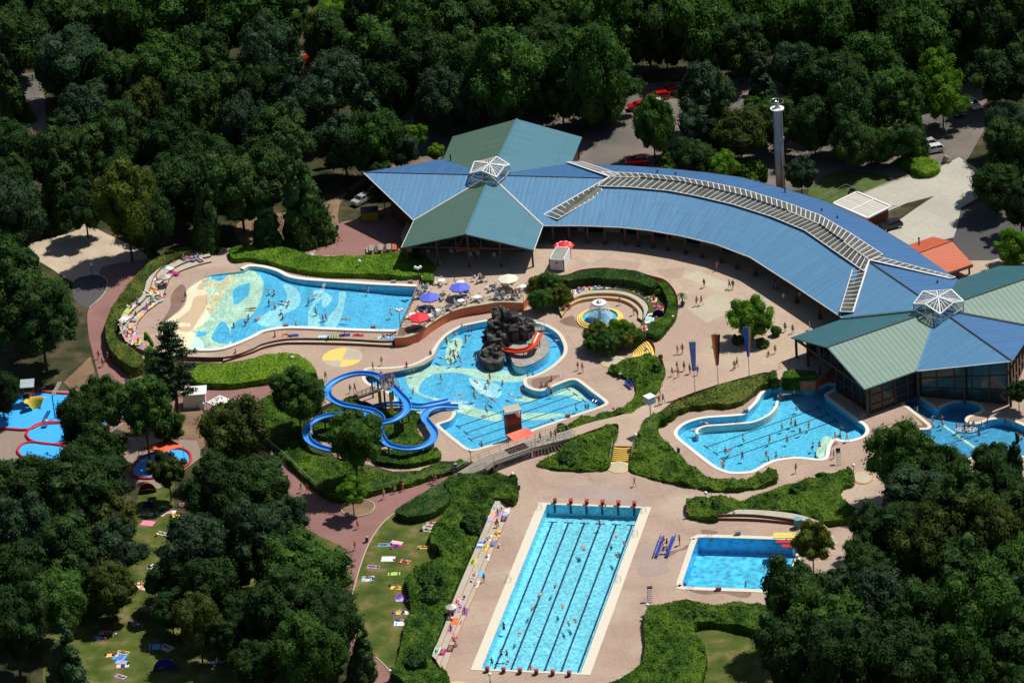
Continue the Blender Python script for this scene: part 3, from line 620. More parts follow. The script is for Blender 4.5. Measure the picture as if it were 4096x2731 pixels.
# ============================================================ hedges and beds
def hedge(label, spec, zt=1.0, m=h_mid, zb=-.05, bump=.25, dens=17, leaf=.19, name='hedge', cat='hedge', group=None, sm=True, step=.75, bs=1.0):
    ctrl = [(p[0], p[1], p[2] if len(p) > 2 and not isinstance(p[2], str) else zt) for p in Q(spec)]
    def zpx(x, y):
        w = 0; s = 0
        for a, b, z in ctrl:
            k = 1 / (((x - a) ** 2 + (y - b) ** 2) ** 1.5 + 1); w += k; s += k * z
        return s / w
    pts = smooth([c[:2] for c in ctrl], True, 4 if sm else 1)
    o = []; Z = []
    for p in pts:
        z = zpx(p.x, p.y); g = G(p.x, p.y, z)
        v = Vector((g.x, g.y))
        if not o or (v - o[-1]).length > .15: o.append(v); Z.append(z)
    if area(o) < 0: o.reverse(); Z.reverse()
    c = sum(o, Vector((0, 0))) / len(o)
    def zw(x, y):
        w = 0; s = 0
        for p, z in zip(o[::2], Z[::2]):
            k = 1 / (((x - p.x) ** 2 + (y - p.y) ** 2) ** 1.2 + .05); w += k; s += k * z
        return s / w
    def zz(x, y):
        return zw(x, y) + bump * (noise.noise(Vector((x * .55 * bs, y * .55 * bs, 3.3))) + 1.0 * noise.noise(Vector((x * 1.3 * bs, y * 1.5 * bs, 8.3))))
    vs, fs, n = cdt(o, step)
    mb = MB(); V = [(v.x, v.y, zz(v.x, v.y)) for v in vs]
    FF = []
    for f in fs:
        a, b, c3 = (Vector(V[i]) for i in f[:3])
        FF.append(tuple(f) if (b - a).cross(c3 - a).z > 0 else tuple(f)[::-1])
    mb.add(V, FF)
    for i in range(len(o)):
        a, b = o[i], o[(i + 1) % len(o)]
        mb.quad((a.x, a.y, zb), (b.x, b.y, zb), (b.x, b.y, zz(b.x, b.y)), (a.x, a.y, zz(a.x, a.y)))
    r2 = random.Random(len(REG) * 7 + 1)
    def lf(p, nrm):
        s = leaf * r2.uniform(.6, 1.9)
        d = (nrm + Vector((r2.gauss(0, .6), r2.gauss(0, .6), r2.gauss(0, .45)))).normalized(); a = d.orthogonal().normalized(); b = d.cross(a)
        an = r2.random() * 6.28; u = a * math.cos(an) + b * math.sin(an); w = d.cross(u)
        mb.add([p - u * s / 2, p + w * s * .35, p + u * s / 2, p - w * s * .35], [(0, 1, 2, 3)])
    for f in FF:
        a, b, c3 = (Vector(V[i]) for i in f[:3]); ar = (b - a).cross(c3 - a).length / 2; k = ar * dens; k = int(k) + (r2.random() < k % 1)
        for _ in range(k):
            u, v = r2.random(), r2.random()
            if u + v > 1: u, v = 1 - u, 1 - v
            lf(a + (b - a) * u + (c3 - a) * v + Vector((0, 0, r2.uniform(0, .16))), Vector((0, 0, 1)))
    for i in range(len(o)):
        a, b = o[i], o[(i + 1) % len(o)]; L_ = (b - a).length; za = zz(a.x, a.y); nr = Vector(((b - a).y, -(b - a).x, 0)).normalized()
        k = L_ * (za - zb) * dens; k = int(k) + (r2.random() < k % 1)
        for _ in range(k):
            u = r2.random(); p = a.lerp(b, u)
            lf(Vector((p.x, p.y, zb + (za - zb) * r2.random())) + nr * r2.uniform(0, .14), nr)
    ob = mb.build(name, m, origin=(c.x, c.y, 0)); tag(ob, label, cat, group)
    return ob
hedge('bright clipped hedge bed above the far edge of the wave pool by the hall', ['B', (0, 190), (250, 200), (430, 240), (620, 290), (900, 288), (1200, 275), (1440, 240, 1.8), (1660, 300, 1.8), (1740, 420, 1.8), (1560, 470), (1300, 470), (1100, 458), (750, 450), (560, 430), (400, 400), (300, 370), (100, 320), (0, 300), 'A', (2200, 310), (2150, 230), (2260, 190)], 1.7, h_bright, bump=.25)
hedge('small square clipped hedge block at the corner of the cafe terrace', ['B', (1630, 450), (1725, 455), (1720, 520), (1620, 515)], 2.3, h_bright, sm=False, bump=.08)
hedge('curved double hedge wrapping the left end of the wave pool behind the seating steps', ['A', (1950, 195), (1830, 190), (1640, 225), (1480, 300), (1350, 400), (1240, 520), (1130, 650), (1050, 780), (1000, 900), (995, 1030), (1030, 1150), (1120, 1250), (1240, 1330), (1330, 1300), (1330, 1230), (1200, 1130), (1100, 1060), (1080, 930), (1130, 850), (1200, 740), (1320, 650), (1380, 500), (1480, 400), (1640, 310), (1800, 250), (1950, 220)], 2.0, h_olive, bump=.3)
hedge('low bright hedge bed with a rounded end by the yellow and cream disc', ['A', (1790, 1380), (1900, 1310), (2100, 1305), (2352, 1262), 'B', (150, 1218), (300, 1208), (430, 1215), (520, 1260), (590, 1320), (628, 1400), 'F', (610, 215), (500, 230), (300, 250), (0, 290), 'E', (2200, 310), (2000, 310), (1850, 290), (1780, 200)], 1.1, h_bright, bump=.2)
hedge('wild shrub bed under the trees along the left side of the blue slides', ['F', (690, 290), (560, 290), (420, 330), (260, 400), (110, 470), (65, 560), (60, 640), (100, 760), (160, 860), (330, 1010), (560, 1230), (680, 1330), (800, 1350), (980, 1310), (1100, 1200), (1000, 1080), (800, 1030), (600, 960), (500, 840), (480, 720), (560, 600), (660, 500)], 1.0, h_mid, bump=.5)
hedge('green shrub bed inside the loops of the blue slides', ['F', (780, 520), (900, 460), (1000, 440), (1050, 480), (1300, 560), (1500, 580), (1600, 610), (1560, 700), (1600, 800), (1650, 870), (1450, 900), (1300, 860), (1000, 820), (700, 820), (600, 740), (640, 620)], .7, h_mid, bump=.4)
hedge('green shrub bed below the lowest bend of the blue slides', ['F', (1780, 930), (1790, 990), (1700, 1030), (1500, 1070), (1300, 1060), (1180, 1030), (1150, 950), (1300, 930), (1500, 960), (1700, 920)], .8, h_mid, bump=.35)
hedge('long narrow shrub strip between the slide garden and the railed red path', ['F', (700, 1310), (950, 1130), (1150, 1130), (1350, 1160), (1560, 1150), (1640, 1110), (1780, 1080), (1950, 1040), (2060, 1050), (2000, 1080), (1900, 1120), (1700, 1180), (1450, 1260), (1250, 1300), (1100, 1345), (900, 1390), (780, 1380)], .9, h_mid, bump=.4)
hedge('rounded shrub bed between the foot bridge and the lower yellow stairs', ['G', (340, 1070, .3), (500, 990, .8), (640, 870, 1.4), (700, 820, 1.7), (850, 780, 1.8), (960, 730, 1.8), (1060, 700, 1.8), (1110, 740, 1.8), (1095, 850, 1.7), (1060, 930, 1.3), (1040, 1020, .6), (1010, 1110, .4), (850, 1125, .4), (650, 1120, .4), (450, 1100, .4)], 1.2, h_mid, bump=.6)
hedge('sickle shaped shrub bed running from the stair fan down past the blue bench', ['G', (1025, 170, .6), (1100, 120, 1.3), (1250, 70, 1.6), (1350, 40, 1.8), (1440, 55, 1.8), (1530, 130, 1.8), (1550, 240, 1.8), (1500, 360, 1.8), (1400, 480, 1.8), (1230, 580, 1.8), (1000, 640, 1.8), (700, 740, 1.8), (560, 760, 1.6), (540, 720, .6), (760, 640, .5), (1000, 590, .5), (1200, 510, .5), (1280, 400, .5), (1250, 290, .5), (1150, 240, .5), (1030, 200, .5)], 1.5, h_mid, bump=.5)
hedge('leaf shaped clipped hedge bed at the foot of the flag poles', ['G', (1525, 580, 1.9), (1600, 510, 2), (1750, 440, 2), (1950, 370, 2), (2150, 300, 2), (2352, 245, 2), 'H', (60, 205, 2), (150, 200, 2), (195, 230, 2), (170, 260, 1.4), (90, 300, 1), 'G', (2350, 420, .9), (2220, 500, .8), (2000, 510, .8), (1800, 530, .8), (1680, 570, .9), (1590, 620, 1.2)], 1.7, h_olive, bump=.25)
hedge('small square hedge block beside the ramp of the right hall', ['H', (178, 175, 2.3), (228, 175, 2.3), (230, 240, 2.0), (180, 250, 2.0)], 2.3, h_mid, sm=False, bump=.08)
hedge('dark hedge block in the shade of the right hall', ['H', (290, 185), (360, 165), (560, 180), (580, 215), (350, 240), (275, 235)], 2.3, h_mid, sm=False, bump=.1)
hedge('big curved hedge bed between the lower yellow stairs and the right pool', ['G', (1500, 580, 1.8), (1570, 620, 1.6), (1500, 680, .9), (1475, 760, .8), (1560, 870, .6), (1700, 980, .6), (1800, 1080, .6), (1900, 1150, .7), (2050, 1210, .8), (2200, 1215, .9), (2352, 1195, 1), 'H', (100, 1040, 1.1), (215, 1020, 1.2), (232, 1080, 1.1), (180, 1130, .7), (50, 1170, .6), 'G', (2352, 1290, .5), (2150, 1310, .5), (1900, 1290, .5), (1700, 1250, .5), (1500, 1210, .5), (1330, 1160, .5), (1230, 1120, .5), (1215, 1050, .7), (1250, 900, 1.4), (1290, 800, 1.8), (1350, 660, 1.9), (1430, 610, 1.9)], 1.3, h_mid, bump=.55)
hedge('loose shrub belt between the right pool and the seating steps by the diving pool', ['N', (1050, 230), (1130, 195), (1300, 215), (1370, 195), (1480, 210), (1600, 220), (1800, 150), (1920, 120), (1980, 95), (2200, 30), (2352, 10), 'H', (560, 1070), (720, 1040), (850, 1020), (888, 1060), (885, 1130), (800, 1160), (770, 1230), (820, 1288), (900, 1340), (950, 1420), 'N', (2352, 440), (2200, 370), (1900, 330), (1520, 325), (1500, 360), (1350, 365), (1340, 395), (1250, 395), (1130, 375), (1060, 350)], .9, h_mid, bump=.55)
hedge('rising shrub bed at the bottom edge between the lap pool and the diving pool', ['T', (1478, 1440), (1485, 1400), (1510, 1385), (1560, 1380), (1640, 1383), (1720, 1383), (1800, 1400), (1800, 1460), (1720, 1440), (1640, 1425), (1595, 1435), (1600, 1460), (1622, 1500), (1610, 1560), (1560, 1640), (1300, 1660), (1370, 1585), (1440, 1550), (1480, 1500)], 1.3, h_mid, bump=.6)
hedge('long tall shrub belt between the sunbathing lawn and the lap pool steps', ['M', (930, 20), (1000, 0), (1200, -20), (1350, -10), (1540, 0), (1575, 80), (1570, 160), (1530, 220), (1365, 232, .6), (1325, 330, .5), (1225, 520, .5), (1175, 660, .5), (1060, 900, .5), (1020, 1000, .5), (960, 1150, .5), (880, 1380, .5), 'O', (1010, 700, .5), (1000, 770, .5), (1050, 850, .5), (1110, 880), (1160, 960), (1170, 1014), (1150, 1100), (900, 1100), (640, 930), (640, 880), (700, 700), (740, 500), 'M', (570, 1200), (520, 1000), (530, 930), (620, 860), (800, 790), (850, 720), (760, 620), (780, 480), (870, 380), (960, 200), (900, 100)], 1.5, h_mid, bump=.6)
hedge('brownish green clipped mound between the red path and the lawn', ['M', (430, 320), (560, 250), (700, 160), (830, 90), (910, 70), (960, 160), (930, 240), (800, 330), (620, 385), (480, 370)], 1.3, h_dark, bump=.2)
hedge('horseshoe clipped hedge around the far side of the fountain lawn', ['C', (600, 485), (760, 435), (960, 412), (1150, 418), (1330, 450), (1460, 520), (1470, 560), (1400, 580), (1280, 530), (1100, 505), (900, 495), (740, 510), (640, 525)], 2.5, h_dark, bump=.12, zb=.9)
hedge('tall clipped hedge curving down the plaza side of the fountain lawn', ['C', (1480, 540), (1540, 530), (1610, 600), (1655, 700), (1655, 830), (1570, 950), (1480, 1040), (1392, 1012), (1262, 1055), (1232, 1010), (1380, 930), (1500, 890), (1560, 820), (1580, 720), (1530, 600)], 2.6, h_mid, bump=.12, zb=.9)
hedge('clipped hedge row along the car park behind the arc roof', ['J', (880, 800, 2), (1000, 760, 2.5), (1150, 780, 2.5), (1300, 930, 2), (1500, 920, 2), (1700, 910, 2), (1800, 1000, 2), (1720, 1110, 0), (1500, 1060, 0), (1000, 1010, 0), (760, 980, 0), (820, 890, 1)], 1.8, h_mid, bump=.8, leaf=.5, cat='shrubs', name='shrub_row')
hedge('bright green spreading shrub at the edge of the concrete drive', ['K', (1230, 650), (1340, 630), (1480, 660), (1560, 730), (1500, 790), (1380, 800), (1310, 770), (1200, 700)], 1.1, h_bright, bump=.5, cat='shrub', name='shrub')
# dark shrubs inside the belts are separate plants
for c_, x, y, w, h, z, lab in [('M', 1160, 430, 190, 160, 2.2, 'dark mounded shrub near the top of the long shrub belt'), ('M', 760, 950, 180, 150, 2.3, 'dark bluish shrub in the middle of the long shrub belt'), ('O', 980, 160, 170, 150, 2.3, 'dark shrub in the long belt beside the white parasol'), ('O', 860, 780, 170, 190, 2.3, 'dark shrub at the lower end of the long shrub belt'),
                               ('G', 1480, 170, 60, 60, 2.6, 'small grey green shrub inside the sickle shaped bed'), ('N', 1330, 300, 90, 60, 1.7, 'small grey green shrub in the belt by the globe lamp'), ('N', 1200, 1290, 200, 80, 2.2, 'wide dull green shrub in the bottom bed by the lap pool'), ('G', 640, 1010, 150, 80, 1.8, 'dull green shrub in the bed below the foot bridge'), ('H', 420, 1190, 110, 70, 1.8, 'grey green shrub in the loose belt below the right pool')]:
    hedge(lab, [c_] + [(x + .55 * w * math.cos(a) * (1 + .3 * math.sin(3 * a + x)), y + .5 * h * math.sin(a) * (1 + .25 * math.cos(2 * a + y))) for a in [2 * math.pi * i / 10 for i in range(10)]], z - .7, h_dark, zb=.2, bump=.7, leaf=.3, cat='shrub', name='shrub', bs=1.3)
# ============================================================ roofs and halls
RZ, EZ = 8.4, 5.2
sheen_blue = roof_mat('roof_sheen_blue', (.10, .245, .42), .9, .10, .5, .97)  # hall roofs: sky reflection on each slope is put into its base colour
sheen_deep = roof_mat('roof_sheen_deep_blue', (.055, .155, .34), .62, .1, .45, .62)
sheen_green = roof_mat('roof_sheen_green', (.085, .158, .122), .62, .1, .5, .55)
sheen_teal = roof_mat('roof_sheen_teal', (.07, .20, .27), .62, .08, .45, .6)
sheen_sage = roof_mat('roof_sheen_sage', (.15, .255, .205), .9, .05, .5, .72)
sheen_dteal = roof_mat('roof_sheen_dark_teal', (.04, .135, .165), .62, .08, .45, .6)
r_orange = roof_mat('roof_orange', (.52, .115, .05), .5, .08, .55, .75)
def roof(name, pts, m, parent, u=(0, 1), th=.16):
    """pts: 3-D corner list; u: indices giving the eave/ridge direction"""
    P = [Vector(p) for p in pts]; mb = MB()
    U = (P[u[1]] - P[u[0]]).normalized()
    nr = Vector((0, 0, 0))
    for i in range(len(P)): nr += P[i].cross(P[(i + 1) % len(P)])
    nr.normalize(); nr = nr if nr.z > 0 else -nr
    Vv = nr.cross(U)
    mb.poly(P, 0)
    n = len(P)
    mb.poly([p - Vector((0, 0, th)) for p in P], 0, flip=True)
    s = 1 if area([Vector(p.xy) for p in P]) > 0 else -1
    for i in range(n):
        a, b = P[i], P[(i + 1) % n]
        if s < 0: a, b = b, a
        mb.quad(a - Vector((0, 0, th)), b - Vector((0, 0, th)), b, a)
    mb.uv = [(Vector(v).dot(U), Vector(v).dot(Vv)) for v in mb.v]
    return mb.build(name, m, parent)
def w3(c, x, y, z): return W(c, x, y, z)
def seam(name, pts, m, parent, w=.25, h=.16, dz=.06):
    mb = MB()
    for a, b in zip(pts[:-1], pts[1:]): mb.beam(Vector(a) + Vector((0, 0, dz)), Vector(b) + Vector((0, 0, dz)), w, h)
    return mb.build(name, m, parent)
def glaze(name, A, B, parent, per=1.15, dz=.28):
    A = [Vector(a) + Vector((0, 0, dz)) for a in A]; B = [Vector(b) + Vector((0, 0, dz)) for b in B]
    g = MB(); fr = MB(); low = Vector((0, 0, -dz - .05))
    for i in range(len(A) - 1):
        g.quad(B[i], B[i + 1], A[i + 1], A[i]) if (B[i + 1] - B[i]).cross(A[i] - B[i]).z > 0 else g.quad(A[i], A[i + 1], B[i + 1], B[i])
        L_ = (A[i + 1] - A[i]).length; n = max(1, round(L_ / per))
        for k in range(n + (i == len(A) - 2)):
            f = k / n; a, b = A[i].lerp(A[i + 1], f), B[i].lerp(B[i + 1], f)
            fr.beam(a + Vector((0, 0, .05)), b + Vector((0, 0, .05)), .13, .08)
        fr.beam(A[i] + Vector((0, 0, .07)), A[i + 1] + Vector((0, 0, .07)), .26, .12); fr.beam(B[i] + Vector((0, 0, .04)), B[i + 1] + Vector((0, 0, .04)), .12, .1)
        g.quad(B[i], B[i] + low, B[i + 1] + low, B[i + 1])
    s = g.build(name, mat('skylight_glass', (.10, .105, .095), .45, .35, .5, spec=.2), parent)
    f = fr.build('glazing_bars', m_white, parent); f.parent = s; f.location = (0, 0, 0)
    return s
def wallstrip(name, pts, z0, z1, m, parent, th=.25):
    mb = MB()
    for a, b in zip(pts[:-1], pts[1:]):
        a, b = Vector((a[0], a[1], 0)), Vector((b[0], b[1], 0)); d = (b - a).normalized(); s = Vector((-d.y, d.x, 0)) * th / 2
        z1a = z1(a) if callable(z1) else z1
        for p, q_ in ((a + s, b + s), (b - s, a - s)):
            mb.quad(p + Vector((0, 0, z0)), q_ + Vector((0, 0, z0)), q_ + Vector((0, 0, z1a)), p + Vector((0, 0, z1a)))
        mb.quad(a + s + Vector((0, 0, z1a)), b + s + Vector((0, 0, z1a)), b - s + Vector((0, 0, z1a)), a - s + Vector((0, 0, z1a)))
    return mb.build(name, m, parent)
def facade(a, b, z0, z1a, z1b, parent, bay=2.4, rows=3, m=None, name='glass_wall'):
    a, b = Vector((a[0], a[1], 0)), Vector((b[0], b[1], 0)); Z = lambda p, z: Vector((p.x, p.y, z))
    g = MB(); g.quad(Z(a, z0), Z(b, z0), Z(b, z1b), Z(a, z1a)); gl = g.build(name, m or m_glassd, parent)
    f = MB(); L_ = (b - a).length; n = max(1, round(L_ / bay))
    for k in range(n + 1):
        p = a.lerp(b, k / n); f.box((p.x, p.y, (z0 + z1a + (z1b - z1a) * k / n) / 2), (.22, .3, z1a + (z1b - z1a) * k / n - z0), rz=math.atan2(b.y - a.y, b.x - a.x))
    for r_ in range(1, rows + 1): f.beam(Z(a, z0 + (z1a - z0) * r_ / rows - .1), Z(b, z0 + (z1b - z0) * r_ / rows - .1), .26, .16)
    f.beam(Z(a, z0 + .15), Z(b, z0 + .15), .26, .3)
    fo = f.build('timber_frame', m_timber, parent); fo.parent = gl; fo.location = (0, 0, 0)
    return gl
def toward(p, c, f): return Vector((p[0], p[1], 0)).lerp(Vector((c[0], c[1], 0)), f)
lg, N_, L_, b_s = nodes('lantern_glass'); b_s.inputs['Base Color'].default_value = (.22, .28, .31, 1); b_s.inputs['Roughness'].default_value = .1
tr_ = N_.new('ShaderNodeBsdfTransparent'); mx = N_.new('ShaderNodeMixShader'); mx.inputs[0].default_value = .35; L_.new(tr_.outputs[0], mx.inputs[1]); L_.new(b_s.outputs[0], mx.inputs[2]); L_.new(mx.outputs[0], N_['Material Output'].inputs[0])
def lantern(parent, hub, ang, rx=3.6, zb=RZ - .9, zt=RZ + 1.2, zc=RZ + 2.2):
    """star shaped glazed cap over the crossing"""
    k = 8; P = []
    for i in range(k):
        a = ang + 2 * math.pi * i / k; r = rx * (1.0 if i % 2 else .80); P.append(Vector((hub.x + math.cos(a) * r, hub.y + math.sin(a) * r, zt if i % 2 else zc)))
    top = Vector((hub.x, hub.y, zc)); g = MB(); f = MB()
    for i in range(k):
        a, b = P[i], P[(i + 1) % k]; g.add([a, b, top], [(0, 1, 2)]); g.quad((a.x, a.y, zb), (b.x, b.y, zb), b, a)
        f.beam(a, b, .2, .2); f.beam(a, top, .18, .14)
        for t_ in (.25, .5, .75): m_ = a.lerp(b, t_); f.beam(m_, m_.lerp(top, .8 - abs(t_ - .5)), .09, .06)
        f.beam((a.x, a.y, zb), a, .14, .14); f.beam((a.x, a.y, (zb + zt) / 2), (b.x, b.y, (zb + zt) / 2), .08, .08)
    c = g.build('roof_lantern', lg, parent)
    fo = f.build('lantern_frame', m_white, parent); fo.parent = c; fo.location = (0, 0, 0)
# ---- left hall
hub = w3('I', 1320, 710, RZ)
LH = thing('swimming_hall', 'left hall with crossed green, teal and blue metal roofs under a white glass lantern', 'hall', (hub.x, hub.y, 0))
a = w3('I', 125, 682, RZ); sw = w3('I', 600, 1135, EZ); nw = w3('I', 875, 558, EZ); se = w3('I', 1815, 1180, EZ); ne = w3('I', 2085, 592, EZ)
gl_, gr_, ap = w3('I', 480, 1392, EZ), w3('I', 1730, 1413, EZ), w3('I', 1085, 1262, RZ)
bl_, br_, bp_ = w3('I', 965, 345, EZ), w3('I', 2183, 350, EZ), w3('I', 1570, 180, RZ)
r0 = w3('J', 330, 1092, RZ); bf = w3('I', 1860, 1183, EZ)
roof('roof_panel', [a, sw, hub], sheen_blue, LH, (0, 2)); roof('roof_panel', [a, hub, nw], sheen_deep, LH, (0, 1))
roof('roof_panel', [hub, sw, gl_, ap], sheen_green, LH, (0, 3)); roof('roof_panel', [hub, ap, gr_, se], sheen_teal, LH, (0, 1))
roof('roof_panel', [nw, hub, bp_, bl_], sheen_green, LH, (1, 2)); roof('roof_panel', [hub, ne, br_, bp_], sheen_teal, LH, (0, 3))
roof('roof_panel', [hub, se, bf, r0], sheen_blue, LH, (0, 3)); roof('roof_panel', [hub, r0, ne], sheen_deep, LH, (0, 1))
seam('ridge_cap', [a, hub, r0], m_dark, LH, .12, .1); seam('ridge_cap', [ap, hub, bp_], sheen_teal, LH, .3, .1)
seam('valley_gutter', [sw, hub, se], m_cope, LH, .22, .1, .05); seam('gutter', [a, sw, gl_], m_white, LH, .1, .12, -.05); seam('verge', [gl_, ap, gr_], mat('verge_teal', (.05, .12, .12)), LH, .2, .2, -.05); seam('gutter', [gr_, se, bf], m_white, LH, .12, .12, -.05)
lantern(LH, hub, R(22.5 + 40))
foot = [toward(p, hub, .09) for p in (a, sw, gl_)] + [toward(p, hub, .35) for p in (gl_, gr_)] + [toward(gr_, hub, .09)]
wallstrip('wall', [toward(nw, hub, .1), toward(a, hub, .2), toward(sw, hub, .12), toward(gl_, hub, .12)], -.05, EZ - .1, m_timber, LH)
wallstrip('wall', [toward(gl_, hub, .45), toward(gr_, hub, .45)], ZP, EZ + .6, m_timber, LH); wallstrip('wall', [toward(se, hub, .3), toward(gr_, hub, .3)], ZP, EZ - .1, m_timber, LH)
wallstrip('wall', [toward(nw, hub, .1), toward(bl_, hub, .06), toward(br_, hub, .06), toward(ne, hub, .1)], -.05, EZ - .1, m_timber, LH)
for p in (gl_, gl_.lerp(ap, .5), ap, ap.lerp(gr_, .5), gr_, se, sw, br_):
    g = toward(p, hub, .05); mb = MB(); top = min(p.z, RZ) - .2
    mb.box((g.x, g.y, (ZP - .1 + top) / 2), (.35, .35, top - ZP + .1)); mb.build('post', m_timber, LH)
mb = MB(); A_, B_, C_ = toward(gl_, hub, .05), toward(gr_, hub, .05), toward(ap, hub, .05)
A_.z = B_.z = EZ - .3; C_.z = RZ - .4; mb.beam(A_, B_, .25, .3)
for t_ in (.2, .4, .6, .8):
    p = A_.lerp(B_, t_); zt = EZ + (RZ - EZ) * (1 - abs(t_ - .5) * 2) - .3; mb.beam(p, (p.x, p.y, zt), .18, .18); p2 = A_.lerp(B_, .5); mb.beam(p, (p2.x, p2.y, RZ - .6), .12, .12)
mb.build('gable_truss', m_timber, LH)
t = thing('sign_board', 'curved orange sign board hanging in the gable of the left hall above the terrace', 'sign', W('B', 2050, 250, 3.4))
mb = MB(); l = [W('B', x, y, 3.4) for x, y in ((1940, 235), (1990, 225), (2050, 222), (2110, 228), (2155, 240))]
for p, q_ in zip(l[:-1], l[1:]): mb.quad((p.x, p.y, 2.95), (q_.x, q_.y, 2.95), (q_.x, q_.y, 3.45), (p.x, p.y, 3.45)); mb.quad((q_.x, q_.y + .08, 2.95), (p.x, p.y + .08, 2.95), (p.x, p.y + .08, 3.45), (q_.x, q_.y + .08, 3.45)); mb.quad((p.x, p.y, 3.45), (q_.x, q_.y, 3.45), (q_.x, q_.y + .08, 3.45), (p.x, p.y + .08, 3.45))
mb.build('board', mat('sign_orange', C(200, 90, 50), .6, .05), t)
mb = MB()
for k in range(5): p = l[1].lerp(l[3], k / 4); mb.box((p.x, p.y - .03, 3.2), (.28, .04, .2))
mb.build('lettering', m_black, t)
# ---- arc hall
ridge = [(2440, 714), (2563, 718), (2725, 735), (2836, 758), (2989, 796), (3150, 850), (3275, 903), (3375, 975), (3477.6, 1047)]
front = [(2191, 903), (2330, 903.5), (2480, 909.5), (2590, 921), (2720, 943), (2860, 976), (3000, 1029), (3170, 1138), (3372, 1273)]
back = [(2342, 658), (2520, 664), (2674, 675), (2820, 690), (2967, 710), (3142, 757), (3296, 803), (3462, 877), (3634, 981)]
rd = [G(*p, RZ) for p in ridge]; fe = [G(*p, EZ) for p in front]; be = [G(*p, EZ) for p in back]
AH = thing('arcade_building', 'long curved arcade building with a blue metal roof and a glazed ridge strip', 'building', (rd[4].x, rd[4].y, 0))
for i in range(8):
    roof('roof_panel', [rd[i], fe[i], fe[i + 1], rd[i + 1]], sheen_blue, AH, (1, 2))
    roof('roof_panel', [rd[i + 1], be[i + 1], be[i], rd[i]], sheen_deep, AH, (2, 1))
seam('gutter', fe, mat('gutter_pale', (.5, .5, .46)), AH, .15, .14, -.04); seam('gutter', be, m_dark, AH, .12, .12, -.04)
# glazed strips along the ridge and hips
glaze('ridge_skylight', [rd[i].lerp(fe[i], .0) for i in range(4)] , [rd[i].lerp(fe[i], .2) for i in range(4)], AH)
glaze('ridge_skylight', [rd[i].lerp(fe[i], .0) for i in range(3, 9)], [rd[i].lerp(fe[i], .2) for i in range(3, 9)], AH)
glaze('ridge_skylight', [rd[i] for i in range(9)], [rd[i].lerp(be[i], .34) for i in range(9)], AH)
glaze('hip_skylight', [rd[0], w3('I', 1825, 1095, EZ + .35)], [w3('J', 350, 1192, RZ - 1.05), w3('I', 1955, 1138, EZ + .3)], AH)
glaze('hip_skylight', [rd[0], w3('I', 2042, 600, EZ + .1)], [w3('J', 415, 1062, RZ - .7), w3('J', 70, 950, EZ + .1)], AH)
ft = w3('D', 885, 762, EZ + .4)
glaze('hip_skylight', [rd[8], ft], [w3('D', 893, 358, RZ - 1.0), w3('D', 772, 757, EZ + .4)], AH)
glaze('hip_skylight', [rd[8], w3('D', 1720, 474, EZ + .2)], [w3('D', 1112, 287, RZ - .8), w3('D', 1765, 462, EZ + .2)], AH)
ins = [rd[i].lerp(fe[i], .55) for i in range(9)]; insb = [rd[i].lerp(be[i], .9) for i in range(9)]
wallstrip('wall', ins, ZP - .1, EZ + 1.0, m_beige, AH); wallstrip('wall', insb, -.05, EZ - .1, m_beige, AH)
for i in range(8):
    for t_ in (.0, .5):
        p = fe[i].lerp(fe[i + 1], t_); g = p.lerp(rd[i], .07)
        mb = MB(); mb.box((g.x, g.y, (ZP - .05 + EZ) / 2), (.4, .4, EZ - ZP + .05)); mb.box((g.x, g.y, ZP + .25), (.7, .7, .6)); mb.build('column', m_timber, AH)
    m_ = ins[i].lerp(ins[i + 1], .5); d = (ins[i + 1] - ins[i]).normalized(); n_ = Vector((d.y, -d.x, 0)) * .16
    mb = MB(); mb.box((m_.x + n_.x, m_.y + n_.y, ZP + 1.25), (3.2, .12, 2.5), rz=math.atan2(d.y, d.x)); mb.build('glass_door', m_glassd, AH)
for c_, x, y in [('J', 775, 1040), ('J', 948, 1060), ('J', 1975, 1195), ('K', 450, 1165), ('K', 598, 1235), ('I', 1925, 700), ('I', 945, 540), ('D', 1610, 500), ('D', 1450, 135)]:
    b_ = w3(c_, x, y, EZ + 1.2); mb = MB(); mb.cyl((b_.x, b_.y, EZ + .4), (b_.x, b_.y, EZ + 1.6), .12, n=8); mb.cyl((b_.x, b_.y, EZ + 1.6), (b_.x, b_.y, EZ + 1.75), .2, n=8)
    mb.build('vent_pipe', m_dark, AH if c_ in 'JK' else LH)
# ---- right hall
hb = w3('D', 1619, 722, RZ)
RH = thing('swimming_hall', 'right hall with sage green, teal and blue metal roofs under a white glass lantern', 'hall', (hb.x, hb.y, 0))
apx, L1, L2 = w3('D', 665, 1050, RZ), w3('D', 355, 965, EZ), w3('D', 985, 1412, EZ)
V1, V2, V3, V4 = w3('D', 792, 808, EZ), w3('D', 1432, 1252, EZ), w3('D', 2450, 880, EZ), w3('D', 1785, 468, EZ)
tip = w3('D', 2250, 1168, RZ); fr_, fl_, f3 = w3('D', 2700, 350, RZ), w3('D', 2140, 350, EZ), w3('D', 3000, 700, EZ)
roof('roof_panel', [hb, V1, L1, apx], sheen_dteal, RH, (0, 3)); roof('roof_panel', [hb, apx, L2, V2], sheen_sage, RH, (0, 1))
roof('roof_panel', [hb, V2, tip], sheen_blue, RH, (0, 2)); roof('roof_panel', [hb, tip, V3], sheen_deep, RH, (0, 1))
roof('roof_panel', [hb, V3, f3, fr_], sheen_sage, RH, (0, 3)); roof('roof_panel', [hb, fr_, fl_, V4], sheen_dteal, RH, (0, 1))
roof('roof_panel', [hb, rd[8], fe[8], V1], sheen_blue, RH, (0, 1)); roof('roof_panel', [hb, V4, be[8], rd[8]], sheen_deep, RH, (0, 3))
seam('ridge_cap', [apx, hb, fr_], m_dark, RH, .2, .14); seam('ridge_cap', [rd[8], hb, tip], m_dark, RH, .2, .14)
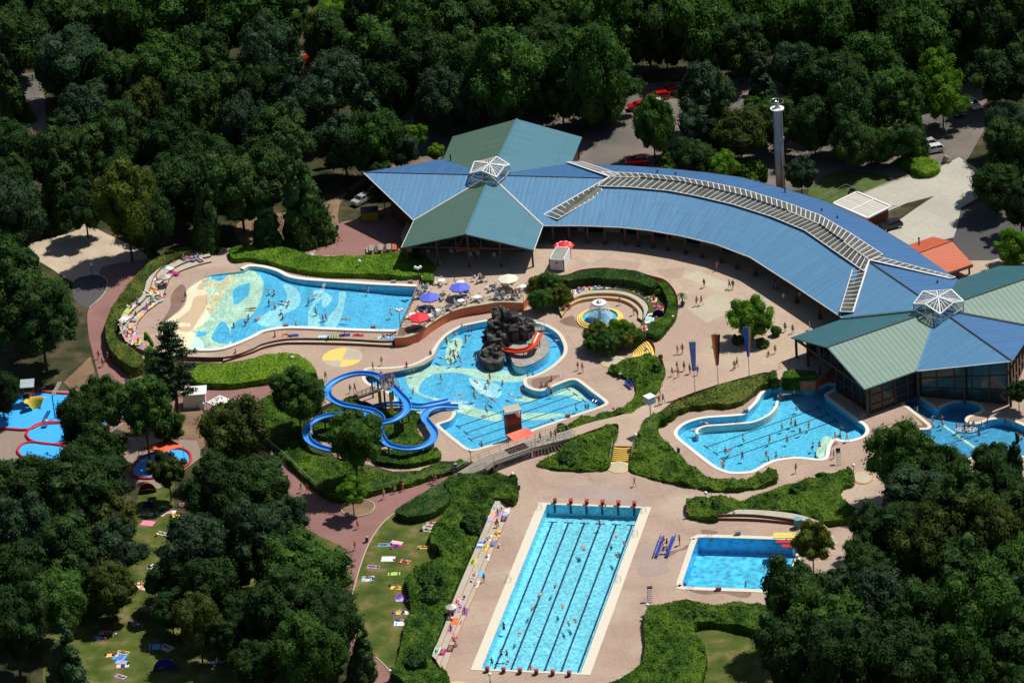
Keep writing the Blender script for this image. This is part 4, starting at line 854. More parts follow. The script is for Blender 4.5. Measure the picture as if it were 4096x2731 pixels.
seam('valley_gutter', [V2, hb], sheen_blue, RH, .3, .1, .03); seam('valley_gutter', [V3, hb], m_dark, RH, .4, .2, .1)
seam('valley_gutter', [V1, hb], mat('gutter_teal', (.05, .1, .1)), RH, .5, .3, .1); seam('gutter', [V2, tip], m_white, RH, .12, .12, -.05); seam('verge', [L1, apx, L2, V2], mat('verge_teal', (.05, .12, .12)), RH, .2, .2, -.05)
seam('gutter', [V1, L1], mat('verge_teal', (.05, .12, .12)), RH, .12, .12, -.05)
lantern(RH, hb, R(22.5 + 20), 4.0)
g1, g2, g3, g4 = toward(L1, hb, .07), toward(L2, hb, .07), toward(V2, hb, .08), toward(tip, hb, .07)
gA = toward(apx, hb, .07)
facade(gA, g2, 0, RZ - .3, EZ - .2, RH); facade(toward(L1, hb, .3), gA.lerp(toward(L2, hb, .3), .25), 1.4, EZ, RZ - .6, RH); facade(g2, g3, 0, EZ - .2, EZ - .2, RH); facade(g3, g4, 0, EZ - .2, RZ - .4, RH, 2.6, 3, mat('hall_glass', (.02, .05, .055), .15, .2, spec=.5))
facade(g4, toward(V3, hb, .08), 0, RZ - .4, EZ - .2, RH); wallstrip('wall', [toward(V1, hb, .1), toward(L1, hb, .1)], ZP, EZ - .1, m_timber, RH)
wallstrip('wall', [toward(V4, hb, .1), toward(fl_, hb, .05), toward(fr_, hb, .03)], 0, EZ - .1, m_timber, RH)
for p in (L1, L1.lerp(apx, .33), L1.lerp(apx, .66), L2, V2, V2.lerp(tip, .5), tip):
    g = toward(p, hb, .03); mb = MB(); mb.box((g.x, g.y, p.z / 2 - .05), (.4, .4, p.z - .1)); mb.build('post', m_timber, RH)
mb = MB(); A_, B_ = toward(L1, hb, .03), toward(L2, hb, .03); A_.z = B_.z = EZ - .4; mb.beam(A_, B_, .3, .35)
for k in range(1, 10):
    t_ = k / 10; p = A_.lerp(B_, t_); zt = EZ + (RZ - EZ) * (1 - abs(t_ - .5) * 2) - .3; mb.beam(p, (p.x, p.y, zt), .16, .16)
mb.build('gable_truss', m_timber, RH)
# ---- orange roofed pavilion
o1, o2, o3, o4, o5, o6 = [w3('D', *p) for p in ((1275, 300, 3.6), (1358, 172, 3.6), (1567, 100, 3.6), (1735, 140, 5.2), (1912, 335, 3.4), (1705, 407, 3.6))]
ORP = thing('pavilion', 'open pavilion with an orange tiled gable roof behind the right hall', 'pavilion', ((o1.x + o4.x) / 2, (o1.y + o5.y) / 2, 0))
o0 = w3('D', 1290, 298, 5.2)
roof('roof_panel', [o0, o4, o3, o2], r_orange, ORP, (0, 1)); roof('roof_panel', [o1, o6, o5, o4, o0], r_orange, ORP, (0, 4)); seam('ridge_cap', [o0, o4], m_riser, ORP, .15, .1)
for p in (o2, o3, o5, o6, o6.lerp(o5, .5)):
    mb = MB(); g = toward(p, (ORP.location.x, ORP.location.y), .08); mb.box((g.x, g.y, 1.7), (.3, .3, 3.4)); mb.build('post', m_timber, ORP)
mb = MB(); mb.beam(o6 - Vector((0, 0, .35)), o5 - Vector((0, 0, .35)), .25, .3); mb.build('beam', m_timber, ORP)
# ---- white flat roofed garage
GZ = 2.6
gp = [w3('K', *p, GZ) for p in ((560, 1090), (780, 985), (1100, 1120), (880, 1230))]
GR = thing('garage', 'low garage with a white corrugated flat roof at the end of the concrete drive', 'garage', ((gp[0] + gp[2]) / 2).xy.to_3d())
mb = MB(); c0 = (gp[0] + gp[2]) / 2
U = (gp[1] - gp[0]).normalized(); o = [Vector(p.xy) for p in gp]
if area(o) < 0: o.reverse()
mb.prism(offset(o, -.35), -.05, GZ - .12); mb.build('wall', m_riser, GR)
mb = MB(); mb.poly(offset(o, -.25), 0, GZ - .02); mb.uv = [(Vector(v).dot(U), v[1]) for v in mb.v]; mb.build('roof_panel', roof_mat('roof_white', (.55, .54, .48), .7, .15, .6, .6, 400), GR)
mb = MB()
for i in range(4): mb.beam(Vector((*o[i], GZ)), Vector((*o[(i + 1) % 4], GZ)), .35, .25)
mm = [Vector((*(o[0] + o[1]), GZ * 2)) / 2, Vector((*(o[2] + o[3]), GZ * 2)) / 2]; mm2 = [Vector((*(o[1] + o[2]), GZ * 2)) / 2, Vector((*(o[3] + o[0]), GZ * 2)) / 2]
mm = mm if (mm[0] - mm[1]).length < (mm2[0] - mm2[1]).length else mm2
mb.beam(mm[0], mm[1], .25, .2); mb.build('roof_edge', m_white, GR)
# ---- chimney
def height_at(base, c, x, y):
    ty = q(c, x, y)[1]; lo, hi = 0, 40
    for _ in range(30):
        m_ = (lo + hi) / 2
        if proj((base.x, base.y, base.z + m_))[1] > ty: lo = m_
        else: hi = m_
    return (lo + hi) / 2
b_ = W('J', 1936, 1215, 0); H = height_at(b_, 'J', 1890, 430); print('chimney', H)
t = thing('chimney', 'tall grey round chimney with a white collar and wire ring behind the arc roof', 'chimney', (b_.x, b_.y, 0))
mb = MB(); mb.lathe((b_.x, b_.y, 0), [(.80, 0), (.80, H * .66), (.74, H * .67), (.74, H)], 24); mb.build('shaft', mat('chimney_grey', (.30, .32, .36), .35, .06, metal=.3), t, smooth=True)
mb = MB(); mb.lathe((b_.x, b_.y, H - .25), [(.74, 0), (1.2, .1), (1.2, .25), (.5, .35), (.45, .3)], 24); mb.build('collar', m_white, t)
mb = MB(); mb.lathe((b_.x, b_.y, H), [(.34, 0), (.34, 1.3), (.26, 1.35), (.26, 0)], 16); mb.build('flue', m_steel, t, smooth=True)
mb = MB(); n = 20; rp = [Vector((b_.x + 1.18 * math.cos(2 * math.pi * i / n), b_.y + 1.18 * math.sin(2 * math.pi * i / n), H + 1.3)) for i in range(n + 1)]; mb.tube(rp, .035, 5)
for i in range(0, n, 4): mb.cyl(rp[i] - Vector((0, 0, 1.3)), rp[i], .02, n=4)
mb.build('wire_ring', m_steel, t)
mb = MB(); mb.cyl((b_.x + .75, b_.y - .35, 0), (b_.x + .75, b_.y - .35, H - .4), .09, n=6); mb.box((b_.x + .8, b_.y - .5, H * .65), (.35, .35, .5)); mb.build('ladder_pipe', m_steel, t)

# ============================================================ cafe terrace wall, railings
def railing(label, pts, parent=None, hgt=1.0, m=None, posts=1.6, mid=1, name='railing'):
    pts = [Vector(p) for p in pts]; b0 = pts[0]
    t = thing(name, label, 'railing', b0) if parent is None else None
    mb = MB(); up = Vector((0, 0, hgt))
    for a, b in zip(pts[:-1], pts[1:]): mb.beam(a + up, b + up, .06, .06)
    (top := mb.build('handrail', m or m_dark, t or parent))
    mb = MB()
    for k in range(1, mid + 1):
        for a, b in zip(pts[:-1], pts[1:]): mb.cyl(a + up * k / (mid + 1), b + up * k / (mid + 1), .02, n=4)
    for a, b in zip(pts[:-1], pts[1:]):
        n = max(1, round((b - a).length / posts))
        for k in range(n + 1): p = a.lerp(b, k / n); mb.cyl(p, p + up, .03, n=5)
    mb.build('railing_posts', m or m_dark, t or parent)
    return t
tw = outline(['B', (1360, 1060), (1480, 1050), (1600, 1000), (1700, 922), (1850, 832), (2000, 780), (2200, 746), 'C', (0, 724), (218, 730, 'c')], ZP, closed=False)
if area(tw + [Vector(W('B', 1700, 700, ZP).xy)]) < 0: tw.reverse()
c0 = W('B', 1700, 1000, 0)
t = thing('retaining_wall', 'long curved terracotta wall holding up the cafe terrace', 'wall', (c0.x, c0.y, 0))
A_, B_ = tw, offset(tw, .28, False); mb = MB()
for i in range(len(tw) - 1):
    for p, r_, s_ in ((B_[i], B_[i + 1], 0), ):
        mb.quad((p.x, p.y, 0), (r_.x, r_.y, 0), (r_.x, r_.y, ZP + .12), (p.x, p.y, ZP + .12))
    mb.quad((A_[i + 1].x, A_[i + 1].y, 0), (A_[i].x, A_[i].y, 0), (A_[i].x, A_[i].y, ZP + .12), (A_[i + 1].x, A_[i + 1].y, ZP + .12))
mb.build('wall', m_terr, t)
coping_strip(tw, .36, ZP + .18, .08, m_pale, t, closed=False, lip=.06)
rl = [Vector((p.x, p.y, ZP)) for p in offset(tw, -.35, False)]
railing('dark metal railing along the top of the curved terracotta wall', rl[::3] + [rl[-1]], mid=2)
railing('short railing across the planter corner of the cafe terrace', [W('B', x, y, ZP) for x, y in ((1425, 965), (1640, 965))], mid=1, posts=.9)
railing('dark railing between the wave pool and the cafe terrace', [W('B', x, y, ZP) for x, y in ((1600, 620), (1530, 740), (1425, 960))], mid=2)
t = thing('planter', 'triangular soil planter at the pointed end of the cafe terrace', 'planter', W('B', 1500, 1010, ZP))
mb = MB(); o = outline(['B', (1400, 975), (1610, 968), (1600, 995), (1490, 1045), (1375, 1052)], ZP, sm=False); mb.prism(o, ZP - .02, ZP + .05); mb.build('soil', m_soil, t)
mb = MB()
for i in range(len(o)): mb.beam((*o[i], ZP + .1), (*o[(i + 1) % len(o)], ZP + .1), .25, .2)
mb.build('kerb', m_pale, t)
# ============================================================ stepped seating
def terrace(label, lines, zs, parent_name='seating_steps', mtop=m_step, mface=m_orange_edge, z_base=0.0, back=None, facew=.12):
    """lines: list of pixel specs (front edges from lowest to highest, then the back line); zs: tread heights"""
    L_ = [outline(l, z, closed=False, n=4) for l, z in zip(lines, zs + [zs[-1]])]
    m0 = L_[0][len(L_[0]) // 2]; t = thing(parent_name, label, 'seating steps', (m0.x, m0.y, z_base))
    def resample(l, n=40):
        d = [0]
        for a, b in zip(l[:-1], l[1:]): d.append(d[-1] + (b - a).length)
        out = []
        for k in range(n + 1):
            s = d[-1] * k / n; i = 0
            while i < len(l) - 2 and d[i + 1] < s: i += 1
            out.append(l[i].lerp(l[i + 1], (s - d[i]) / max(1e-6, d[i + 1] - d[i])))
        return out
    L_ = [resample(l) for l in L_]; zl = z_base
    for k in range(len(zs)):
        f, b = L_[k], L_[k + 1]; z = zs[k]; top = MB(); face = MB()
        for i in range(40):
            if k + 1 < len(zs):
                pass
            qd = [(f[i].x, f[i].y, z), (f[i + 1].x, f[i + 1].y, z), (b[i + 1].x, b[i + 1].y, z), (b[i].x, b[i].y, z)]
            if area([Vector(p[:2]) for p in qd]) < 0: qd = qd[::-1]
            top.quad(*qd); face.beam((f[i].x, f[i].y, (z + zl) / 2), (f[i + 1].x, f[i + 1].y, (z + zl) / 2), facew, z - zl - .006)
        top.build('tread', mtop, t); face.build('riser', mface, t); zl = z
    return t
terrace('three long concrete sunbathing steps with orange edge boards beside the lap pool', [
    ['M', (1540, 240), (1050, 1411), 'O', (1130, 890)], ['M', (1480, 240), (1120, 1130), (1000, 1411), 'O', (1075, 850)], ['M', (1420, 240), (1060, 1100), (930, 1411), 'O', (1045, 790)], ['M', (1365, 242), (1190, 660), (980, 1150), (890, 1411), 'O', (1005, 755)]], [.18, .36, .54], mface=m_orange_edge)
terrace('curved sunbathing steps with brown risers around the beach end of the wave pool', [
    ['A', (1990, 340), (1800, 390), (1620, 470), (1570, 560), (1540, 640), (1500, 720), (1380, 810), (1290, 920), (1280, 1020), (1330, 1110)], ['A', (1980, 290), (1760, 340), (1590, 430), (1520, 520), (1460, 640), (1440, 700), (1300, 810), (1220, 900), (1200, 1000), (1270, 1110)],
    ['A', (1970, 250), (1720, 290), (1540, 380), (1450, 480), (1410, 580), (1360, 690), (1240, 800), (1170, 900), (1150, 1000), (1230, 1120)], ['A', (1960, 225), (1680, 265), (1500, 350), (1400, 450), (1370, 560), (1330, 670), (1200, 770), (1140, 860), (1125, 960), (1180, 1090)]], [1.05, 1.35, 1.65], z_base=ZWV, mface=m_riser)
terrace('low curved step along the lower edge of the wave pool deck', [['A', (2100, 1275), 'B', (0, 1195), (120, 1145), (260, 1112), (420, 1100), (900, 1108), (1345, 1130)], ['A', (2100, 1235), 'B', (0, 1172), (100, 1122), (260, 1085), (450, 1068), (900, 1074), (1345, 1092)]], [.42], mface=m_riser)
terrace('two curved concrete seating steps around the diving pool corner', [['N', (1345, 400), (1700, 408), (2050, 440), (2200, 465), (2330, 540), (2400, 640)], ['N', (1350, 368), (1530, 362), (1750, 372), (2050, 410), (2230, 450), (2352, 520), (2440, 640)], ['N', (1530, 322), (1700, 325), (1980, 348), (2200, 395), (2352, 470), (2480, 640)]], [.45, .9], mface=m_riser)
terrace('amphitheatre of two ochre edged steps around the mushroom fountain', [['C', (580, 850), (650, 760), (760, 705), (920, 682), (1100, 690), (1220, 730), (1300, 800), (1300, 870)], ['C', (560, 790), (640, 720), (760, 660), (920, 638), (1120, 645), (1260, 690), (1350, 780), (1350, 880)], ['C', (540, 760), (620, 690), (720, 630), (920, 612), (1120, 618), (1280, 665), (1390, 760), (1370, 900)]], [.5, 1.0], mface=m_ochre)
sheet('fountain_lawn', ['C', (560, 780), (700, 600), (640, 520), (760, 470), (960, 450), (1200, 460), (1400, 530), (1540, 600), (1600, 740), (1560, 850), (1460, 960), (1350, 1010), (1330, 930), (1400, 760), (1280, 660), (1120, 612), (920, 606), (720, 625), (620, 690)], 1.0, m_grass, True, .9)
# ============================================================ stairs
def stairs(label, tl_, tr_, bl_, br_, n, z0, z1, m, fan=None):
    """corners as pixel tuples; n risers from z1 down to z0"""
    A0, A1, B0, B1 = [Vector(G(*p, z).xy) for p, z in ((tl_, z1), (tr_, z1), (bl_, z0), (br_, z0))]
    c = (A0 + B1) / 2; t = thing('stairs', label, 'stairs', (c.x, c.y, z0))
    for i in range(n):
        f0, f1 = i / n, (i + 1) / n; z = z1 - (z1 - z0) * (i + .0) / n
        bulge = lambda p, q_, f: [p.lerp(q_, k / 8) + (B0 - A0 + B1 - A1).normalized() * (fan or .3) * math.sin(math.pi * k / 8) for k in range(9)]
        a = bulge(A0.lerp(B0, f0), A1.lerp(B1, f0), f0); b = bulge(A0.lerp(B0, f1), A1.lerp(B1, f1), f1)
        o = a + b[::-1]
        if area(o) < 0: o.reverse()
        mb = MB(); mb.prism(o, z0 - .02, z - .0 - (z1 - z0) / n, side=1); mb.build('step', [m, mat('stair_riser', (.66, .45, .08), .7)], t)
    return t
st1 = stairs('straight yellow stairs with bowed steps leading down to the lap pool deck', q('G', 1072, 903), q('G', 1252, 903), q('G', 1045, 1050), q('G', 1235, 1050), 8, 0, ZP + .02, m_yel)
lo = W('G', 1115, 1095, .03)
def disc(label, cpx, rx, ry, z, mtop, medge):
    o = [Vector(G(cpx[0] + rx * math.cos(a), cpx[1] + ry * math.sin(a), z).xy) for a in [2 * math.pi * i / 36 for i in range(36)]]
    if area(o) < 0: o.reverse()
    c = sum(o, Vector((0, 0))) / 36; t = thing('landing', label, 'landing', (c.x, c.y, 0)); mb = MB(); mb.prism(offset(o, -.25), 0, z); mb.build('slab', mtop, t); mb = MB(); mb.prism(o, 0, z - .03); mb.build('rim', medge, t); return t
disc('round cream landing at the foot of the lower yellow stairs', q('G', 1115, 1098), 43, 23, .12, m_pale, m_yel)
disc('round cream landing at the foot of the fan shaped yellow stairs', q('C', 1060, 1280), 50, 25, .12, m_pale, m_yel)
disc('round cream landing with an ochre rim behind the lower right trees', q('H', 970, 1090), 42, 26, .12, m_pale, m_ochre)
disc('round cream landing just showing at the bottom edge of the photo', q('O', 1250, 1050), 48, 24, .12, m_pale, m_yel)
stairs('fan shaped yellow stairs climbing from the pool deck to the plaza', q('C', 1385, 1078), q('C', 1450, 1225), q('C', 1225, 1180), q('C', 1240, 1238), 9, .1, ZP + .02, m_yel, -.35)
hedgeless = None
stairs('small yellow steps between the slide garden shrubs and the disc', q('F', 450, 245), q('F', 545, 235), q('F', 440, 290), q('F', 540, 285), 4, 0, .5, m_yel)
for lab, s in (('left handrail of the lower yellow stairs', [('G', 1062, 895, ZP), ('G', 1035, 1060, 0)]), ('right handrail of the lower yellow stairs', [('G', 1258, 890, ZP), ('G', 1240, 1050, 0)]), ('handrail beside the fan shaped yellow stairs', [('C', 1375, 1078, ZP), ('C', 1235, 1170, .2)])):
    railing(lab, [W(c_, x, y, z) for c_, x, y, z in s], m=m_steel, mid=1)
railing('ramp railing at the near wing of the right hall', [W('H', x, y, ZP) for x, y in ((250, 160), (420, 100), (560, 75))], mid=1)
t = thing('foot_bridge', 'wooden plank foot bridge with metal railings crossing the dark underpass', 'bridge', W('G', 100, 950, 0))
bt = [W('F', 1950, 1150, 1.2), W('F', 2150, 1030, 1.6), W('F', 2352, 950, 1.8), W('G', 330, 830, 1.7), W('G', 640, 750, 1.52)]
bb = [W('F', 2080, 1160, 1.2), W('F', 2220, 1110, 1.6), W('G', -60, 1050, 1.8), W('G', 300, 920, 1.7), W('G', 705, 815, 1.52)]
mb = MB()
for i in range(4):
    n = 12
    for k in range(n):
        f0, f1 = k / n, (k + .93) / n
        a, b, c, d = bt[i].lerp(bt[i + 1], f0), bt[i].lerp(bt[i + 1], f1), bb[i].lerp(bb[i + 1], f1), bb[i].lerp(bb[i + 1], f0)
        mb.quad(d, c, b, a); dn = Vector((0, 0, -.12)); mb.quad(d + dn, c + dn, c, d)
mb.build('deck', m_wood, t)
mb = MB()
for l in (bt, bb):
    for i in range(4): mb.beam(l[i] - Vector((0, 0, .35)), l[i + 1] - Vector((0, 0, .35)), .25, .4)
for i in range(1, 4):
    for l in (bt, bb): mb.box((l[i].x, l[i].y, l[i].z / 2 - .1), (.3, .3, l[i].z))
mb.build('girder', m_steel, t)
railing('', bt, parent=t, m=m_steel, posts=1.8); railing('', bb, parent=t, m=m_steel, posts=1.8)
railing('long grey railing along the shrub strip beside the red path', [W('F', x, y, z) for x, y, z in ((1950, 1150, .9), (1600, 1225, .6), (1350, 1290, .3), (1130, 1350, 0))], m=m_steel, posts=2)
railing('grey railing along the left edge of the slide garden above the red path', [W('F', x, y, .4) for x, y in ((150, 870), (340, 1030), (560, 1240), (640, 1310))], m=m_steel, posts=2)

# ============================================================ rocks, fountain, slides
def rock(mb, c, r, sc, seed, mi=0):
    n0 = len(mb.v); mb.sphere(c, r, 9, 6, mi, sc, .9, seed)
t = thing('rock_island', 'towering island of piled dark grey boulders in the activity pool', 'rock formation', W('B', 2330, 1250, 0))
m_rock = ground_mat('rock', [(.040, .038, .038), (.075, .070, .067), (.15, .14, .13)], 0.9, 4.0, bump=1.0)
rk = [('B', 2260, 1190, .6, 1.9), ('B', 2290, 1090, 1.6, 1.7), ('B', 2270, 1010, 2.4, 1.4), ('B', 2300, 930, 3.6, 1.5), ('C', -20, 860, 4.4, 1.4), ('C', 20, 800, 5.2, 1.1), ('C', 60, 850, 4.8, 1.3), ('C', -50, 950, 3.2, 1.6), ('C', 30, 960, 3.0, 1.7), ('C', 130, 860, 4.4, 1.4), ('C', 130, 950, 3.0, 1.7), ('C', 200, 900, 3.5, 1.4), ('C', 230, 960, 2.6, 1.5), ('C', 280, 930, 2.3, 1.3), ('C', -10, 1050, 1.8, 1.6), ('C', 40, 1010, 2.0, 1.4),
      ('C', -50, 1120, 1.1, 1.7), ('C', 10, 1150, .9, 1.4), ('C', -80, 1200, .5, 1.5), ('C', -20, 1240, .3, 1.5), ('B', 2230, 1060, 1.6, 1.0), ('C', 260, 1010, 1.3, 1.2), ('B', 2300, 800 + 10, 5.4, .9), ('C', 150, 1030, 1.4, 1.2), ('B', 2330, 880, 4.3, 1.2)]
for i, (c_, x, y, z, r_) in enumerate(rk):
    p = W(c_, x, y, z); mb = MB(); rock(mb, (p.x, p.y, z), r_ * .72, (1 + .2 * math.sin(i), 1 + .25 * math.cos(i * 2), .85), i)
    z0 = z - r_ * .3
    if z0 > .6: mb.cyl((p.x, p.y + .3, -1.1), (p.x, p.y + .2, z0), r_ * .75, r_ * .6, 7)
    mb.build('boulder', m_rock, t)
o = outline(['B', (2160, 1235), (2200, 1140), (2300, 1100), 'C', (20, 1110), (40, 1200), (20, 1290), (-60, 1315), (-140, 1300)], .1); mb = MB(); mb.prism(o, -1.15, .45); mb.build('rock_base', m_rock, t)
o = outline(['C', (120, 1290), (90, 1180), (80, 1050), (200, 1000), (330, 1000), (420, 1040), (465, 1120), (450, 1200), (370, 1270), (260, 1320), (170, 1330)], .35)
c = sum(o, Vector((0, 0))) / len(o)
t = thing('pool_island', 'flat grey paved island with a blue rim under the orange slide', 'island', (c.x, c.y, 0)); mb = MB(); mb.prism(o, -1.14, .35); mb.build('top', ground_mat('island_pave', [(.25, .24, .22), (.36, .35, .32)], .8, 3), t)
mb = MB(); ring_wall(mb, offset(o, .04)[::-1], -1.1, .15); mb.build('rim', m_wallblue, t)
# trough slides
def trough(name, pts, w, d, mats, parent, th=.06, n=8, sub=6):
    P = []
    m_ = len(pts)
    for i in range(m_ - 1):
        p0, p1, p2, p3 = pts[max(0, i - 1)], pts[i], pts[i + 1], pts[min(m_ - 1, i + 2)]
        for k in range(sub):
            t_ = k / sub; P.append(0.5 * ((2 * p1) + (p2 - p0) * t_ + (2 * p0 - 5 * p1 + 4 * p2 - p3) * t_ ** 2 + (3 * p1 - p0 - 3 * p2 + p3) * t_ ** 3))
    P.append(pts[-1]); mb = MB(); prof = []
    for k in range(n + 1):
        a = math.pi * k / n; prof.append((-math.copysign(abs(math.cos(a)) ** .7, math.cos(a)) * w / 2, -math.sin(a) ** .8 * d if 0 < k < n else 0))
    prof = [(-w / 2 - .09, .02), (-w / 2 - .09, .05), (-w / 2, .05)] + prof + [(w / 2, .05), (w / 2 + .09, .05), (w / 2 + .09, .02)]; prof2 = [(x * .98, z - th - (.03 if abs(z) < .06 else 0)) for x, z in prof]
    rows = []
    for i, p in enumerate(P):
        tg = (P[min(i + 1, len(P) - 1)] - P[max(0, i - 1)]); tg.z = 0; tg.normalize(); s = Vector((tg.y, -tg.x, 0))
        rows.append([p + s * x + Vector((0, 0, z)) for x, z in prof] + [p + s * x + Vector((0, 0, z)) for x, z in prof2[::-1]])
    k = len(rows[0]); V = [v for r_ in rows for v in r_]; Fa = []; mi = []
    for i in range(len(rows) - 1):
        for j in range(k):
            a, b = i * k + j, i * k + (j + 1) % k; Fa.append((a, b, b + k, a + k))
    mb.add(V, Fa); return mb.build(name, mats, parent, smooth=False), P
m_sl = mat('slide_blue', C(60, 142, 218), .45, .05, 1.5, spec=.35)
m_slo = mat('slide_orange', C(225, 85, 40), .35, .06, 1.5, spec=.6)
def pt(c, x, y, z): return W(c, x, y, z)
m_post = mat('slide_post', (.10, .05, .035), .6, .1)
SA = [('F', 1260, 285, 4.6), ('F', 1180, 230, 4.5), ('F', 1040, 212, 4.4), ('F', 900, 240, 4.25), ('F', 780, 300, 4.1), ('F', 722, 375, 3.95), ('F', 760, 450, 3.8), ('F', 880, 510, 3.6), ('F', 1040, 540, 3.4), ('F', 1170, 575, 3.2), ('F', 1235, 640, 3.0), ('F', 1225, 730, 2.8), ('F', 1230, 800, 2.6), ('F', 1300, 880, 2.4), ('F', 1450, 920, 2.2), ('F', 1600, 910, 2.0), ('F', 1710, 850, 1.8), ('F', 1735, 770, 1.6), ('F', 1690, 700, 1.4), ('F', 1640, 630, 1.2), ('F', 1680, 565, 1.0), ('F', 1790, 525, .8), ('F', 1960, 525, .45)]
SB = [('F', 1330, 330, 4.6), ('F', 1400, 400, 4.4), ('F', 1470, 480, 4.2), ('F', 1475, 560, 4.05), ('F', 1400, 630, 3.9), ('F', 1290, 670, 3.75), ('F', 1150, 680, 3.6), ('F', 1000, 640, 3.4), ('F', 850, 600, 3.2), ('F', 700, 620, 3.0), ('F', 580, 680, 2.8), ('F', 530, 770, 2.6), ('F', 560, 850, 2.4), ('F', 670, 910, 2.2), ('F', 820, 935, 2.0), ('F', 960, 900, 1.8), ('F', 1060, 800, 1.6), ('F', 1080, 690, 1.4), ('F', 1090, 590, 1.25), ('F', 1200, 520, 1.1), ('F', 1400, 500, .95), ('F', 1600, 520, .75), ('F', 1730, 500, .6), ('F', 1875, 470, .4)]
for lab, sp in (('blue open water slide looping wide around the upper left with a lower S bend', SA), ('blue open water slide winding around right and far left with a long flat end', SB)):
    P = [pt(*s) for s in sp]; t = thing('water_slide', lab, 'water slide', (P[-1].x, P[-1].y, 0))
    _, PP = trough('chute', P, 1.1, .42, m_sl, t)
    idx = [8, 26, 42, 60, 78, 92, 104, 118] if sp is SA else [14, 22, 40, 54, 66, 84, 104, 122]
    for k in idx:
        p = PP[min(k, len(PP) - 1)]
        if p.z > .7: mb = MB(); mb.cyl((p.x, p.y, 0), (p.x, p.y, p.z - .5), .14, n=8); mb.build('post', m_post, t)
# orange slide
P = [pt('C', x, y, z) for x, y, z in ((380, 1000, 3.0), (350, 1060, 2.6), (320, 1120, 2.1), (250, 1165, 1.6), (150, 1180, 1.2), (40, 1165, .8), (-10, 1150, .6))]
t = thing('water_slide', 'short orange water slide curving off the back of the rock island', 'water slide', (P[3].x, P[3].y, .35)); _, PP = trough('chute', P, 1.1, .4, m_slo, t)
for k in (3, 12, 20, 28): p = PP[k]; mb = MB(); mb.cyl((p.x, p.y, .3), (p.x, p.y, p.z - .4), .08, n=6); mb.build('post', m_post, t)
mb = MB(); p = pt('C', 375, 985, 3.0); mb.box((p.x, p.y + .6, 2.9), (1.6, 1.4, .12)); mb.build('platform', m_wood, t)
railing('', [Vector((p.x - .8, p.y + 1.3, 2.95)), Vector((p.x + .8, p.y + 1.3, 2.95)), Vector((p.x + .8, p.y, 2.95))], parent=t, m=m_steel, posts=.8)
# slide start tower
t = thing('slide_tower', 'raised start platform of the blue slides with stairs, on dark posts', 'platform', W('F', 1290, 480, 0))
pp = [W('F', *p, 4.1) for p in ((1200, 290), (1330, 260), (1400, 340), (1260, 380))]; o = [Vector(p.xy) for p in pp]
if area(o) < 0: o.reverse()
mb = MB(); mb.prism(o, 3.95, 4.1, bottom=True); mb.build('platform', m_wood, t)
railing('', [Vector((*p, 4.1)) for p in o + [o[0]]], parent=t, m=m_steel, posts=.9, mid=2)
for p in o: mb = MB(); mb.cyl((p.x, p.y, -.9), (p.x, p.y, 4.0), .15, n=8); mb.build('post', m_post, t)
sa, sb = W('F', 1230, 370, 4.0), W('F', 960, 470, .2)
mb = MB(); d = (sb - sa); sd = Vector((-d.y, d.x, 0)).normalized() * .6
for s_ in (1, -1): mb.beam(sa + sd * s_, sb + sd * s_, .1, .3)
for k in range(20): p = sa.lerp(sb, (k + .5) / 20); mb.box(p, (.3, 1.2, .05), rz=math.atan2(d.y, d.x))
mb.build('stair_flight', m_wood, t)
for s_ in (1, -1): railing('', [sa + sd * s_, sb + sd * s_], parent=t, m=m_dark, posts=1, mid=2)
for x_, y_, m__ in ((1215, 380, m_ochre), (1320, 400, m_yel)): p = W('F', x_, y_, 3.4); mb = MB(); mb.box((p.x, p.y, 1.7), (.5, .3, 3.4)); mb.build('panel', m__, t)
# mushroom fountain
fc = W('C', 940, 862, .45)
t = thing('mushroom_fountain', 'white mushroom water fountain standing in a round blue basin with ochre steps', 'fountain', (fc.x, fc.y, 0))
mb = MB(); mb.lathe((fc.x, fc.y, 0), [(3.85, 0), (3.85, .18), (3.5, .18), (3.5, .36), (3.2, .36), (3.2, .5), (2.95, .5), (2.95, .2)], 48); mb.build('rim_steps', m_yel, t)
mb = MB(); mb.lathe((fc.x, fc.y, 0), [(2.95, .2), (0.01, .2)], 48); mb.build('basin_floor', f_blue, t)
mb = MB(); mb.lathe((fc.x, fc.y, 0), [(.5, .2), (.28, .6), (.22, 2.6), (.4, 2.9)], 20); mb.build('stem', m_steel, t, smooth=True)
mb = MB(); mb.lathe((fc.x, fc.y, 0), [(.2, 2.75), (1.1, 2.85), (1.25, 3.0), (1.22, 3.12), (1.0, 3.2), (.5, 3.1), (.01, 3.08)], 32); mb.build('cap', m_white, t, smooth=True)
mb = MB(); mb.lathe((fc.x, fc.y, 0), [(1.24, 2.95), (1.27, 3.02), (1.24, 3.1)], 32); mb.build('cap_rim', m_riser, t)
mb = MB(); mb.lathe((fc.x, fc.y, 0), [(.45, 3.12), (.4, 3.35), (.01, 3.4)], 16); mb.build('nozzle', m_steel, t, smooth=True)
mw, N_, L_, b_s = nodes('falling_water'); N_.remove(b_s)
tr_ = N_.new('ShaderNodeBsdfTransparent'); df = N_.new('ShaderNodeBsdfDiffuse'); df.inputs[0].default_value = (.8, .88, .95, 1); mx = N_.new('ShaderNodeMixShader')
tc = N_.new('ShaderNodeTexCoord'); mp = N_.new('ShaderNodeMapping'); mp.inputs['Scale'].default_value = (5, 5, .5); nz = N_.new('ShaderNodeTexNoise'); nz.inputs['Scale'].default_value = 1.5; L_.new(tc.outputs['Object'], mp.inputs[0]); L_.new(mp.outputs[0], nz.inputs['Vector'])
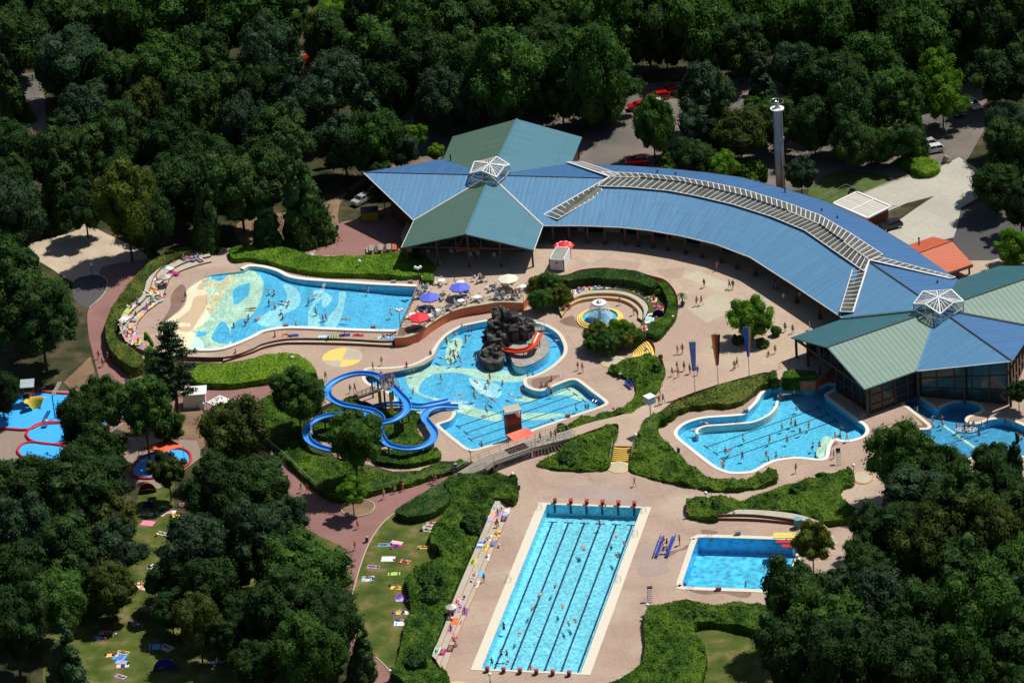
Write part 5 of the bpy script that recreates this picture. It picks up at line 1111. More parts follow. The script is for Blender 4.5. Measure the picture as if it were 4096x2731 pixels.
mr = N_.new('ShaderNodeMapRange'); mr.inputs[1].default_value = .4; mr.inputs[2].default_value = .75; mr.inputs[3].default_value = .15; mr.inputs[4].default_value = .8; L_.new(nz.outputs['Fac'], mr.inputs[0]); L_.new(mr.outputs[0], mx.inputs[0]); L_.new(tr_.outputs[0], mx.inputs[1]); L_.new(df.outputs[0], mx.inputs[2]); L_.new(mx.outputs[0], N_['Material Output'].inputs[0])
mb = MB(); mb.lathe((fc.x, fc.y, 0), [(1.24, 3.05), (1.5, 2.7), (1.72, 1.9), (1.85, .42)], 40); mb.build('water_curtain', mw, t, smooth=True)
mb = MB(); mb.lathe((fc.x, fc.y, 0), [(2.95, .4), (.01, .4)], 48); o_ = mb.build('water', w_thin); struct(o_)
mwf, N_, L_, b_s = nodes('white_foam'); b_s.inputs['Base Color'].default_value = (.85, .92, .97, 1); tr_ = N_.new('ShaderNodeBsdfTransparent'); mx = N_.new('ShaderNodeMixShader'); tc = N_.new('ShaderNodeTexCoord'); nz = N_.new('ShaderNodeTexNoise'); nz.inputs['Scale'].default_value = 2.5; nz.inputs['Detail'].default_value = 6
L_.new(tc.outputs['Object'], nz.inputs['Vector']); mr = N_.new('ShaderNodeMapRange'); mr.inputs[1].default_value = .42; mr.inputs[2].default_value = .7; mr.inputs[3].default_value = .0; mr.inputs[4].default_value = .8; L_.new(nz.outputs['Fac'], mr.inputs[0]); L_.new(mr.outputs[0], mx.inputs[0]); L_.new(tr_.outputs[0], mx.inputs[1]); L_.new(b_s.outputs[0], mx.inputs[2]); L_.new(mx.outputs[0], N_['Material Output'].inputs[0])
mb = MB(); mb.lathe((fc.x, fc.y, 0), [(2.4, .41), (1.2, .42)], 40); mb.build('foam', mwf, t)
for sp, z, lab in [(['F', (1960, 540), (2050, 520), (2110, 505), (2100, 530), (2000, 575), (1950, 580)], ZW + .02, 'white splash at the end of the lower blue slide'), (['F', (1880, 480), (1990, 470), (2060, 490), (1980, 500), (1890, 500)], ZW + .02, 'white splash at the end of the upper blue slide'),
                   (['F', (2060, 270), (2150, 290), (2230, 360), (2300, 440), (2200, 430), (2120, 370)], ZW + .02, 'pale foam streak across the activity pool'), (['H', (1760, 665), (1850, 655), (1950, 665), (1930, 700), (1800, 700)], ZW + .02, 'white splashing foam in front of the cream tongue'), (['H', (2070, 790), (2130, 785), (2130, 830), (2090, 830)], ZW + .02, 'small white splash in the far right pool'),
                   (['B', (640, 640), (660, 610), (720, 470), (730, 480), (690, 620)], ZWV - .05, 'thin water jet arching into the wave pool')]:
    o = outline(sp, z); c = sum(o, Vector((0, 0))) / len(o); mb = MB(); mb.poly(o, 0, z)
    tag(mb.build('foam', mwf, origin=(c.x, c.y, z)), lab, 'foam', 'patches of foam on the water')
# ============================================================ people and towels
def skin_body(J, edges, rad, root='pelvis'):
    names = list(J); idx = {n: i for i, n in enumerate(names)}
    me = bpy.data.meshes.new('sk'); me.from_pydata([J[n] for n in names], [(idx[a], idx[b]) for a, b in edges], []); ob = bpy.data.objects.new('sk', me); COL.objects.link(ob)
    md = ob.modifiers.new('s', 'SKIN'); md.use_smooth_shade = True
    for n in names: v = me.skin_vertices[0].data[idx[n]]; v.radius = rad[n] if isinstance(rad[n], tuple) else (rad[n], rad[n]); v.use_root = (n == root)
    ob.modifiers.new('u', 'SUBSURF').levels = 1
    dg = bpy.context.evaluated_depsgraph_get(); m2 = bpy.data.meshes.new_from_object(ob.evaluated_get(dg)); bpy.data.objects.remove(ob); m2.name = 'person'; return m2
BASE = dict(pelvis=(0, 0, .95), spine=(0, .01, 1.12), chest=(0, 0, 1.32), neck=(0, .01, 1.49), chin=(0, -.01, 1.56), nose=(0, -.02, 1.63), head=(0, .0, 1.70))
for s_, n_ in ((-1, 'L'), (1, 'R')):
    BASE.update({'sh' + n_: (s_ * .17, .01, 1.40), 'el' + n_: (s_ * .25, .03, 1.13), 'wr' + n_: (s_ * .27, -.04, .90), 'ha' + n_: (s_ * .27, -.07, .80), 'th' + n_: (s_ * .225, -.10, .85), 'hp' + n_: (s_ * .10, 0, .90), 'kn' + n_: (s_ * .11, -.02, .50), 'an' + n_: (s_ * .12, .02, .08), 'to' + n_: (s_ * .13, -.15, .035)})
EDG = [('pelvis', 'spine'), ('spine', 'chest'), ('chest', 'neck'), ('neck', 'chin'), ('chin', 'nose'), ('nose', 'head')]
for n_ in 'LR': EDG += [('chest', 'sh' + n_), ('sh' + n_, 'el' + n_), ('el' + n_, 'wr' + n_), ('wr' + n_, 'ha' + n_), ('wr' + n_, 'th' + n_), ('pelvis', 'hp' + n_), ('hp' + n_, 'kn' + n_), ('kn' + n_, 'an' + n_), ('an' + n_, 'to' + n_)]
RAD = dict(pelvis=(.14, .11), spine=(.125, .10), chest=(.16, .11), neck=.055, chin=.07, nose=.095, head=.08)
for n_ in 'LR': RAD.update({'sh' + n_: .058, 'el' + n_: .042, 'wr' + n_: .028, 'ha' + n_: (.034, .018), 'th' + n_: .014, 'hp' + n_: .088, 'kn' + n_: .056, 'an' + n_: .036, 'to' + n_: (.036, .024)})
def posed(**k): J = dict(BASE); J.update(k); return J
P_STAND = posed(); P_WALK = posed(knL=(-.11, -.20, .52), anL=(-.11, -.22, .12), toL=(-.12, -.38, .06), knR=(.11, .06, .50), anR=(.11, .30, .14), toR=(.12, .16, .04), elL=(-.24, .12, 1.14), wrL=(-.25, .10, .92), haL=(-.25, .08, .84), thL=(-.21, .05, .88), elR=(.24, -.06, 1.13), wrR=(.22, -.24, .98), haR=(.20, -.33, .95), thR=(.16, -.28, 1.0))
P_WATER = posed(knL=(-.13, -.30, .66), anL=(-.13, -.05, .42), toL=(-.13, -.18, .36), knR=(.13, -.26, .62), anR=(.13, .02, .40), toR=(.13, -.1, .34), elL=(-.38, -.05, 1.28), wrL=(-.52, -.22, 1.22), haL=(-.56, -.31, 1.2), thL=(-.48, -.30, 1.24), elR=(.36, -.1, 1.27), wrR=(.42, -.32, 1.2), haR=(.42, -.42, 1.2), thR=(.36, -.36, 1.24))
SIT = dict(pelvis=(0, 0, .12), spine=(0, .05, .30), chest=(0, .08, .50), neck=(0, .06, .67), chin=(0, .03, .74), nose=(0, .02, .81), head=(0, .04, .88))
for s_, n_ in ((-1, 'L'), (1, 'R')): SIT.update({'sh' + n_: (s_ * .17, .08, .58), 'el' + n_: (s_ * .27, .12, .34), 'wr' + n_: (s_ * .27, -.06, .22), 'ha' + n_: (s_ * .25, -.15, .2), 'th' + n_: (s_ * .2, -.10, .25), 'hp' + n_: (s_ * .10, -.05, .12), 'kn' + n_: (s_ * .13, -.42, .36 if s_ > 0 else .2), 'an' + n_: (s_ * .13, -.72, .08), 'to' + n_: (s_ * .14, -.86, .06)})
def lying(J, arms=0):
    o = {n: (x, -(z - .95), .12 + y) for n, (x, y, z) in J.items()}
    return o
P_LIE = lying(P_STAND); P_SWIM = lying(posed(elL=(-.20, .0, 1.66), wrL=(-.14, .02, 1.90), haL=(-.12, .02, 2.0), thL=(-.08, .02, 1.94), elR=(.28, .0, 1.2), wrR=(.3, .02, .98), haR=(.3, .02, .9), thR=(.26, .02, .95), toL=(-.12, .02, -.05), toR=(.12, .02, -.05)))
POSES = dict(stand=P_STAND, walk=P_WALK, water=P_WATER, sit=SIT, lie=P_LIE, swim=P_SWIM)
m_skin = [mat('skin_%d' % i, c, .6, .04) for i, c in enumerate(((.50, .27, .17), (.42, .21, .13), (.56, .32, .22), (.32, .16, .09)))]
m_hair = [mat('hair_%d' % i, c, .7, .1) for i, c in enumerate(((.02, .014, .01), (.05, .028, .015), (.16, .09, .035), (.30, .20, .09)))]
CLO = dict(black=(.015, .015, .02), navy=(.02, .03, .10), red=C(195, 30, 40), blue=C(50, 90, 190), white=(.72, .72, .70), pink=C(225, 110, 150), green=C(70, 140, 60), orange=C(225, 120, 40), turquoise=C(50, 170, 170), purple=C(100, 60, 140), yellow=C(230, 200, 60))
m_clo = {k: mat('cloth_' + k, v, .8, .06) for k, v in CLO.items()}
PROTO = {}
for pn, J in POSES.items():
    body = skin_body(J, EDG, RAD); body.materials.clear(); body.materials.append(m_skin[0])
    h = Vector(J['nose']); hd = Vector(J['head']); up_ = (hd - h).normalized(); bk = Vector(J['nose']) + (Vector(J['chest']) - Vector(J['nose'])) * 0
    back = Vector((0, 1, 0)) if pn not in ('lie', 'swim') else Vector((0, 0, -1) if pn == 'lie' else (0, 0, 1))
    def mk(long):
        mb = MB(); mb.sphere(h + up_ * .035 + back * .025, .112, 10, 7, 0)
        if long: mb.sphere(h - up_ * .07 + back * .075, .085, 8, 6, 0, (1, .8, 1.5) if pn not in ('lie', 'swim') else (1, 1.5, .8))
        me = bpy.data.meshes.new('hair'); me.from_pydata([tuple(v) for v in mb.v], [], mb.f); me.polygons.foreach_set('use_smooth', [True] * len(mb.f)); me.materials.append(m_hair[0]); return me
    def mc(kind):
        mb = MB(); pe = Vector(J['pelvis']); sp = Vector(J['spine']); ch = Vector(J['chest'])
        mb.cyl(pe - (sp - pe) * .35, pe.lerp(sp, .55), .158, .142, 12)
        for n_ in 'LR': hp, kn = Vector(J['hp' + n_]), Vector(J['kn' + n_]); mb.cyl(hp, hp.lerp(kn, .5 if kind == 'shorts' else .16), .108, .10 if kind == 'shorts' else .1, 10)
        if kind == 'swimsuit': mb.cyl(ch - (ch - sp) * .25, ch + (ch - sp) * .25, .172, .168, 12)
        if kind == 'shirt':
            mb.cyl(sp - (sp - pe) * .5, ch + (ch - sp) * .55, .16, .185, 12)
            for n_ in 'LR': a_, b_ = Vector(J['sh' + n_]), Vector(J['el' + n_]); mb.cyl(a_, a_.lerp(b_, .6), .08, .075, 8)
        me = bpy.data.meshes.new(kind); me.from_pydata([tuple(v) for v in mb.v], [], mb.f); me.polygons.foreach_set('use_smooth', [True] * len(mb.f)); me.materials.append(m_clo['black']); return me
    PROTO[pn] = (body, mk(False), mk(True), {k: mc(k) for k in ('shorts', 'swimsuit', 'shirt')})
pr_ = random.Random(21)
def person(p, pose, rz, place, col=None, kind=None, sink=0, sc=None, verb=None):
    body, hs, hl, cl = PROTO[pose]; kind = kind or pr_.choice(['shorts', 'swimsuit', 'shorts', 'swimsuit']); col = col or pr_.choice(['black', 'navy', 'red', 'blue', 'pink', 'turquoise', 'black', 'orange', 'green', 'purple', 'white'])
    b = bpy.data.objects.new('person', body); COL.objects.link(b); b.location = (p.x, p.y, p.z - sink); b.rotation_euler.z = rz; k = sc or pr_.uniform(.88, 1.06); b.scale = (k, k, k); repaint(b, m_skin[pr_.choice([0, 0, 1, 2, 2, 3])])
    h = bpy.data.objects.new('hair', hl if kind == 'swimsuit' else hs); COL.objects.link(h); h.parent = b; repaint(h, pr_.choice(m_hair))
    c = bpy.data.objects.new(kind if kind != 'swimsuit' else 'swimsuit', cl[kind]); COL.objects.link(c); c.parent = b; repaint(c, m_clo[col])
    v = verb or dict(stand='standing', walk='walking', water='standing', sit='sitting', lie='lying', swim='swimming')[pose]
    tag(b, 'person in %s %s %s %s' % (col, kind, v, place), 'person', 'people ' + ('in the water' if pose in ('water', 'swim') else 'on land')); return b
bpy.context.view_layer.update(); DG = bpy.context.evaluated_depsgraph_get()
def hit(c, x, y, z):
    px, py = q(c, x, y); d = (G(px, py, 0) - CP).normalized(); ok, loc, nr, *_ = S.ray_cast(DG, CP, d)
    if ok and nr.z > .7: return loc
    return G(px, py, z)
def crowd(spec, pose, place, z, sink=0, rz=None, **k):
    c = 'A'
    for e in spec:
        if isinstance(e, str): c = e; continue
        x, y = e[:2]; ps = e[2] if len(e) > 2 and e[2] in POSES else pose; col = next((w_ for w_ in e[2:] if w_ in CLO), None); kd = next((w_ for w_ in e[2:] if w_ in ('shirt', 'shorts', 'swimsuit')), None)
        p = W(c, x, y, z) if ps in ('water', 'swim') or z > 3 or k.get('fix') else hit(c, x, y, z)
        sk_ = {'water': sink, 'swim': .12}.get(ps, 0)
        person(p, ps, pr_.uniform(0, 6.28) if rz is None else rz + pr_.uniform(-.5, .5), place, col, kd, sk_)
ZV = ZWV - .12
crowd(['B', (175, 635), (228, 640), (600, 668, 'swim', 'orange'), (550, 725), (180, 740), (230, 765), (303, 718, 'swim'), (358, 735, 'swim'), (618, 815), (685, 870), (714, 862), (900, 885, 'swim'), (1108, 610, 'white'), (1322, 820), (292, 820), (308, 865)], 'water', 'in the deep half of the wave pool', ZV, 1.05)
crowd(['A', (2200, 955), (2310, 935), (2340, 895), 'B', (435, 950), (72, 880, 'swim'), (10, 785, 'swim')], 'water', 'in the shallow half of the wave pool', ZV, .7)
crowd(['B', (2030, 1085), (1935, 1120), (1885, 1200), (1915, 1210), (1925, 1245), (1960, 1225), (1890, 1285), (1978, 1275), (1790, 1250, 'swim'), (2055, 980), (2090, 980), (2125, 1250, 'red'), (1850, 1100)], 'water', 'in the activity pool left of the rocks', ZW, 1.0)
crowd(['F', (1525, 200), (1795, 255), (1535, 390), (2120, 292, 'swim'), (2215, 360), (2240, 305, 'pink'), (2255, 250), (1965, 420, 'swim', 'red'), (2110, 440), (2220, 560), (2280, 465, 'swim'), (1235, 225), (1420, 365, 'swim'), (2180, 885)], 'water', 'in the middle of the activity pool', ZW, 1.0)
crowd(['G', (25, 315), (105, 420, 'swim'), (205, 385), (480, 395), (712, 540), (805, 530), (830, 530), (260, 240), (310, 235), (100, 80), 'C', (515, 1090, 'swim'), (430, 1015, 'swim'), (100, 1255)], 'water', 'in the right part of the activity pool', ZW, 1.0)
crowd(['G', (1925, 685, 'swim'), (2225, 690), (2285, 830), (2120, 945), (2165, 935, 'swim'), (2280, 995), (2085, 1060, 'swim', 'red'), (2105, 1085), (1830, 760, 'swim')], 'water', 'in the left part of the right pool', ZW, 1.0)
crowd(['H', (240, 405), (262, 400), (305, 378, 'swim'), (385, 362), (430, 338), (480, 382), (395, 492), (355, 617, 'pink'), (390, 632), (275, 658), (430, 692, 'red'), (508, 650, 'yellow'), (170, 768, 'red'), (320, 762), (540, 825), (597, 815), (140, 893), (225, 897), (160, 942), (780, 682), (730, 735), (775, 748), (305, 915, 'swim')], 'water', 'in the right part of the right pool', ZW, 1.0)
crowd(['H', (1435, 512), (1565, 585), (1645, 592), (1650, 622), (1775, 662), (1798, 648), (1845, 638), (1845, 682), (1880, 638), (1990, 642), (1970, 712), (2190, 607), (2250, 632), (2305, 748), (2335, 752), (2110, 815), (1990, 885), (1565, 637), (2040, 612), (1920, 640)], 'water', 'in the far right pool', ZW, 1.05)
crowd(['N', (230, 430, 'water'), (385, 565), (460, 632), (75, 680), (390, 750), 'M', (2200, 680), (1930, 1040), (1790, 1120), (1715, 1250), (2000, 1230), (2055, 1390), (1445, 1400, 'water'), 'O', (1680, 462, 'water'), (1828, 550), (1655, 715, 'water'), (1708, 712, 'water'), (1718, 815), (1568, 797, 'water'), (1940, 860), (2350, 420), 'N', (290, 300, 'water'), (370, 302, 'water')], 'swim', 'in the lap pool', ZW, 1.35, rz=-.2)
crowd(['N', (1605, 1000, 'water'), (1035, 1020, 'water')], 'water', 'in the diving pool', ZW, 1.45)
crowd(['A', (930, 1260, 'red'), (1015, 1275, 'navy', 'shirt'), (1030, 1240, 'red', 'shirt'), (968, 1330, 'stand')], 'walk', 'on the red path at the left', 0)
crowd(['A', (2222, 1245, 'yellow'), 'B', (240, 1090, 'stand', 'red'), (1240, 1320), (1160, 1375, 'stand'), 'F', (715, 288), (945, 403, 'black'), (990, 398)], 'walk', 'on the deck around the yellow disc', 0)
crowd(['A', (1750, 710, 'stand')], 'stand', 'at the rim of the sandy beach', ZWV)
crowd(['F', (210, 1040, 'shirt', 'white'), (335, 1268, 'blue', 'shirt'), (356, 1275, 'navy'), (485, 1335), (540, 1345, 'red', 'shirt'), (1262, 1400), (1365, 1345), (1425, 1305, 'black', 'shirt'), (1440, 1325, 'red'), (1720, 1250, 'navy', 'shirt'), (1750, 1262), 'M', (75, 505), (50, 705)], 'walk', 'on the red path below the slides', 0)
crowd(['F', (1915, 1172, 'blue', 'shirt')], 'stand', 'on the red path by the foot bridge', .8)
crowd(['G', (380, 855), (482, 835), (524, 835, 'red', 'swimsuit')], 'walk', 'crossing the foot bridge', 1.7)
crowd(['G', (735, 190), (778, 208, 'stand'), 'C', (1130, 752), (1258, 848, 'stand', 'green')], 'walk', 'on the deck right of the activity pool or fountain', 0)
crowd(['C', (1922, 587, 'stand', 'black', 'shirt'), (2160, 600, 'black'), (2193, 604, 'black', 'shirt'), (1852, 760, 'black'), (1897, 754, 'black', 'swimsuit'), (2060, 395, 'blue', 'shirt'), (2040, 432, 'pink')], 'walk', 'on the plaza in front of the arcade', ZP)
crowd(['C', (1672, 1214), (1718, 1208, 'navy'), 'G', (1622, 244, 'black'), (1668, 190), (1678, 255, 'stand'), (1734, 194, 'stand'), (1788, 222, 'stand', 'black'), (1860, 234, 'blue', 'shirt'), (2207, 180, 'green'), (2232, 158)], 'walk', 'on the plaza around the flag poles', ZP)
crowd(['G', (1508, 435, 'stand'), (1500, 515, 'red'), (1537, 502, 'blue')], 'walk', 'on the path between the two hedge beds', ZP)
crowd(['D', (303, 915, 'stand', 'black'), (368, 930, 'stand'), (512, 900, 'stand'), (158, 1122, 'sit'), (217, 1102, 'stand'), (225, 575, 'blue', 'shirt'), (290, 658, 'white', 'shirt'), (430, 650, 'white', 'shirt')], 'walk', 'on the plaza near the arcade', ZP)
crowd(['G', (1267, 1280, 'white', 'swimsuit'), 'N', (1060, 400, 'black'), (985, 658, 'stand', 'black'), 'H', (835, 788, 'white', 'shirt', 'stand'), (395, 1055, 'black', 'swimsuit'), (720, 930, 'stand')], 'walk', 'on the lower deck between the pools', 0)
crowd(['M', (1262, 1005, 'stand', 'black'), (1390, 495), 'O', (1225, 665)], 'walk', 'beside the lap pool steps', 0)
for sp, pl in ((['B', (1925, 1035), (2000, 965), (1700, 1215), (1850, 1095), (1475, 1330)], 'on the rim of the activity pool'), (['G', (395, 345), (435, 345, 'orange'), (455, 358), (485, 290)], 'on the small peninsula rim')): crowd(sp, 'sit', pl, .05)
for i, (x, y) in enumerate(((835, 600), (862, 625), (830, 690), (865, 690))): person(W('N', x, y + 20, .45), 'sit', -1.2 if i < 9 else 0, 'on the double sided blue bench', None, None)
for x, y in ((1235, 325), (1262, 345), (1285, 318), (1305, 350), (1330, 300), (1350, 330), (1290, 290), (1335, 355)): person(W('F', x, y, 4.1), 'stand', pr_.uniform(0, 6), 'queueing on the slide tower platform', pr_.choice(['blue', 'red', 'navy', 'purple']), sc=.85)
for c_, x, y in (('C', 118, 650), ('C', 150, 640), ('C', 188, 640), ('B', 1930, 535), ('B', 2110, 505), ('B', 2165, 515), ('B', 1630, 585), ('B', 1740, 830)): person(W(c_, x, y, ZP + .42), 'sit', pr_.uniform(0, 6), 'at a cafe table on the terrace', pr_.choice(['red', 'white', 'blue', 'black']), 'shirt')
# towels
TW = dict(white=(.70, .70, .68), blue=C(70, 120, 210), navy=C(30, 45, 120), pink=C(230, 130, 165), magenta=C(170, 30, 110), red=C(210, 45, 50), yellow=C(235, 200, 60), lime=C(170, 205, 80), orange=C(235, 110, 60), purple=C(130, 80, 165), teal=C(60, 165, 170), cream=(.66, .62, .46), lilac=C(175, 165, 210), black=(.03, .03, .035), sky=C(110, 185, 225), mint=C(150, 215, 200), peach=C(240, 180, 130), maroon=C(110, 20, 50))
m_tw = {k: mat('towel_' + k, v, .95, .08, 4) for k, v in TW.items()}
def towel_mesh(w_, l_, style):
    mb = MB(); n = 9; cols = []
    for i in range(n):
        a, b = -l_ / 2 + l_ * i / n, -l_ / 2 + l_ * (i + 1) / n; wv = lambda t_: .012 * math.sin(t_ * 5)
        mi = {0: 0, 1: i % 2, 2: 1 if i in (1, 7) else 0, 3: 1 if 3 <= i <= 5 else 0}[style]
        mb.quad((-w_ / 2, a, .03 + wv(a)), (w_ / 2, a, .03 + wv(a + .3)), (w_ / 2, b, .03 + wv(b + .3)), (-w_ / 2, b, .03 + wv(b)), mi)
    for s_ in (-1, 1): mb.quad((s_ * w_ / 2, -l_ / 2, 0), (s_ * w_ / 2, l_ / 2, 0), (s_ * w_ / 2, l_ / 2, .03), (s_ * w_ / 2, -l_ / 2, .03)); mb.quad((-w_ / 2, s_ * l_ / 2, 0), (w_ / 2, s_ * l_ / 2, 0), (w_ / 2, s_ * l_ / 2, .03), (-w_ / 2, s_ * l_ / 2, .03))
    me = bpy.data.meshes.new('towel'); me.from_pydata([tuple(v) for v in mb.v], [], mb.f); me.materials.append(m_tw['white']); me.materials.append(m_tw['blue']); me.polygons.foreach_set('material_index', mb.m); return me
TM = [towel_mesh(.95, 1.85, s_) for s_ in range(4)] + [towel_mesh(1.5, 2.1, 2)]
SN = ['plain', 'striped', 'banded', 'two tone', 'banded']
bagm = None
def towels(spec, place, z, ang=0.0, occ=.5, jit=.3, big=False):
    c = 'A'
    for e in spec:
        if isinstance(e, str): c = e; continue
        x, y, col = e[:3]; p = hit(c, x, y, z); st = 4 if big or 'big' in e else pr_.randrange(4); a = ang + pr_.uniform(-jit, jit)
        o = bpy.data.objects.new('towel', TM[st]); COL.objects.link(o); o.location = p + Vector((0, 0, .012)); o.rotation_euler.z = a
        c2 = pr_.choice(['white', 'yellow', 'sky', 'pink', 'navy', 'cream'])
        for i, m_ in enumerate((m_tw[col], m_tw[c2])): o.material_slots[i].link = 'OBJECT'; o.material_slots[i].material = m_
        tag(o, '%s %s %s towel %s' % ('large' if st == 4 else 'narrow', SN[st], col, place), 'towel', 'towels spread out ' + place)
        if pr_.random() < occ or 'p' in e[3:]:
            ps = pr_.choice(['lie', 'sit', 'lie']); person(p + Vector((0, 0, .045)), ps, a + (math.pi if pr_.random() < .3 else 0), 'on a towel ' + place)
        if pr_.random() < .45: bag(p + Vector((pr_.choice([-1, 1]) * pr_.uniform(.7, 1.0), pr_.uniform(-.8, .8), 0)), place)
BG = []
def bag(p, place):
    k = pr_.randrange(2)
    if len(BG) < 2:
        for kk in range(2):
            mb = MB(); mb.sphere((0, 0, .16), .2, 10, 6, 0, (1.2, .75, .85), .3, kk); mb.tube([Vector((-.14 + .28 * i / 6, 0, .3 + .14 * math.sin(math.pi * i / 6))) for i in range(7)], .02, 5); me = bpy.data.meshes.new('bag'); me.from_pydata([tuple(v) for v in mb.v], [], mb.f); me.materials.append(m_clo['black']); BG.append(me)
    col = pr_.choice(['black', 'navy', 'red', 'blue', 'white', 'green', 'pink']); o = bpy.data.objects.new('bag', BG[k]); COL.objects.link(o); o.location = p; o.rotation_euler.z = pr_.uniform(0, 6); s = pr_.uniform(.8, 1.3); o.scale = (s, s, s); repaint(o, m_clo[col]); tag(o, 'small %s bag by a towel %s' % (col, place), 'bag', 'bags beside the towels')
L1_ = -.2
towels(['M', (1365, 310, 'white'), (1390, 360, 'blue'), (1345, 365, 'yellow'), (1325, 405, 'lilac'), (1475, 335, 'white'), (1455, 372, 'sky'), (1445, 408, 'navy', 'p'), (1380, 440, 'pink', 'p'), (1385, 550, 'yellow'), (1305, 590, 'white', 'p'), (1345, 645, 'black', 'p'), (1225, 655, 'blue'), (1270, 680, 'yellow', 'p'), (1285, 775, 'white', 'p'), (1160, 810, 'lime', 'p'), (1165, 942, 'lilac', 'p'), (1230, 930, 'sky'), (1185, 1025, 'white'), (1015, 1178, 'pink', 'p'), (1035, 1255, 'lilac'), (1078, 1282, 'purple', 'p'), (985, 1372, 'orange'), 'O', (1185, 512, 'pink'), (1218, 588, 'red', 'p'), (1180, 688, 'black'), (1105, 722, 'magenta'), (1055, 705, 'mint', 'p'), (1195, 330, 'navy', 'p'), (1175, 395, 'black', 'p')], 'on the lap pool steps', .4, L1_, .35, .12)
towels(['M', (325, 655, 'sky'), (435, 665, 'magenta'), (440, 635, 'white'), (690, 678, 'yellow', 'p'), (725, 515, 'white', 'p'), (740, 485, 'white', 'p'), (770, 455, 'lilac', 'p'), (360, 788, 'white', 'big'), (520, 812, 'red', 'p'), (220, 862, 'lilac', 'p'), (170, 965, 'white', 'p'), (165, 985, 'sky'), (415, 928, 'lime'), (440, 1060, 'yellow', 'p'), (495, 1150, 'purple', 'big'), (490, 1172, 'lilac'), (455, 1295, 'purple'), (505, 1290, 'white', 'p'), (480, 1365, 'navy'), (480, 1392, 'white', 'big')], 'on the long sunny lawn', 0, 1.35, .3, .35)
towels(['L', (450, 602, 'mint', 'p'), (450, 688, 'pink', 'big'), (590, 785, 'white', 'p'), (520, 1105, 'white', 'big'), (390, 1262, 'yellow', 'p'), (390, 1295, 'white'), (720, 622, 'yellow'), (660, 582, 'white'), (805, 512, 'pink', 'p'), (560, 600, 'cream', 'p'), (1305, 672, 'white', 'p'), 'P', (680, 320, 'orange', 'p'), (740, 315, 'white', 'p'), (565, 455, 'lilac', 'p'), (600, 470, 'navy', 'p'), (285, 540, 'white', 'p'), (345, 545, 'black', 'p'), (230, 592, 'blue', 'p'), (765, 672, 'sky', 'big'), (860, 682, 'white', 'big'), (450, 727, 'lime'), (420, 772, 'blue', 'big'), (440, 818, 'sky'), (450, 852, 'cream'), (350, 752, 'peach'), (1340, 825, 'navy', 'p'), (430, 952, 'lilac', 'p'), (790, 235, 'orange', 'p')], 'on the shaded left lawn', 0, 1.2, .2, .4)
towels(['L', (1915, 858, 'mint', 'big'), (1905, 845, 'cream')], 'on the small lawn beside the red path', 0, 1.4, .9, .1)
towels(['A', (1885, 272, 'white', 'p'), (1860, 300, 'sky', 'p'), (1880, 320, 'pink', 'p'), (1800, 318, 'blue', 'p'), (1745, 300, 'white', 'p'), (1725, 320, 'black', 'p'), (1620, 345, 'white', 'p'), (1590, 405, 'white'), (1550, 395, 'sky'), (1520, 400, 'maroon', 'p'), (1640, 452, 'magenta'), (1480, 520, 'white', 'p'), (1540, 545, 'black', 'p'), (1470, 555, 'cream', 'p'), (1430, 600, 'orange', 'p'), (1460, 640, 'yellow', 'p'), (1385, 640, 'white', 'p'), (1370, 690, 'pink'), (1430, 695, 'teal', 'p'), (1500, 665, 'pink', 'p'), (1490, 700, 'white'), (1310, 755, 'sky', 'big'), (1290, 725, 'black', 'p')], 'on the upper beach steps', 1.3, .6, .3, .4)
towels(['A', (1235, 775, 'cream', 'p'), (1205, 805, 'lime'), (1385, 780, 'purple', 'p'), (1420, 750, 'white', 'p'), (1280, 850, 'cream', 'p'), (1310, 860, 'yellow'), (1265, 892, 'maroon'), (1175, 880, 'white', 'big'), (1150, 925, 'black', 'p'), (1205, 952, 'peach'), (1250, 965, 'orange', 'p'), (1175, 1005, 'lilac', 'p'), (1250, 1018, 'sky'), (1200, 1040, 'red', 'p'), (1270, 1065, 'pink'), (1225, 1105, 'pink', 'p'), (1300, 1105, 'lime', 'p'), (1310, 1130, 'blue')], 'on the lower beach steps', 1.3, -.2, .3, .4)
towels(['B', (405, 1040, 'navy'), (350, 1035, 'orange', 'p'), (690, 1050, 'sky'), (775, 1052, 'lime'), (890, 1037, 'navy', 'p'), (1020, 1037, 'red', 'p'), (1255, 1058, 'white', 'p'), (1320, 1062, 'blue')], 'along the lower edge of the wave pool', ZWV, 1.45, .1, .15)
towels(['C', (690, 635, 'white', 'p'), (745, 605, 'navy', 'p'), (790, 595, 'lilac', 'p'), (840, 590, 'lime', 'p'), (890, 580, 'sky', 'p'), (930, 575, 'white', 'p'), (985, 560, 'sky', 'p'), (1010, 575, 'white'), (1060, 545, 'white'), (1100, 575, 'pink', 'p'), (1170, 578, 'teal', 'big'), (1228, 583, 'red', 'big'), (1280, 605, 'lime', 'p'), (1330, 625, 'lilac'), (1345, 580, 'pink', 'p'), (1450, 705, 'pink'), (1400, 695, 'navy', 'p'), (1480, 775, 'magenta', 'p'), (1520, 780, 'pink', 'p'), (1410, 880, 'mint', 'big'), (1390, 915, 'purple'), (1425, 855, 'cream'), (1360, 970, 'pink', 'p'), (860, 545, 'red', 'p'), (1200, 530, 'navy', 'p'), (645, 665, 'yellow', 'p')], 'on the fountain lawn', 1.0, .1, .3, .3)
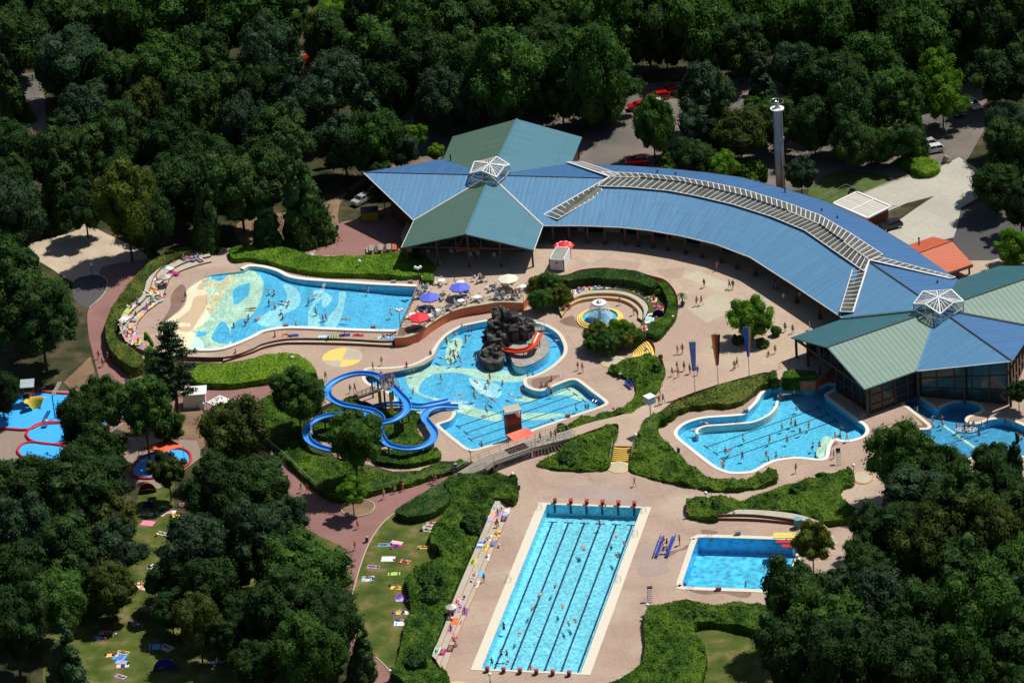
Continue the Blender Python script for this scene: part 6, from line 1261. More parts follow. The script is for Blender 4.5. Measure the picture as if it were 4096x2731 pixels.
# ============================================================ trees
leaf = {'dark': foliage('leaf_dark', (.014, .038, .010), (.030, .070, .017), (.065, .13, .032), .32),
        'mid': foliage('leaf_mid', (.020, .058, .010), (.045, .110, .018), (.10, .20, .038), .34),
        'light': foliage('leaf_light', (.05, .12, .009), (.12, .26, .02), (.21, .37, .045), .48),
        'olive': foliage('leaf_olive', (.026, .045, .010), (.065, .092, .018), (.14, .165, .036), .32),
        'gold': foliage('leaf_gold', (.05, .08, .010), (.105, .14, .018), (.20, .24, .04), .32),
        'bluish': foliage('leaf_bluish', (.016, .040, .018), (.034, .072, .032), (.07, .125, .055), .3)}
m_bark = mat('bark', (.07, .05, .035), .9, .25, 6)
def crown_mesh(seed, kind='round', nleaf=15000):
    r = random.Random(seed); V = []; Fc = []
    lobes = []
    if kind == 'cone':
        for i in range(26):
            z = -1 + 2.1 * i / 26; rad = .62 * (1 - (z + 1) / 2.2) ** .8
            for k in range(3 if z < .5 else 1):
                a = r.random() * 6.28; lobes.append((Vector((math.cos(a) * rad * .65, math.sin(a) * rad * .65, z)), max(.12, rad * .55)))
    else:
        n = 38 if kind == 'round' else 34
        for i in range(n):
            z = 1 - 2 * (i + .5) / n; a = i * 2.39996 + r.uniform(-.3, .3); s = math.sqrt(max(0, 1 - z * z))
            k = r.uniform(.50, .80) if kind == 'round' else r.uniform(.45, .85)
            zz = z * (.78 if z > 0 else .6)
            lobes.append((Vector((math.cos(a) * s * k, math.sin(a) * s * k, zz * k * 1.25)), r.choice([r.uniform(.16, .25), r.uniform(.25, .38)]) if kind == 'round' else r.uniform(.15, .30)))
        lobes.append((Vector((0, 0, .05)), .62))
    tot = sum(l[1] ** 2 for l in lobes)
    core = MB()
    for j, (c, q_) in enumerate(lobes): core.sphere(c, q_ * .8, 7, 5, 0, (1, 1, .9), .5, seed + j)
    V += core.v; Fc += core.f
    for j, (c, q_) in enumerate(lobes):
        cnt = int(nleaf * q_ * q_ / tot)
        for _ in range(cnt):
            d = Vector((r.gauss(0, 1), r.gauss(0, 1), r.gauss(.25, 1))).normalized()
            k = .92 + .42 * noise.noise(d * 3.2 + Vector((j * 5.1, seed, 0))) + r.uniform(-.12, .12)
            p = c + Vector((d.x, d.y, d.z * .88)) * q_ * k
            if any((p - c2).length < q2 * .72 for c2, q2 in lobes if c2 is not c): continue
            nm = (d + Vector((r.gauss(0, .42), r.gauss(0, .42), r.gauss(.1, .4)))).normalized(); a = nm.orthogonal().normalized(); b = nm.cross(a)
            an = r.random() * 6.28; u = a * math.cos(an) + b * math.sin(an); w = nm.cross(u); s = r.uniform(.018, .042)
            o = len(V); V += [tuple(p - u * s), tuple(p + w * s * .6), tuple(p + u * s), tuple(p - w * s * .6)]; Fc.append((o, o + 1, o + 2, o + 3))
    me = bpy.data.meshes.new('crown'); me.from_pydata([tuple(v) for v in V], [], Fc); me.materials.append(leaf['dark']); me.update()
    return me
CR_R = [crown_mesh(i + 1) for i in range(7)]; CR_L = [crown_mesh(20 + i, 'loose', 9000) for i in range(3)]; CR_C = [crown_mesh(40, 'cone', 5200), crown_mesh(41, 'cone', 5200)]
def trunk_mesh():
    mb = MB(); mb.cyl((0, 0, 0), (0, 0, .55), .045, .03, 7); mb.cyl((0, 0, .55), (.03, 0, .9), .03, .012, 6)
    for a, z in ((.3, .45), (2.2, .5), (4.1, .42), (5.2, .6)): mb.cyl((0, 0, z), (math.cos(a) * .2, math.sin(a) * .2, z + .25), .018, .007, 5)
    me = bpy.data.meshes.new('trunk'); me.from_pydata([tuple(v) for v in mb.v], [], mb.f); me.materials.append(m_bark); me.update(); return me
TR = trunk_mesh()
tr_r = random.Random(5); TREES = []
def tree(cx, cy, rp, tone, label, kind='round', group='trees of the wood around the pools', lift=None, sz=1.0, name='broadleaf_tree'):
    """cx, cy, rp: crown centre and half width measured on the photo (full view); laid on the ground from its height"""
    px, py = cx / .57422, cy / .57422
    rm = rp / .57422 / 24.0
    auto = lift is None and rp > 44 and sz == 1.0 and kind == 'round'
    if auto: sz = tr_r.uniform(.95, 1.5); rm *= tr_r.uniform(.86, 1.08)
    zc = rm * .95 * sz + (lift if lift is not None else min(3.0, rm * .35) if auto else min(5.5, rm * .75))
    g = G(px, py, zc); rm *= (g - CP).length / 741.0
    c = thing(name, label, 'tree', (g.x, g.y, 0), 0, group)
    me = {'round': CR_R, 'loose': CR_L, 'cone': CR_C}[kind]
    if auto:
        v = tr_r.random(); me = CR_L if v < .22 else CR_C if v < .30 else CR_R
        if v >= .22 and v < .30: rm *= .95; sz *= 1.15
    me = me[tr_r.randrange(len(me))]
    cr = bpy.data.objects.new('crown', me); COL.objects.link(cr); cr.parent = c; cr.location = (0, 0, zc)
    cr.rotation_euler = (tr_r.uniform(-.12, .12), tr_r.uniform(-.12, .12), tr_r.random() * 6.28); cr.scale = (rm * 1.12 * (tr_r.uniform(.85, 1.15) if auto else 1), rm * 1.12, rm * (1.12 if kind != 'cone' else 1.5) * sz)
    repaint(cr, leaf[tone])
    t = bpy.data.objects.new('trunk', TR); COL.objects.link(t); t.parent = c; t.scale = (rm * .9, rm * .9, zc * 1.05)
    TREES.append((cx, cy, rp)); return c
TONE = {'d': 'dark', 'm': 'mid', 'l': 'light', 'o': 'olive', 'b': 'bluish'}
WORD = {'d': 'dark green', 'm': 'fresh green', 'l': 'bright yellowish green', 'o': 'olive brown', 'b': 'grey green'}
def size(r): return 'huge' if r >= 95 else 'large' if r >= 72 else 'medium' if r >= 52 else 'small'
def batch(lst, where, grp):
    for t in lst:
        x, y, r_, k = t[:4]; kind = t[4] if len(t) > 4 else 'round'
        if callable(where): wh = where(x, y)
        else: wh = where
        tree(x, y, r_, TONE[k], '%s %s tree %s' % (size(r_), WORD[k], wh), kind, grp)
NW = [(30, 90, 75, 'd'), (60, 10, 70, 'd'), (150, 150, 80, 'b'), (230, 80, 70, 'd'), (150, 40, 75, 'd'), (300, 50, 75, 'm'), (400, 30, 80, 'm'), (370, 160, 75, 'm'), (480, 120, 70, 'd'), (560, 50, 90, 'm'), (640, 40, 70, 'm'), (620, 140, 80, 'b'), (520, 210, 65, 'd'), (270, 180, 65, 'd'),
      (330, 250, 60, 'o'), (440, 240, 65, 'd'), (190, 260, 70, 'b'), (20, 200, 60, 'd'), (20, 340, 60, 'd'), (130, 370, 70, 'd'), (122, 440, 60, 'd'), (230, 340, 60, 'd'), (400, 430, 75, 'd'), (480, 380, 72, 'd'), (390, 330, 65, 'd'), (560, 300, 75, 'b'), (550, 430, 82, 'd'), (640, 330, 80, 'd'),
      (700, 250, 80, 'b'), (770, 190, 75, 'b'), (840, 255, 70, 'b'), (790, 330, 75, 'b'), (860, 330, 60, 'm'), (30, 430, 60, 'd'), (330, 500, 70, 'd'), (470, 480, 65, 'd')]
batch(NW, lambda x, y: 'in the %s wood' % ('far upper left' if y < 200 else 'dense left' if x < 450 else 'dense centre left'), 'trees of the left wood')
NC = [(780, 40, 60, 'l'), (860, 110, 80, 'm'), (850, 20, 70, 'd'), (940, 60, 80, 'm'), (960, 160, 85, 'd'), (900, 200, 60, 'd'), (1040, 60, 80, 'd'), (1010, 230, 65, 'b'), (1130, 60, 75, 'd'), (1170, 180, 85, 'm'), (1100, 230, 60, 'b'), (1220, 50, 80, 'm'), (1240, 150, 75, 'd'), (1300, 110, 80, 'd'), (1380, 50, 90, 'm'),
      (1350, 170, 85, 'm'), (1400, 195, 66, 'm'), (1490, 70, 75, 'd'), (1530, 105, 50, 'd'), (1622, 225, 66, 'b'), (1600, 60, 80, 'm'), (1700, 110, 85, 'd'), (1690, 30, 75, 'm'), (1780, 60, 80, 'm'), (1750, 200, 70, 'b'), (1830, 150, 75, 'b'), (1290, 220, 65, 'd'), (1060, 160, 70, 'd'), (1398, 238, 52, 'm'), (1605, 290, 50, 'b'), (1650, 262, 54, 'd'), (1800, 285, 52, 'd'), (1745, 270, 46, 'm')]
batch(NC, 'in the wood behind the halls', 'trees of the wood behind the halls')
NE = [(1900, 60, 80, 'm'), (1900, 200, 75, 'd'), (1960, 250, 80, 'd'), (2000, 150, 80, 'm'), (2050, 230, 85, 'm'), (2000, 40, 80, 'd'), (2100, 90, 80, 'm'), (2150, 170, 60, 'l'), (2165, 230, 48, 'l'), (2100, 290, 50, 'm'), (2200, 50, 80, 'd'), (2290, 60, 80, 'd'), (2310, 170, 75, 'd'), (2262, 120, 44, 'd'), (1870, 290, 55, 'd'), (2318, 292, 54, 'b'), (2320, 350, 70, 'd'), (2290, 430, 62, 'd'), (2345, 470, 60, 'd'), (2330, 570, 50, 'l'), (1960, 330, 50, 'd'), (2075, 318, 44, 'd'), (2020, 335, 46, 'm')]
batch(NE, 'in the wood at the upper right', 'trees of the upper right wood')
batch([(1500, 290, 55, 'm'), (1700, 305, 52, 'o'), (1590, 365, 45, 'd'), (1840, 400, 40, 'b', 'loose'), (920, 345, 45, 'b'), (955, 310, 28, 'l'), (1000, 350, 20, 'l'), (1660, 380, 35, 'l'), (870, 400, 30, 'd'), (880, 440, 32, 'd')], 'standing close behind the hall roofs', 'small trees behind the hall roofs')
batch([(2, 560, 50, 'm'), (92, 700, 72, 'm'), (92, 735, 104, 'd'), (15, 690, 90, 'd'), (2, 905, 45, 'd'), (185, 968, 55, 'd'), (225, 1040, 62, 'd'), (75, 1112, 70, 'd'), (190, 1120, 90, 'd'), (60, 1220, 100, 'b'), (10, 1130, 60, 'd'), (150, 1265, 100, 'd'), (258, 1270, 78, 'b'), (400, 1325, 60, 'd'), (392, 1400, 50, 'd'), (250, 1350, 52, 'o'), (60, 1400, 60, 'd'), (455, 1430, 52, 'o'), (520, 1470, 50, 'd'), (255, 1190, 66, 'o'), (540, 1000, 72, 'o'), (600, 1120, 82, 'd'), (500, 1130, 75, 'd'), (455, 1260, 88, 'b'), (580, 1240, 85, 'b'), (480, 1350, 75, 'd'), (430, 1340, 40, 'd'),
       (700, 1320, 85, 'm'), (640, 1400, 90, 'd'), (760, 1430, 82, 'd'), (700, 1500, 90, 'm'), (590, 1530, 55, 'd'), (150, 1530, 85, 'b'), (10, 1330, 80, 'd'), (30, 1430, 80, 'd'), (620, 1300, 60, 'd')],
      lambda x, y: 'in lower left wood %s' % ('by the sunbathing lawn' if x > 420 else 'near the play pools' if y < 1130 else 'near the left edge'), 'trees of the lower left wood')
batch([(2070, 1050, 78, 'm'), (2120, 1150, 82, 'b'), (2295, 1125, 88, 'd'), (2210, 1180, 85, 'd'), (2260, 1240, 90, 'o'), (1822, 1372, 74, 'd'), (2000, 1330, 68, 'd'), (2060, 1220, 70, 'd'), (1992, 1205, 46, 'd'), (1985, 1278, 60, 'd'), (1930, 1345, 58, 'b'), (2130, 1270, 80, 'o'), (2210, 1330, 90, 'd'), (2310, 1300, 90, 'm'), (1900, 1450, 92, 'm'), (2010, 1410, 84, 'b'), (2110, 1430, 95, 'd'), (2250, 1420, 95, 'm'), (1820, 1500, 80, 'd'), (1950, 1530, 95, 'd'), (2080, 1540, 90, 'd'), (2330, 1500, 90, 'd'), (2200, 1530, 85, 'm'), (2340, 900, 28, 'd'), (2320, 1190, 70, 'd')],
      lambda x, y: 'in lower right wood %s' % ('beside the diving pool' if x < 2000 else 'below the far right pool' if y < 1250 else 'near the bottom corner'), 'trees of the lower right wood')
# single standing trees
tree(288, 468, 72, 'gold', 'tall yellowish green conifer like tree above the gravel yard', 'round', sz=1.45, name='conifer_tree'); tree(352, 515, 50, 'dark', 'small dark tree between the gravel yard and the beach hedge')
tree(690, 440, 90, 'dark', 'broad dark tree beside the yard of the left hall'); tree(610, 500, 60, 'dark', 'dark low tree above the clipped hedge of the wave pool')
tree(352, 835, 52, 'light', 'bright green tree at the lower corner of the beach end', 'round'); tree(330, 940, 75, 'mid', 'tall loose leafy tree overhanging the long blue play pool', 'loose', sz=1.2); tree(240, 910, 55, 'mid', 'thin leafy tree over the middle of the blue play pool', 'loose'); tree(385, 980, 40, 'mid', 'slender leafy tree between the play pool and the pine', 'loose')
tree(682, 905, 60, 'mid', 'round green tree between the red path and the slides', 'round', sz=1.1); tree(812, 1010, 62, 'mid', 'willow like green tree standing inside the slide loops', 'round', sz=1.2)
tree(808, 1128, 36, 'light', 'small light green tree in the round island of the red path', 'loose'); tree(385, 1080, 45, 'olive', 'sparse brownish tree beside the kidney shaped play pool', 'loose')
tree(1866, 1245, 50, 'gold', 'feathery olive tree over the diving boards', 'loose', sz=1.1)
tree(1728, 728, 53, 'light', 'light green plaza tree beside the flag poles', 'loose', lift=2.0)
tree(1782, 760, 13, 'mid', 'little ball shaped tree on a thin trunk on the plaza', 'round', lift=1.4); tree(1695, 782, 15, 'mid', 'little ball shaped tree at the left of the plaza tree', 'round', lift=.9); tree(1752, 790, 15, 'mid', 'little ball shaped tree in front of the plaza tree', 'round', lift=.9)
# large shrubs built as low crowns that reach the ground
for lab, L_ in (('dense bushy shrub with yellowish leaves at the end of the cafe terrace', [(1262, 655, 32, 'mid'), (1240, 690, 28, 'mid'), (1288, 680, 26, 'gold'), (1235, 658, 26, 'gold')]), ('big rounded dark green shrub in front of the mushroom fountain', [(1372, 768, 32, 'gold'), (1425, 762, 34, 'light'), (1398, 785, 30, 'mid'), (1362, 788, 24, 'mid'), (1438, 778, 24, 'gold')])):
    t0 = None
    for x, y, r_, tn in L_:
        if t0 is None: t0 = tree(x, y, r_, tn, lab, group=None, lift=.2, name='large_shrub'); t0['category'] = 'shrub'; [bpy.data.objects.remove(o) for o in list(t0.children) if o.name.startswith('trunk')]
        else:
            k = tree(x, y, r_, tn, lab, lift=.2); REG.remove(k); cr = [o for o in k.children if o.name.startswith('crown')][0]; tk = [o for o in k.children if o.name.startswith('trunk')][0]
            cr.parent = t0; cr.location = Vector(k.location) + Vector(cr.location) - Vector(t0.location); bpy.data.objects.remove(tk); bpy.data.objects.remove(k)
# pine
def pine():
    b_ = W('E', 1690, 720, 0); t = thing('pine_tree', 'tall narrow dark pine with a bare trunk beside the beach end of the wave pool', 'tree', (b_.x, b_.y, 0)); H = height_at(b_, 'A', 1760, 900); print('pine', H)
    mb = MB(); mb.cyl((b_.x, b_.y, 0), (b_.x, b_.y, H * .6), .32, .2, 8); mb.cyl((b_.x, b_.y, H * .6), (b_.x, b_.y, H), .2, .04, 8)
    r = random.Random(3); nd = MB()
    for i in range(58):
        z = H * (.30 + .69 * (i / 58)); ln = (4.1 * (1 - max(0, (z / H - .55) / .5)) + .5) * r.uniform(.55, 1.05) * (1 if z / H > .42 else .75); a = i * 2.4 + r.uniform(-.4, .4)
        e = Vector((b_.x + math.cos(a) * ln, b_.y + math.sin(a) * ln, z + ln * .12)); s_ = Vector((b_.x, b_.y, z)); mb.cyl(s_, e, .05, .02, 4)
        for k in range(int(210 * ln / 2.5)):
            f = r.uniform(.3, 1.08); p = s_.lerp(e, f) + Vector((r.gauss(0, .32), r.gauss(0, .32), r.gauss(0, .16))); nm = Vector((r.gauss(0, .6), r.gauss(0, .6), 1)).normalized(); a_ = nm.orthogonal().normalized(); b2 = nm.cross(a_); an = r.random() * 6.28; u = a_ * math.cos(an) + b2 * math.sin(an); w = nm.cross(u); s = r.uniform(.15, .32)
            nd.add([p - u * s, p + w * s * .4, p + u * s, p - w * s * .4], [(0, 1, 2, 3)])
    mb.build('trunk', m_bark, t); nd.build('crown', leaf['bluish'], t)
pine()
# gap filling trees in the wood, placed by stepping through the wood areas
fills = [([(0, -40), (700, -40), (690, 60), (700, 240), (760, 420), (700, 480), (330, 470), (120, 480), (0, 540)], 'left wood', 'trees of the left wood'),
         ([(700, -40), (1860, -40), (1850, 180), (1500, 170), (1200, 235), (900, 270), (760, 350), (730, 200), (740, 60)], 'wood behind the halls', 'trees of the wood behind the halls'),
         ([(1860, -40), (2380, -40), (2380, 140), (2190, 150), (2120, 260), (1900, 260)], 'wood at the upper right', 'trees of the upper right wood'),
         ([(0, 1100), (270, 1150), (290, 1330), (160, 1400), (0, 1450)], 'lower left wood', 'trees of the lower left wood'), ([(420, 1180), (660, 1160), (780, 1380), (840, 1500), (620, 1568), (600, 1440), (430, 1400)], 'lower left wood by the lawn', 'trees of the lower left wood'),
         ([(2080, 1100), (2352, 1020), (2380, 1600), (1830, 1600), (1760, 1500), (1850, 1430), (2030, 1340)], 'lower right wood', 'trees of the lower right wood')]
fr = random.Random(11)
for pg, wh, grp in fills:
    pv = [Vector(p) for p in pg]; y = min(p[1] for p in pg)
    while y < max(p[1] for p in pg):
        x = min(p[0] for p in pg)
        while x < max(p[0] for p in pg):
            X, Y = x + fr.uniform(-18, 18), y + fr.uniform(-14, 14)
            if inside(pv, X, Y) and not any((X - a) ** 2 + ((Y - b) * 1.15) ** 2 < (r_ * .62 + 22) ** 2 for a, b, r_ in TREES) and not (30 < X < 125 and 130 < Y < 330) and not (670 < X < 745 and 60 < Y < 200) and not (1440 < X < 1580 and 130 < Y < 300) and not (2180 < X < 2275 and 130 < Y < 330):
                k = fr.choice('ddddmb'); rr_ = fr.uniform(46, 64); tree(X, Y, rr_, TONE[k], '%s %s tree squeezed into the %s' % (size(rr_), WORD[k], wh), 'round', grp)
            x += 46
        y += 40
print('trees', len(TREES))

# ============================================================ plaza furniture
def prop(name, label, cat, loc, mb, m, group=None, **k):
    o = mb.build(name, m, origin=loc, **k); return tag(o, label, cat, group)
# lamps
def globe_lamp(label, base, top, n=1):
    H = height_at(base, *top); t = thing('globe_lamp', label, 'lamp post', base, group='globe lamps'); mb = MB(); z0 = base.z
    mb.cyl((base.x, base.y, z0), (base.x, base.y, z0 + H - .2), .06, .045, 8); mb.cyl((base.x, base.y, z0), (base.x, base.y, z0 + .4), .1, .08, 8)
    offs = [(0, 0)] if n == 1 else [(-.42, .1), (.42, .1), (0, -.3)][:n]
    for dx, dy in offs:
        if n > 1: mb.cyl((base.x, base.y, z0 + H - .45), (base.x + dx, base.y + dy, z0 + H - .25), .03, n=5)
    mb.build('pole', m_dark, t)
    for dx, dy in offs: g = MB(); g.sphere((base.x + dx, base.y + dy, z0 + H), .29, 12, 8); g.build('globe', mat('globe_white', (.8, .8, .8), .25, .02), t, smooth=True)
for lab, c_, x, y, z, tx, ty, n in [('single globe lamp in the clipped hedge above the wave pool', 'B', 1038, 440, .5, 1034, 340, 1), ('three globe lamp at the upper corner of the cafe terrace', 'B', 1592, 560, ZP, 1590, 400, 3), ('three globe lamp at the lower end of the cafe terrace fence', 'B', 1415, 960, ZP, 1405, 800, 3), ('single globe lamp at the end of the foot bridge slope', 'F', 2080, 1050, 0, 2076, 948, 1),
                                     ('single globe lamp beside the lower yellow stairs', 'G', 1280, 900, ZP, 1285, 797, 1), ('single globe lamp at the tip of the shrub belt by the lap pool', 'G', 125, 1270, 0, 120, 1163, 1), ('single globe lamp in the loose shrub belt', 'N', 1234, 260, .5, 1230, 167, 1), ('single globe lamp at the corner of the bottom shrub bed', 'N', 685, 1310, 0, 683, 1218, 1),
                                     ('single globe lamp at the bottom edge below the lap pool', 'O', 1555, 1014, 0, 1548, 930, 1), ('single globe lamp on the fan shaped stairs', 'C', 1385, 1205, .3, 1380, 1155, 1), ('thin single lamp at the asphalt apron', 'A', 875, 515, 0, 865, 370, 1), ('globe lamp at the end of the dark red path corner', 'O', 620, 990, 0, 618, 900, 1), ('slim lamp beside the round landing in front of the shrub', 'C', 1015, 1255, 0, 1012, 1143, 1), ('slim lamp near the round landing by the lower right wood', 'H', 892, 1090, 0, 897, 988, 1)]:
    globe_lamp(lab, W(c_, x, y, z), (c_, tx, ty), n)
# tower with cube head
b_ = W('G', 1428, 800, .8); H = height_at(b_, 'G', 1400, 470); t = thing('light_tower', 'tall thin mast with a white cube head in the curved hedge bed', 'light mast', b_)
mb = MB(); mb.cyl(b_, (b_.x, b_.y, b_.z + H), .11, .09, 10); mb.build('mast', m_steel, t); mb = MB(); mb.box((b_.x, b_.y, b_.z + H + .1), (1.35, 1.35, 1.15), rz=.6); mb.build('cube_head', mat('cube_head', (.45, .52, .55), .4, .05), t); mb = MB(); mb.box((b_.x, b_.y, b_.z + H + .72), (1.5, 1.5, .08), rz=.6); mb.build('lid', m_white, t)
# low spun mushroom lights and bins
for c_, x, y, z, lab in [('B', 396, 1240, 1.25, 'grey mushroom light in the low hedge bed by the disc'), ('B', 578, 278, 1.9, 'pale mushroom light in the clipped hedge above the wave pool'), ('J', 2055, 915, .6, 'pale mushroom light in the shade of the car park')]:
    p = W(c_, x, y, z); t = thing('garden_light', lab, 'garden light', (p.x, p.y, 0)); mb = MB(); mb.cyl((p.x, p.y, 0), (p.x, p.y, z - .1), .08); mb.build('stem', m_dark, t); mb = MB(); mb.lathe((p.x, p.y, z), [(.4, -.12), (.42, 0), (.3, .12), (.01, .18)], 16); mb.build('cap', mat('lamp_grey', (.4, .43, .44), .4), t, smooth=True)
bin_ = None
def litter_bin(label, p):
    global bin_
    if bin_ is None:
        t = thing('litter_bin', label, 'litter bin', p, group='dark blue litter bins'); mb = MB(); mb.cyl((p.x, p.y, p.z), (p.x, p.y, p.z + .85), .24, .27, 12); mb.build('body', mat('bin_blue', (.03, .05, .1), .5), t); mb = MB(); mb.lathe((p.x, p.y, p.z + .85), [(.3, 0), (.3, .08), (.01, .14)], 12); mb.build('lid', m_steel, t); bin_ = t
    else: dup(bin_, p, label=label)
for lab, c_, x, y, z in [('litter bin beside the blue bench', 'G', 1133, 265, 0), ('litter bin at the plaza end of the foot bridge', 'G', 628, 745, ZP), ('litter bin where the red path meets the foot bridge', 'F', 1935, 1115, 1.1), ('litter bin beside the red path above the lawn', 'M', 160, 625, 0), ('litter bin at the tip of the long shrub belt', 'G', 178, 1310, 0), ('litter bin in the curved hedge by the right pool', 'G', 1680, 960, .3), ('litter bin at the left hall yard', 'B', 824, 40, 0), ('litter bin at the bottom end of the lap pool steps', 'O', 1130, 950, 0), ('second litter bin by the corner of the bottom shrub bed', 'N', 650, 1360, 0)]:
    litter_bin(lab, W(c_, x, y, z))
# flags
m_b2 = mat('flag_grey_blue', C(115, 125, 195), .7, .08); m_yf, m_bf, m_rf, m_kf = mat('flag_gold', C(235, 165, 30), .7, .05), mat('flag_blue', C(60, 85, 205), .7, .08), mat('flag_red', C(225, 30, 40), .7, .05), mat('flag_black', (.015, .015, .018), .7, .05)
def flag(label, bx, by, tx, ty, bx0, ty0, ty1, strips, wt, wb):
    b_ = W('G', bx, by, ZP); H = height_at(b_, 'G', tx, ty); t = thing('flag_pole', label, 'flag', b_, group='flags on tall poles')
    mb = MB(); mb.cyl(b_, (b_.x, b_.y, b_.z + H), .06, .04, 8); mb.build('pole', m_steel, t); z1 = b_.z + H - .3; z0 = b_.z + height_at(b_, 'G', tx, ty1)
    n = len(strips)
    for k, m_ in enumerate(strips):
        mb = MB(); rows = 10
        def xz(i, f): zz = z1 + (z0 - z1) * i / rows; ww = wt + (wb - wt) * i / rows; return Vector((b_.x - ww * .5 + ww * f, b_.y - .15 + .15 * math.sin(i * .9 + f * 6), zz))
        for i in range(rows): mb.quad(xz(i + 1, k / n), xz(i + 1, (k + 1) / n), xz(i, (k + 1) / n), xz(i, k / n))
        mb.build('cloth', m_, t)
    mb = MB(); mb.cyl((b_.x - wt / 2, b_.y, z1), (b_.x + wt / 2, b_.y, z1), .03, n=5); mb.build('cross_bar', m_steel, t)
flag('blue grey banner hanging from the leftmost tall pole', 1835, 395, 1797, -96, 0, 0, 195, [m_b2], 1.1, .6)
flag('gold red and black striped banner on the middle tall pole', 2053, 320, 2015, -166, 0, 0, 140, [m_yf, m_rf, m_kf], 1.5, .5)
flag('blue and gold banner on the right tall pole by the plaza tree', 2345, 240, 2312, -231, 0, 0, 60, [m_bf, m_bf, m_yf], 1.4, .4)
# container
p = [W('C', 470, 430, ZP), W('C', 605, 438, ZP), W('C', 650, 360, ZP), W('C', 520, 350, ZP)]; c = (p[0] + p[2]) / 2; u = (p[1] - p[0]); ang = math.atan2(u.y, u.x); wd = u.length; dp = 4.6
t = thing('container', 'white box container standing at the corner of the left hall on the plaza', 'container', (c.x, c.y, ZP)); cx_ = p[0].lerp(p[1], .5) + Vector((-math.sin(ang), math.cos(ang), 0)) * dp / 2
mb = MB(); mb.box((cx_.x, cx_.y, ZP + 1.15), (wd, dp, 2.1), rz=ang); mb.build('body', m_white, t); mb = MB(); mb.box((cx_.x, cx_.y, ZP + 2.21), (wd - .3, dp - .3, .04), rz=ang); mb.build('roof', mat('container_roof', (.25, .26, .23), .7, .2), t)
mb = MB()
for sx in (-1, 1):
    for sy in (-1, 1): mb.box((cx_.x + (sx * (wd / 2) * math.cos(ang) - sy * dp / 2 * math.sin(ang)), cx_.y + (sx * wd / 2 * math.sin(ang) + sy * dp / 2 * math.cos(ang)), ZP + 1.15), (.12, .12, 2.3), rz=ang)
fx, fy = cx_.x + math.sin(ang) * dp / 2, cx_.y - math.cos(ang) * dp / 2
mb.box((fx, fy, ZP + .1), (wd, .1, .15), rz=ang); mb.build('frame', m_riser, t)
mb = MB(); mb.box((fx, fy - .01, ZP + 1.5), (.55, .03, .12), rz=ang); mb.box((fx, fy - .01, ZP + 1.68), (.3, .03, .12), rz=ang); mb.build('emblem', m_bluep, t)
# palm
b_ = W('C', 1720, 755, ZP); t = thing('potted_palm', 'small palm in a dark pot on the plaza', 'palm', b_); mb = MB(); mb.lathe(b_, [(.25, 0), (.42, .55), (.36, .55), (.3, .45), (.01, .45)], 14); mb.build('pot', m_dark, t); mb = MB(); mb.cyl((b_.x, b_.y, b_.z + .4), (b_.x - .1, b_.y, b_.z + 2.0), .13, .1, 7); mb.build('trunk', m_bark, t)
mb = MB(); tp = Vector((b_.x - .1, b_.y, b_.z + 2.05))
for i in range(16):
    a = i * 2.4; prev = tp
    for k in range(1, 6):
        f = k / 5; q_ = tp + Vector((math.cos(a), math.sin(a), 0)) * 1.0 * f + Vector((0, 0, .5 * f - .75 * f * f * (1 + .5 * (i % 3)))); s_ = Vector((-math.sin(a), math.cos(a), -.2)) * .11; mb.quad(prev - s_, q_ - s_ * (1.2 - f), q_ + s_ * (1.2 - f), prev + s_); prev = q_
mb.build('fronds', leaf['mid'], t)
# umbrellas, tables and chairs of the cafe
def parasol(label, p, r=1.75, h=2.5, ms=(m_white,), parts=8, grp=None, tilt=0):
    t = thing('parasol', label, 'parasol', p, group=grp); mb = MB(); mb.cyl(p, (p.x, p.y, p.z + h + .1), .03, n=6); mb.cyl(p, (p.x, p.y, p.z + .1), .3, n=12); mb.build('pole', m_steel, t)
    mb = MB(); z = p.z + h
    for k in range(parts):
        a, b = 2 * math.pi * k / parts, 2 * math.pi * (k + 1) / parts; A_, B_ = Vector((p.x + r * math.cos(a), p.y + r * math.sin(a), z - .55)), Vector((p.x + r * math.cos(b), p.y + r * math.sin(b), z - .55)); mi = k % len(ms)
        mb.add([A_, B_, (p.x, p.y, z)], [(0, 1, 2)], mi); mb.quad(A_ - Vector((0, 0, .2)), B_ - Vector((0, 0, .2)), B_, A_, len(ms) - 1)
    mb.build('canopy', list(ms), t); return t
m_pbl = mat('parasol_blue', C(88, 100, 215), .7, .05); m_prd = mat('parasol_red', C(225, 40, 60), .7, .05); m_pcr = mat('parasol_cream', (.78, .72, .58), .7, .04)
UH = 2.3
def up(c, x, y): g = W(c, x, y, ZP + UH - .2); return Vector((g.x, g.y, ZP))
parasol('blue parasol nearest the upper edge of the cafe terrace', up('B', 1972, 578), ms=(m_pbl,)); parasol('blue parasol in the middle of the cafe terrace', up('B', 1687, 672), ms=(m_pbl,)); rp_ = parasol('red parasol at the lower left of the cafe terrace', up('B', 1592, 860), ms=(m_prd,)); parasol('cream parasol at the right side of the cafe terrace', up('C', 75, 498), ms=(m_pcr,)); pr = parasol('red parasol with white lettering behind the white container', up('C', 600, 185), r=1.75, ms=(mat('parasol_bright_red', C(225, 15, 25), .6),))
mb = MB()
for k in range(8):
    a = 2 * math.pi * (k + .5) / 8; pl = pr.location
    for j in range(3): aa = a + (j - 1) * .16; mb.box((pl.x + 1.15 * math.cos(aa), pl.y + 1.15 * math.sin(aa), ZP + 2.5 - .34), (.34, .1, .04), rz=a)
mb.build('lettering', m_white, pr)
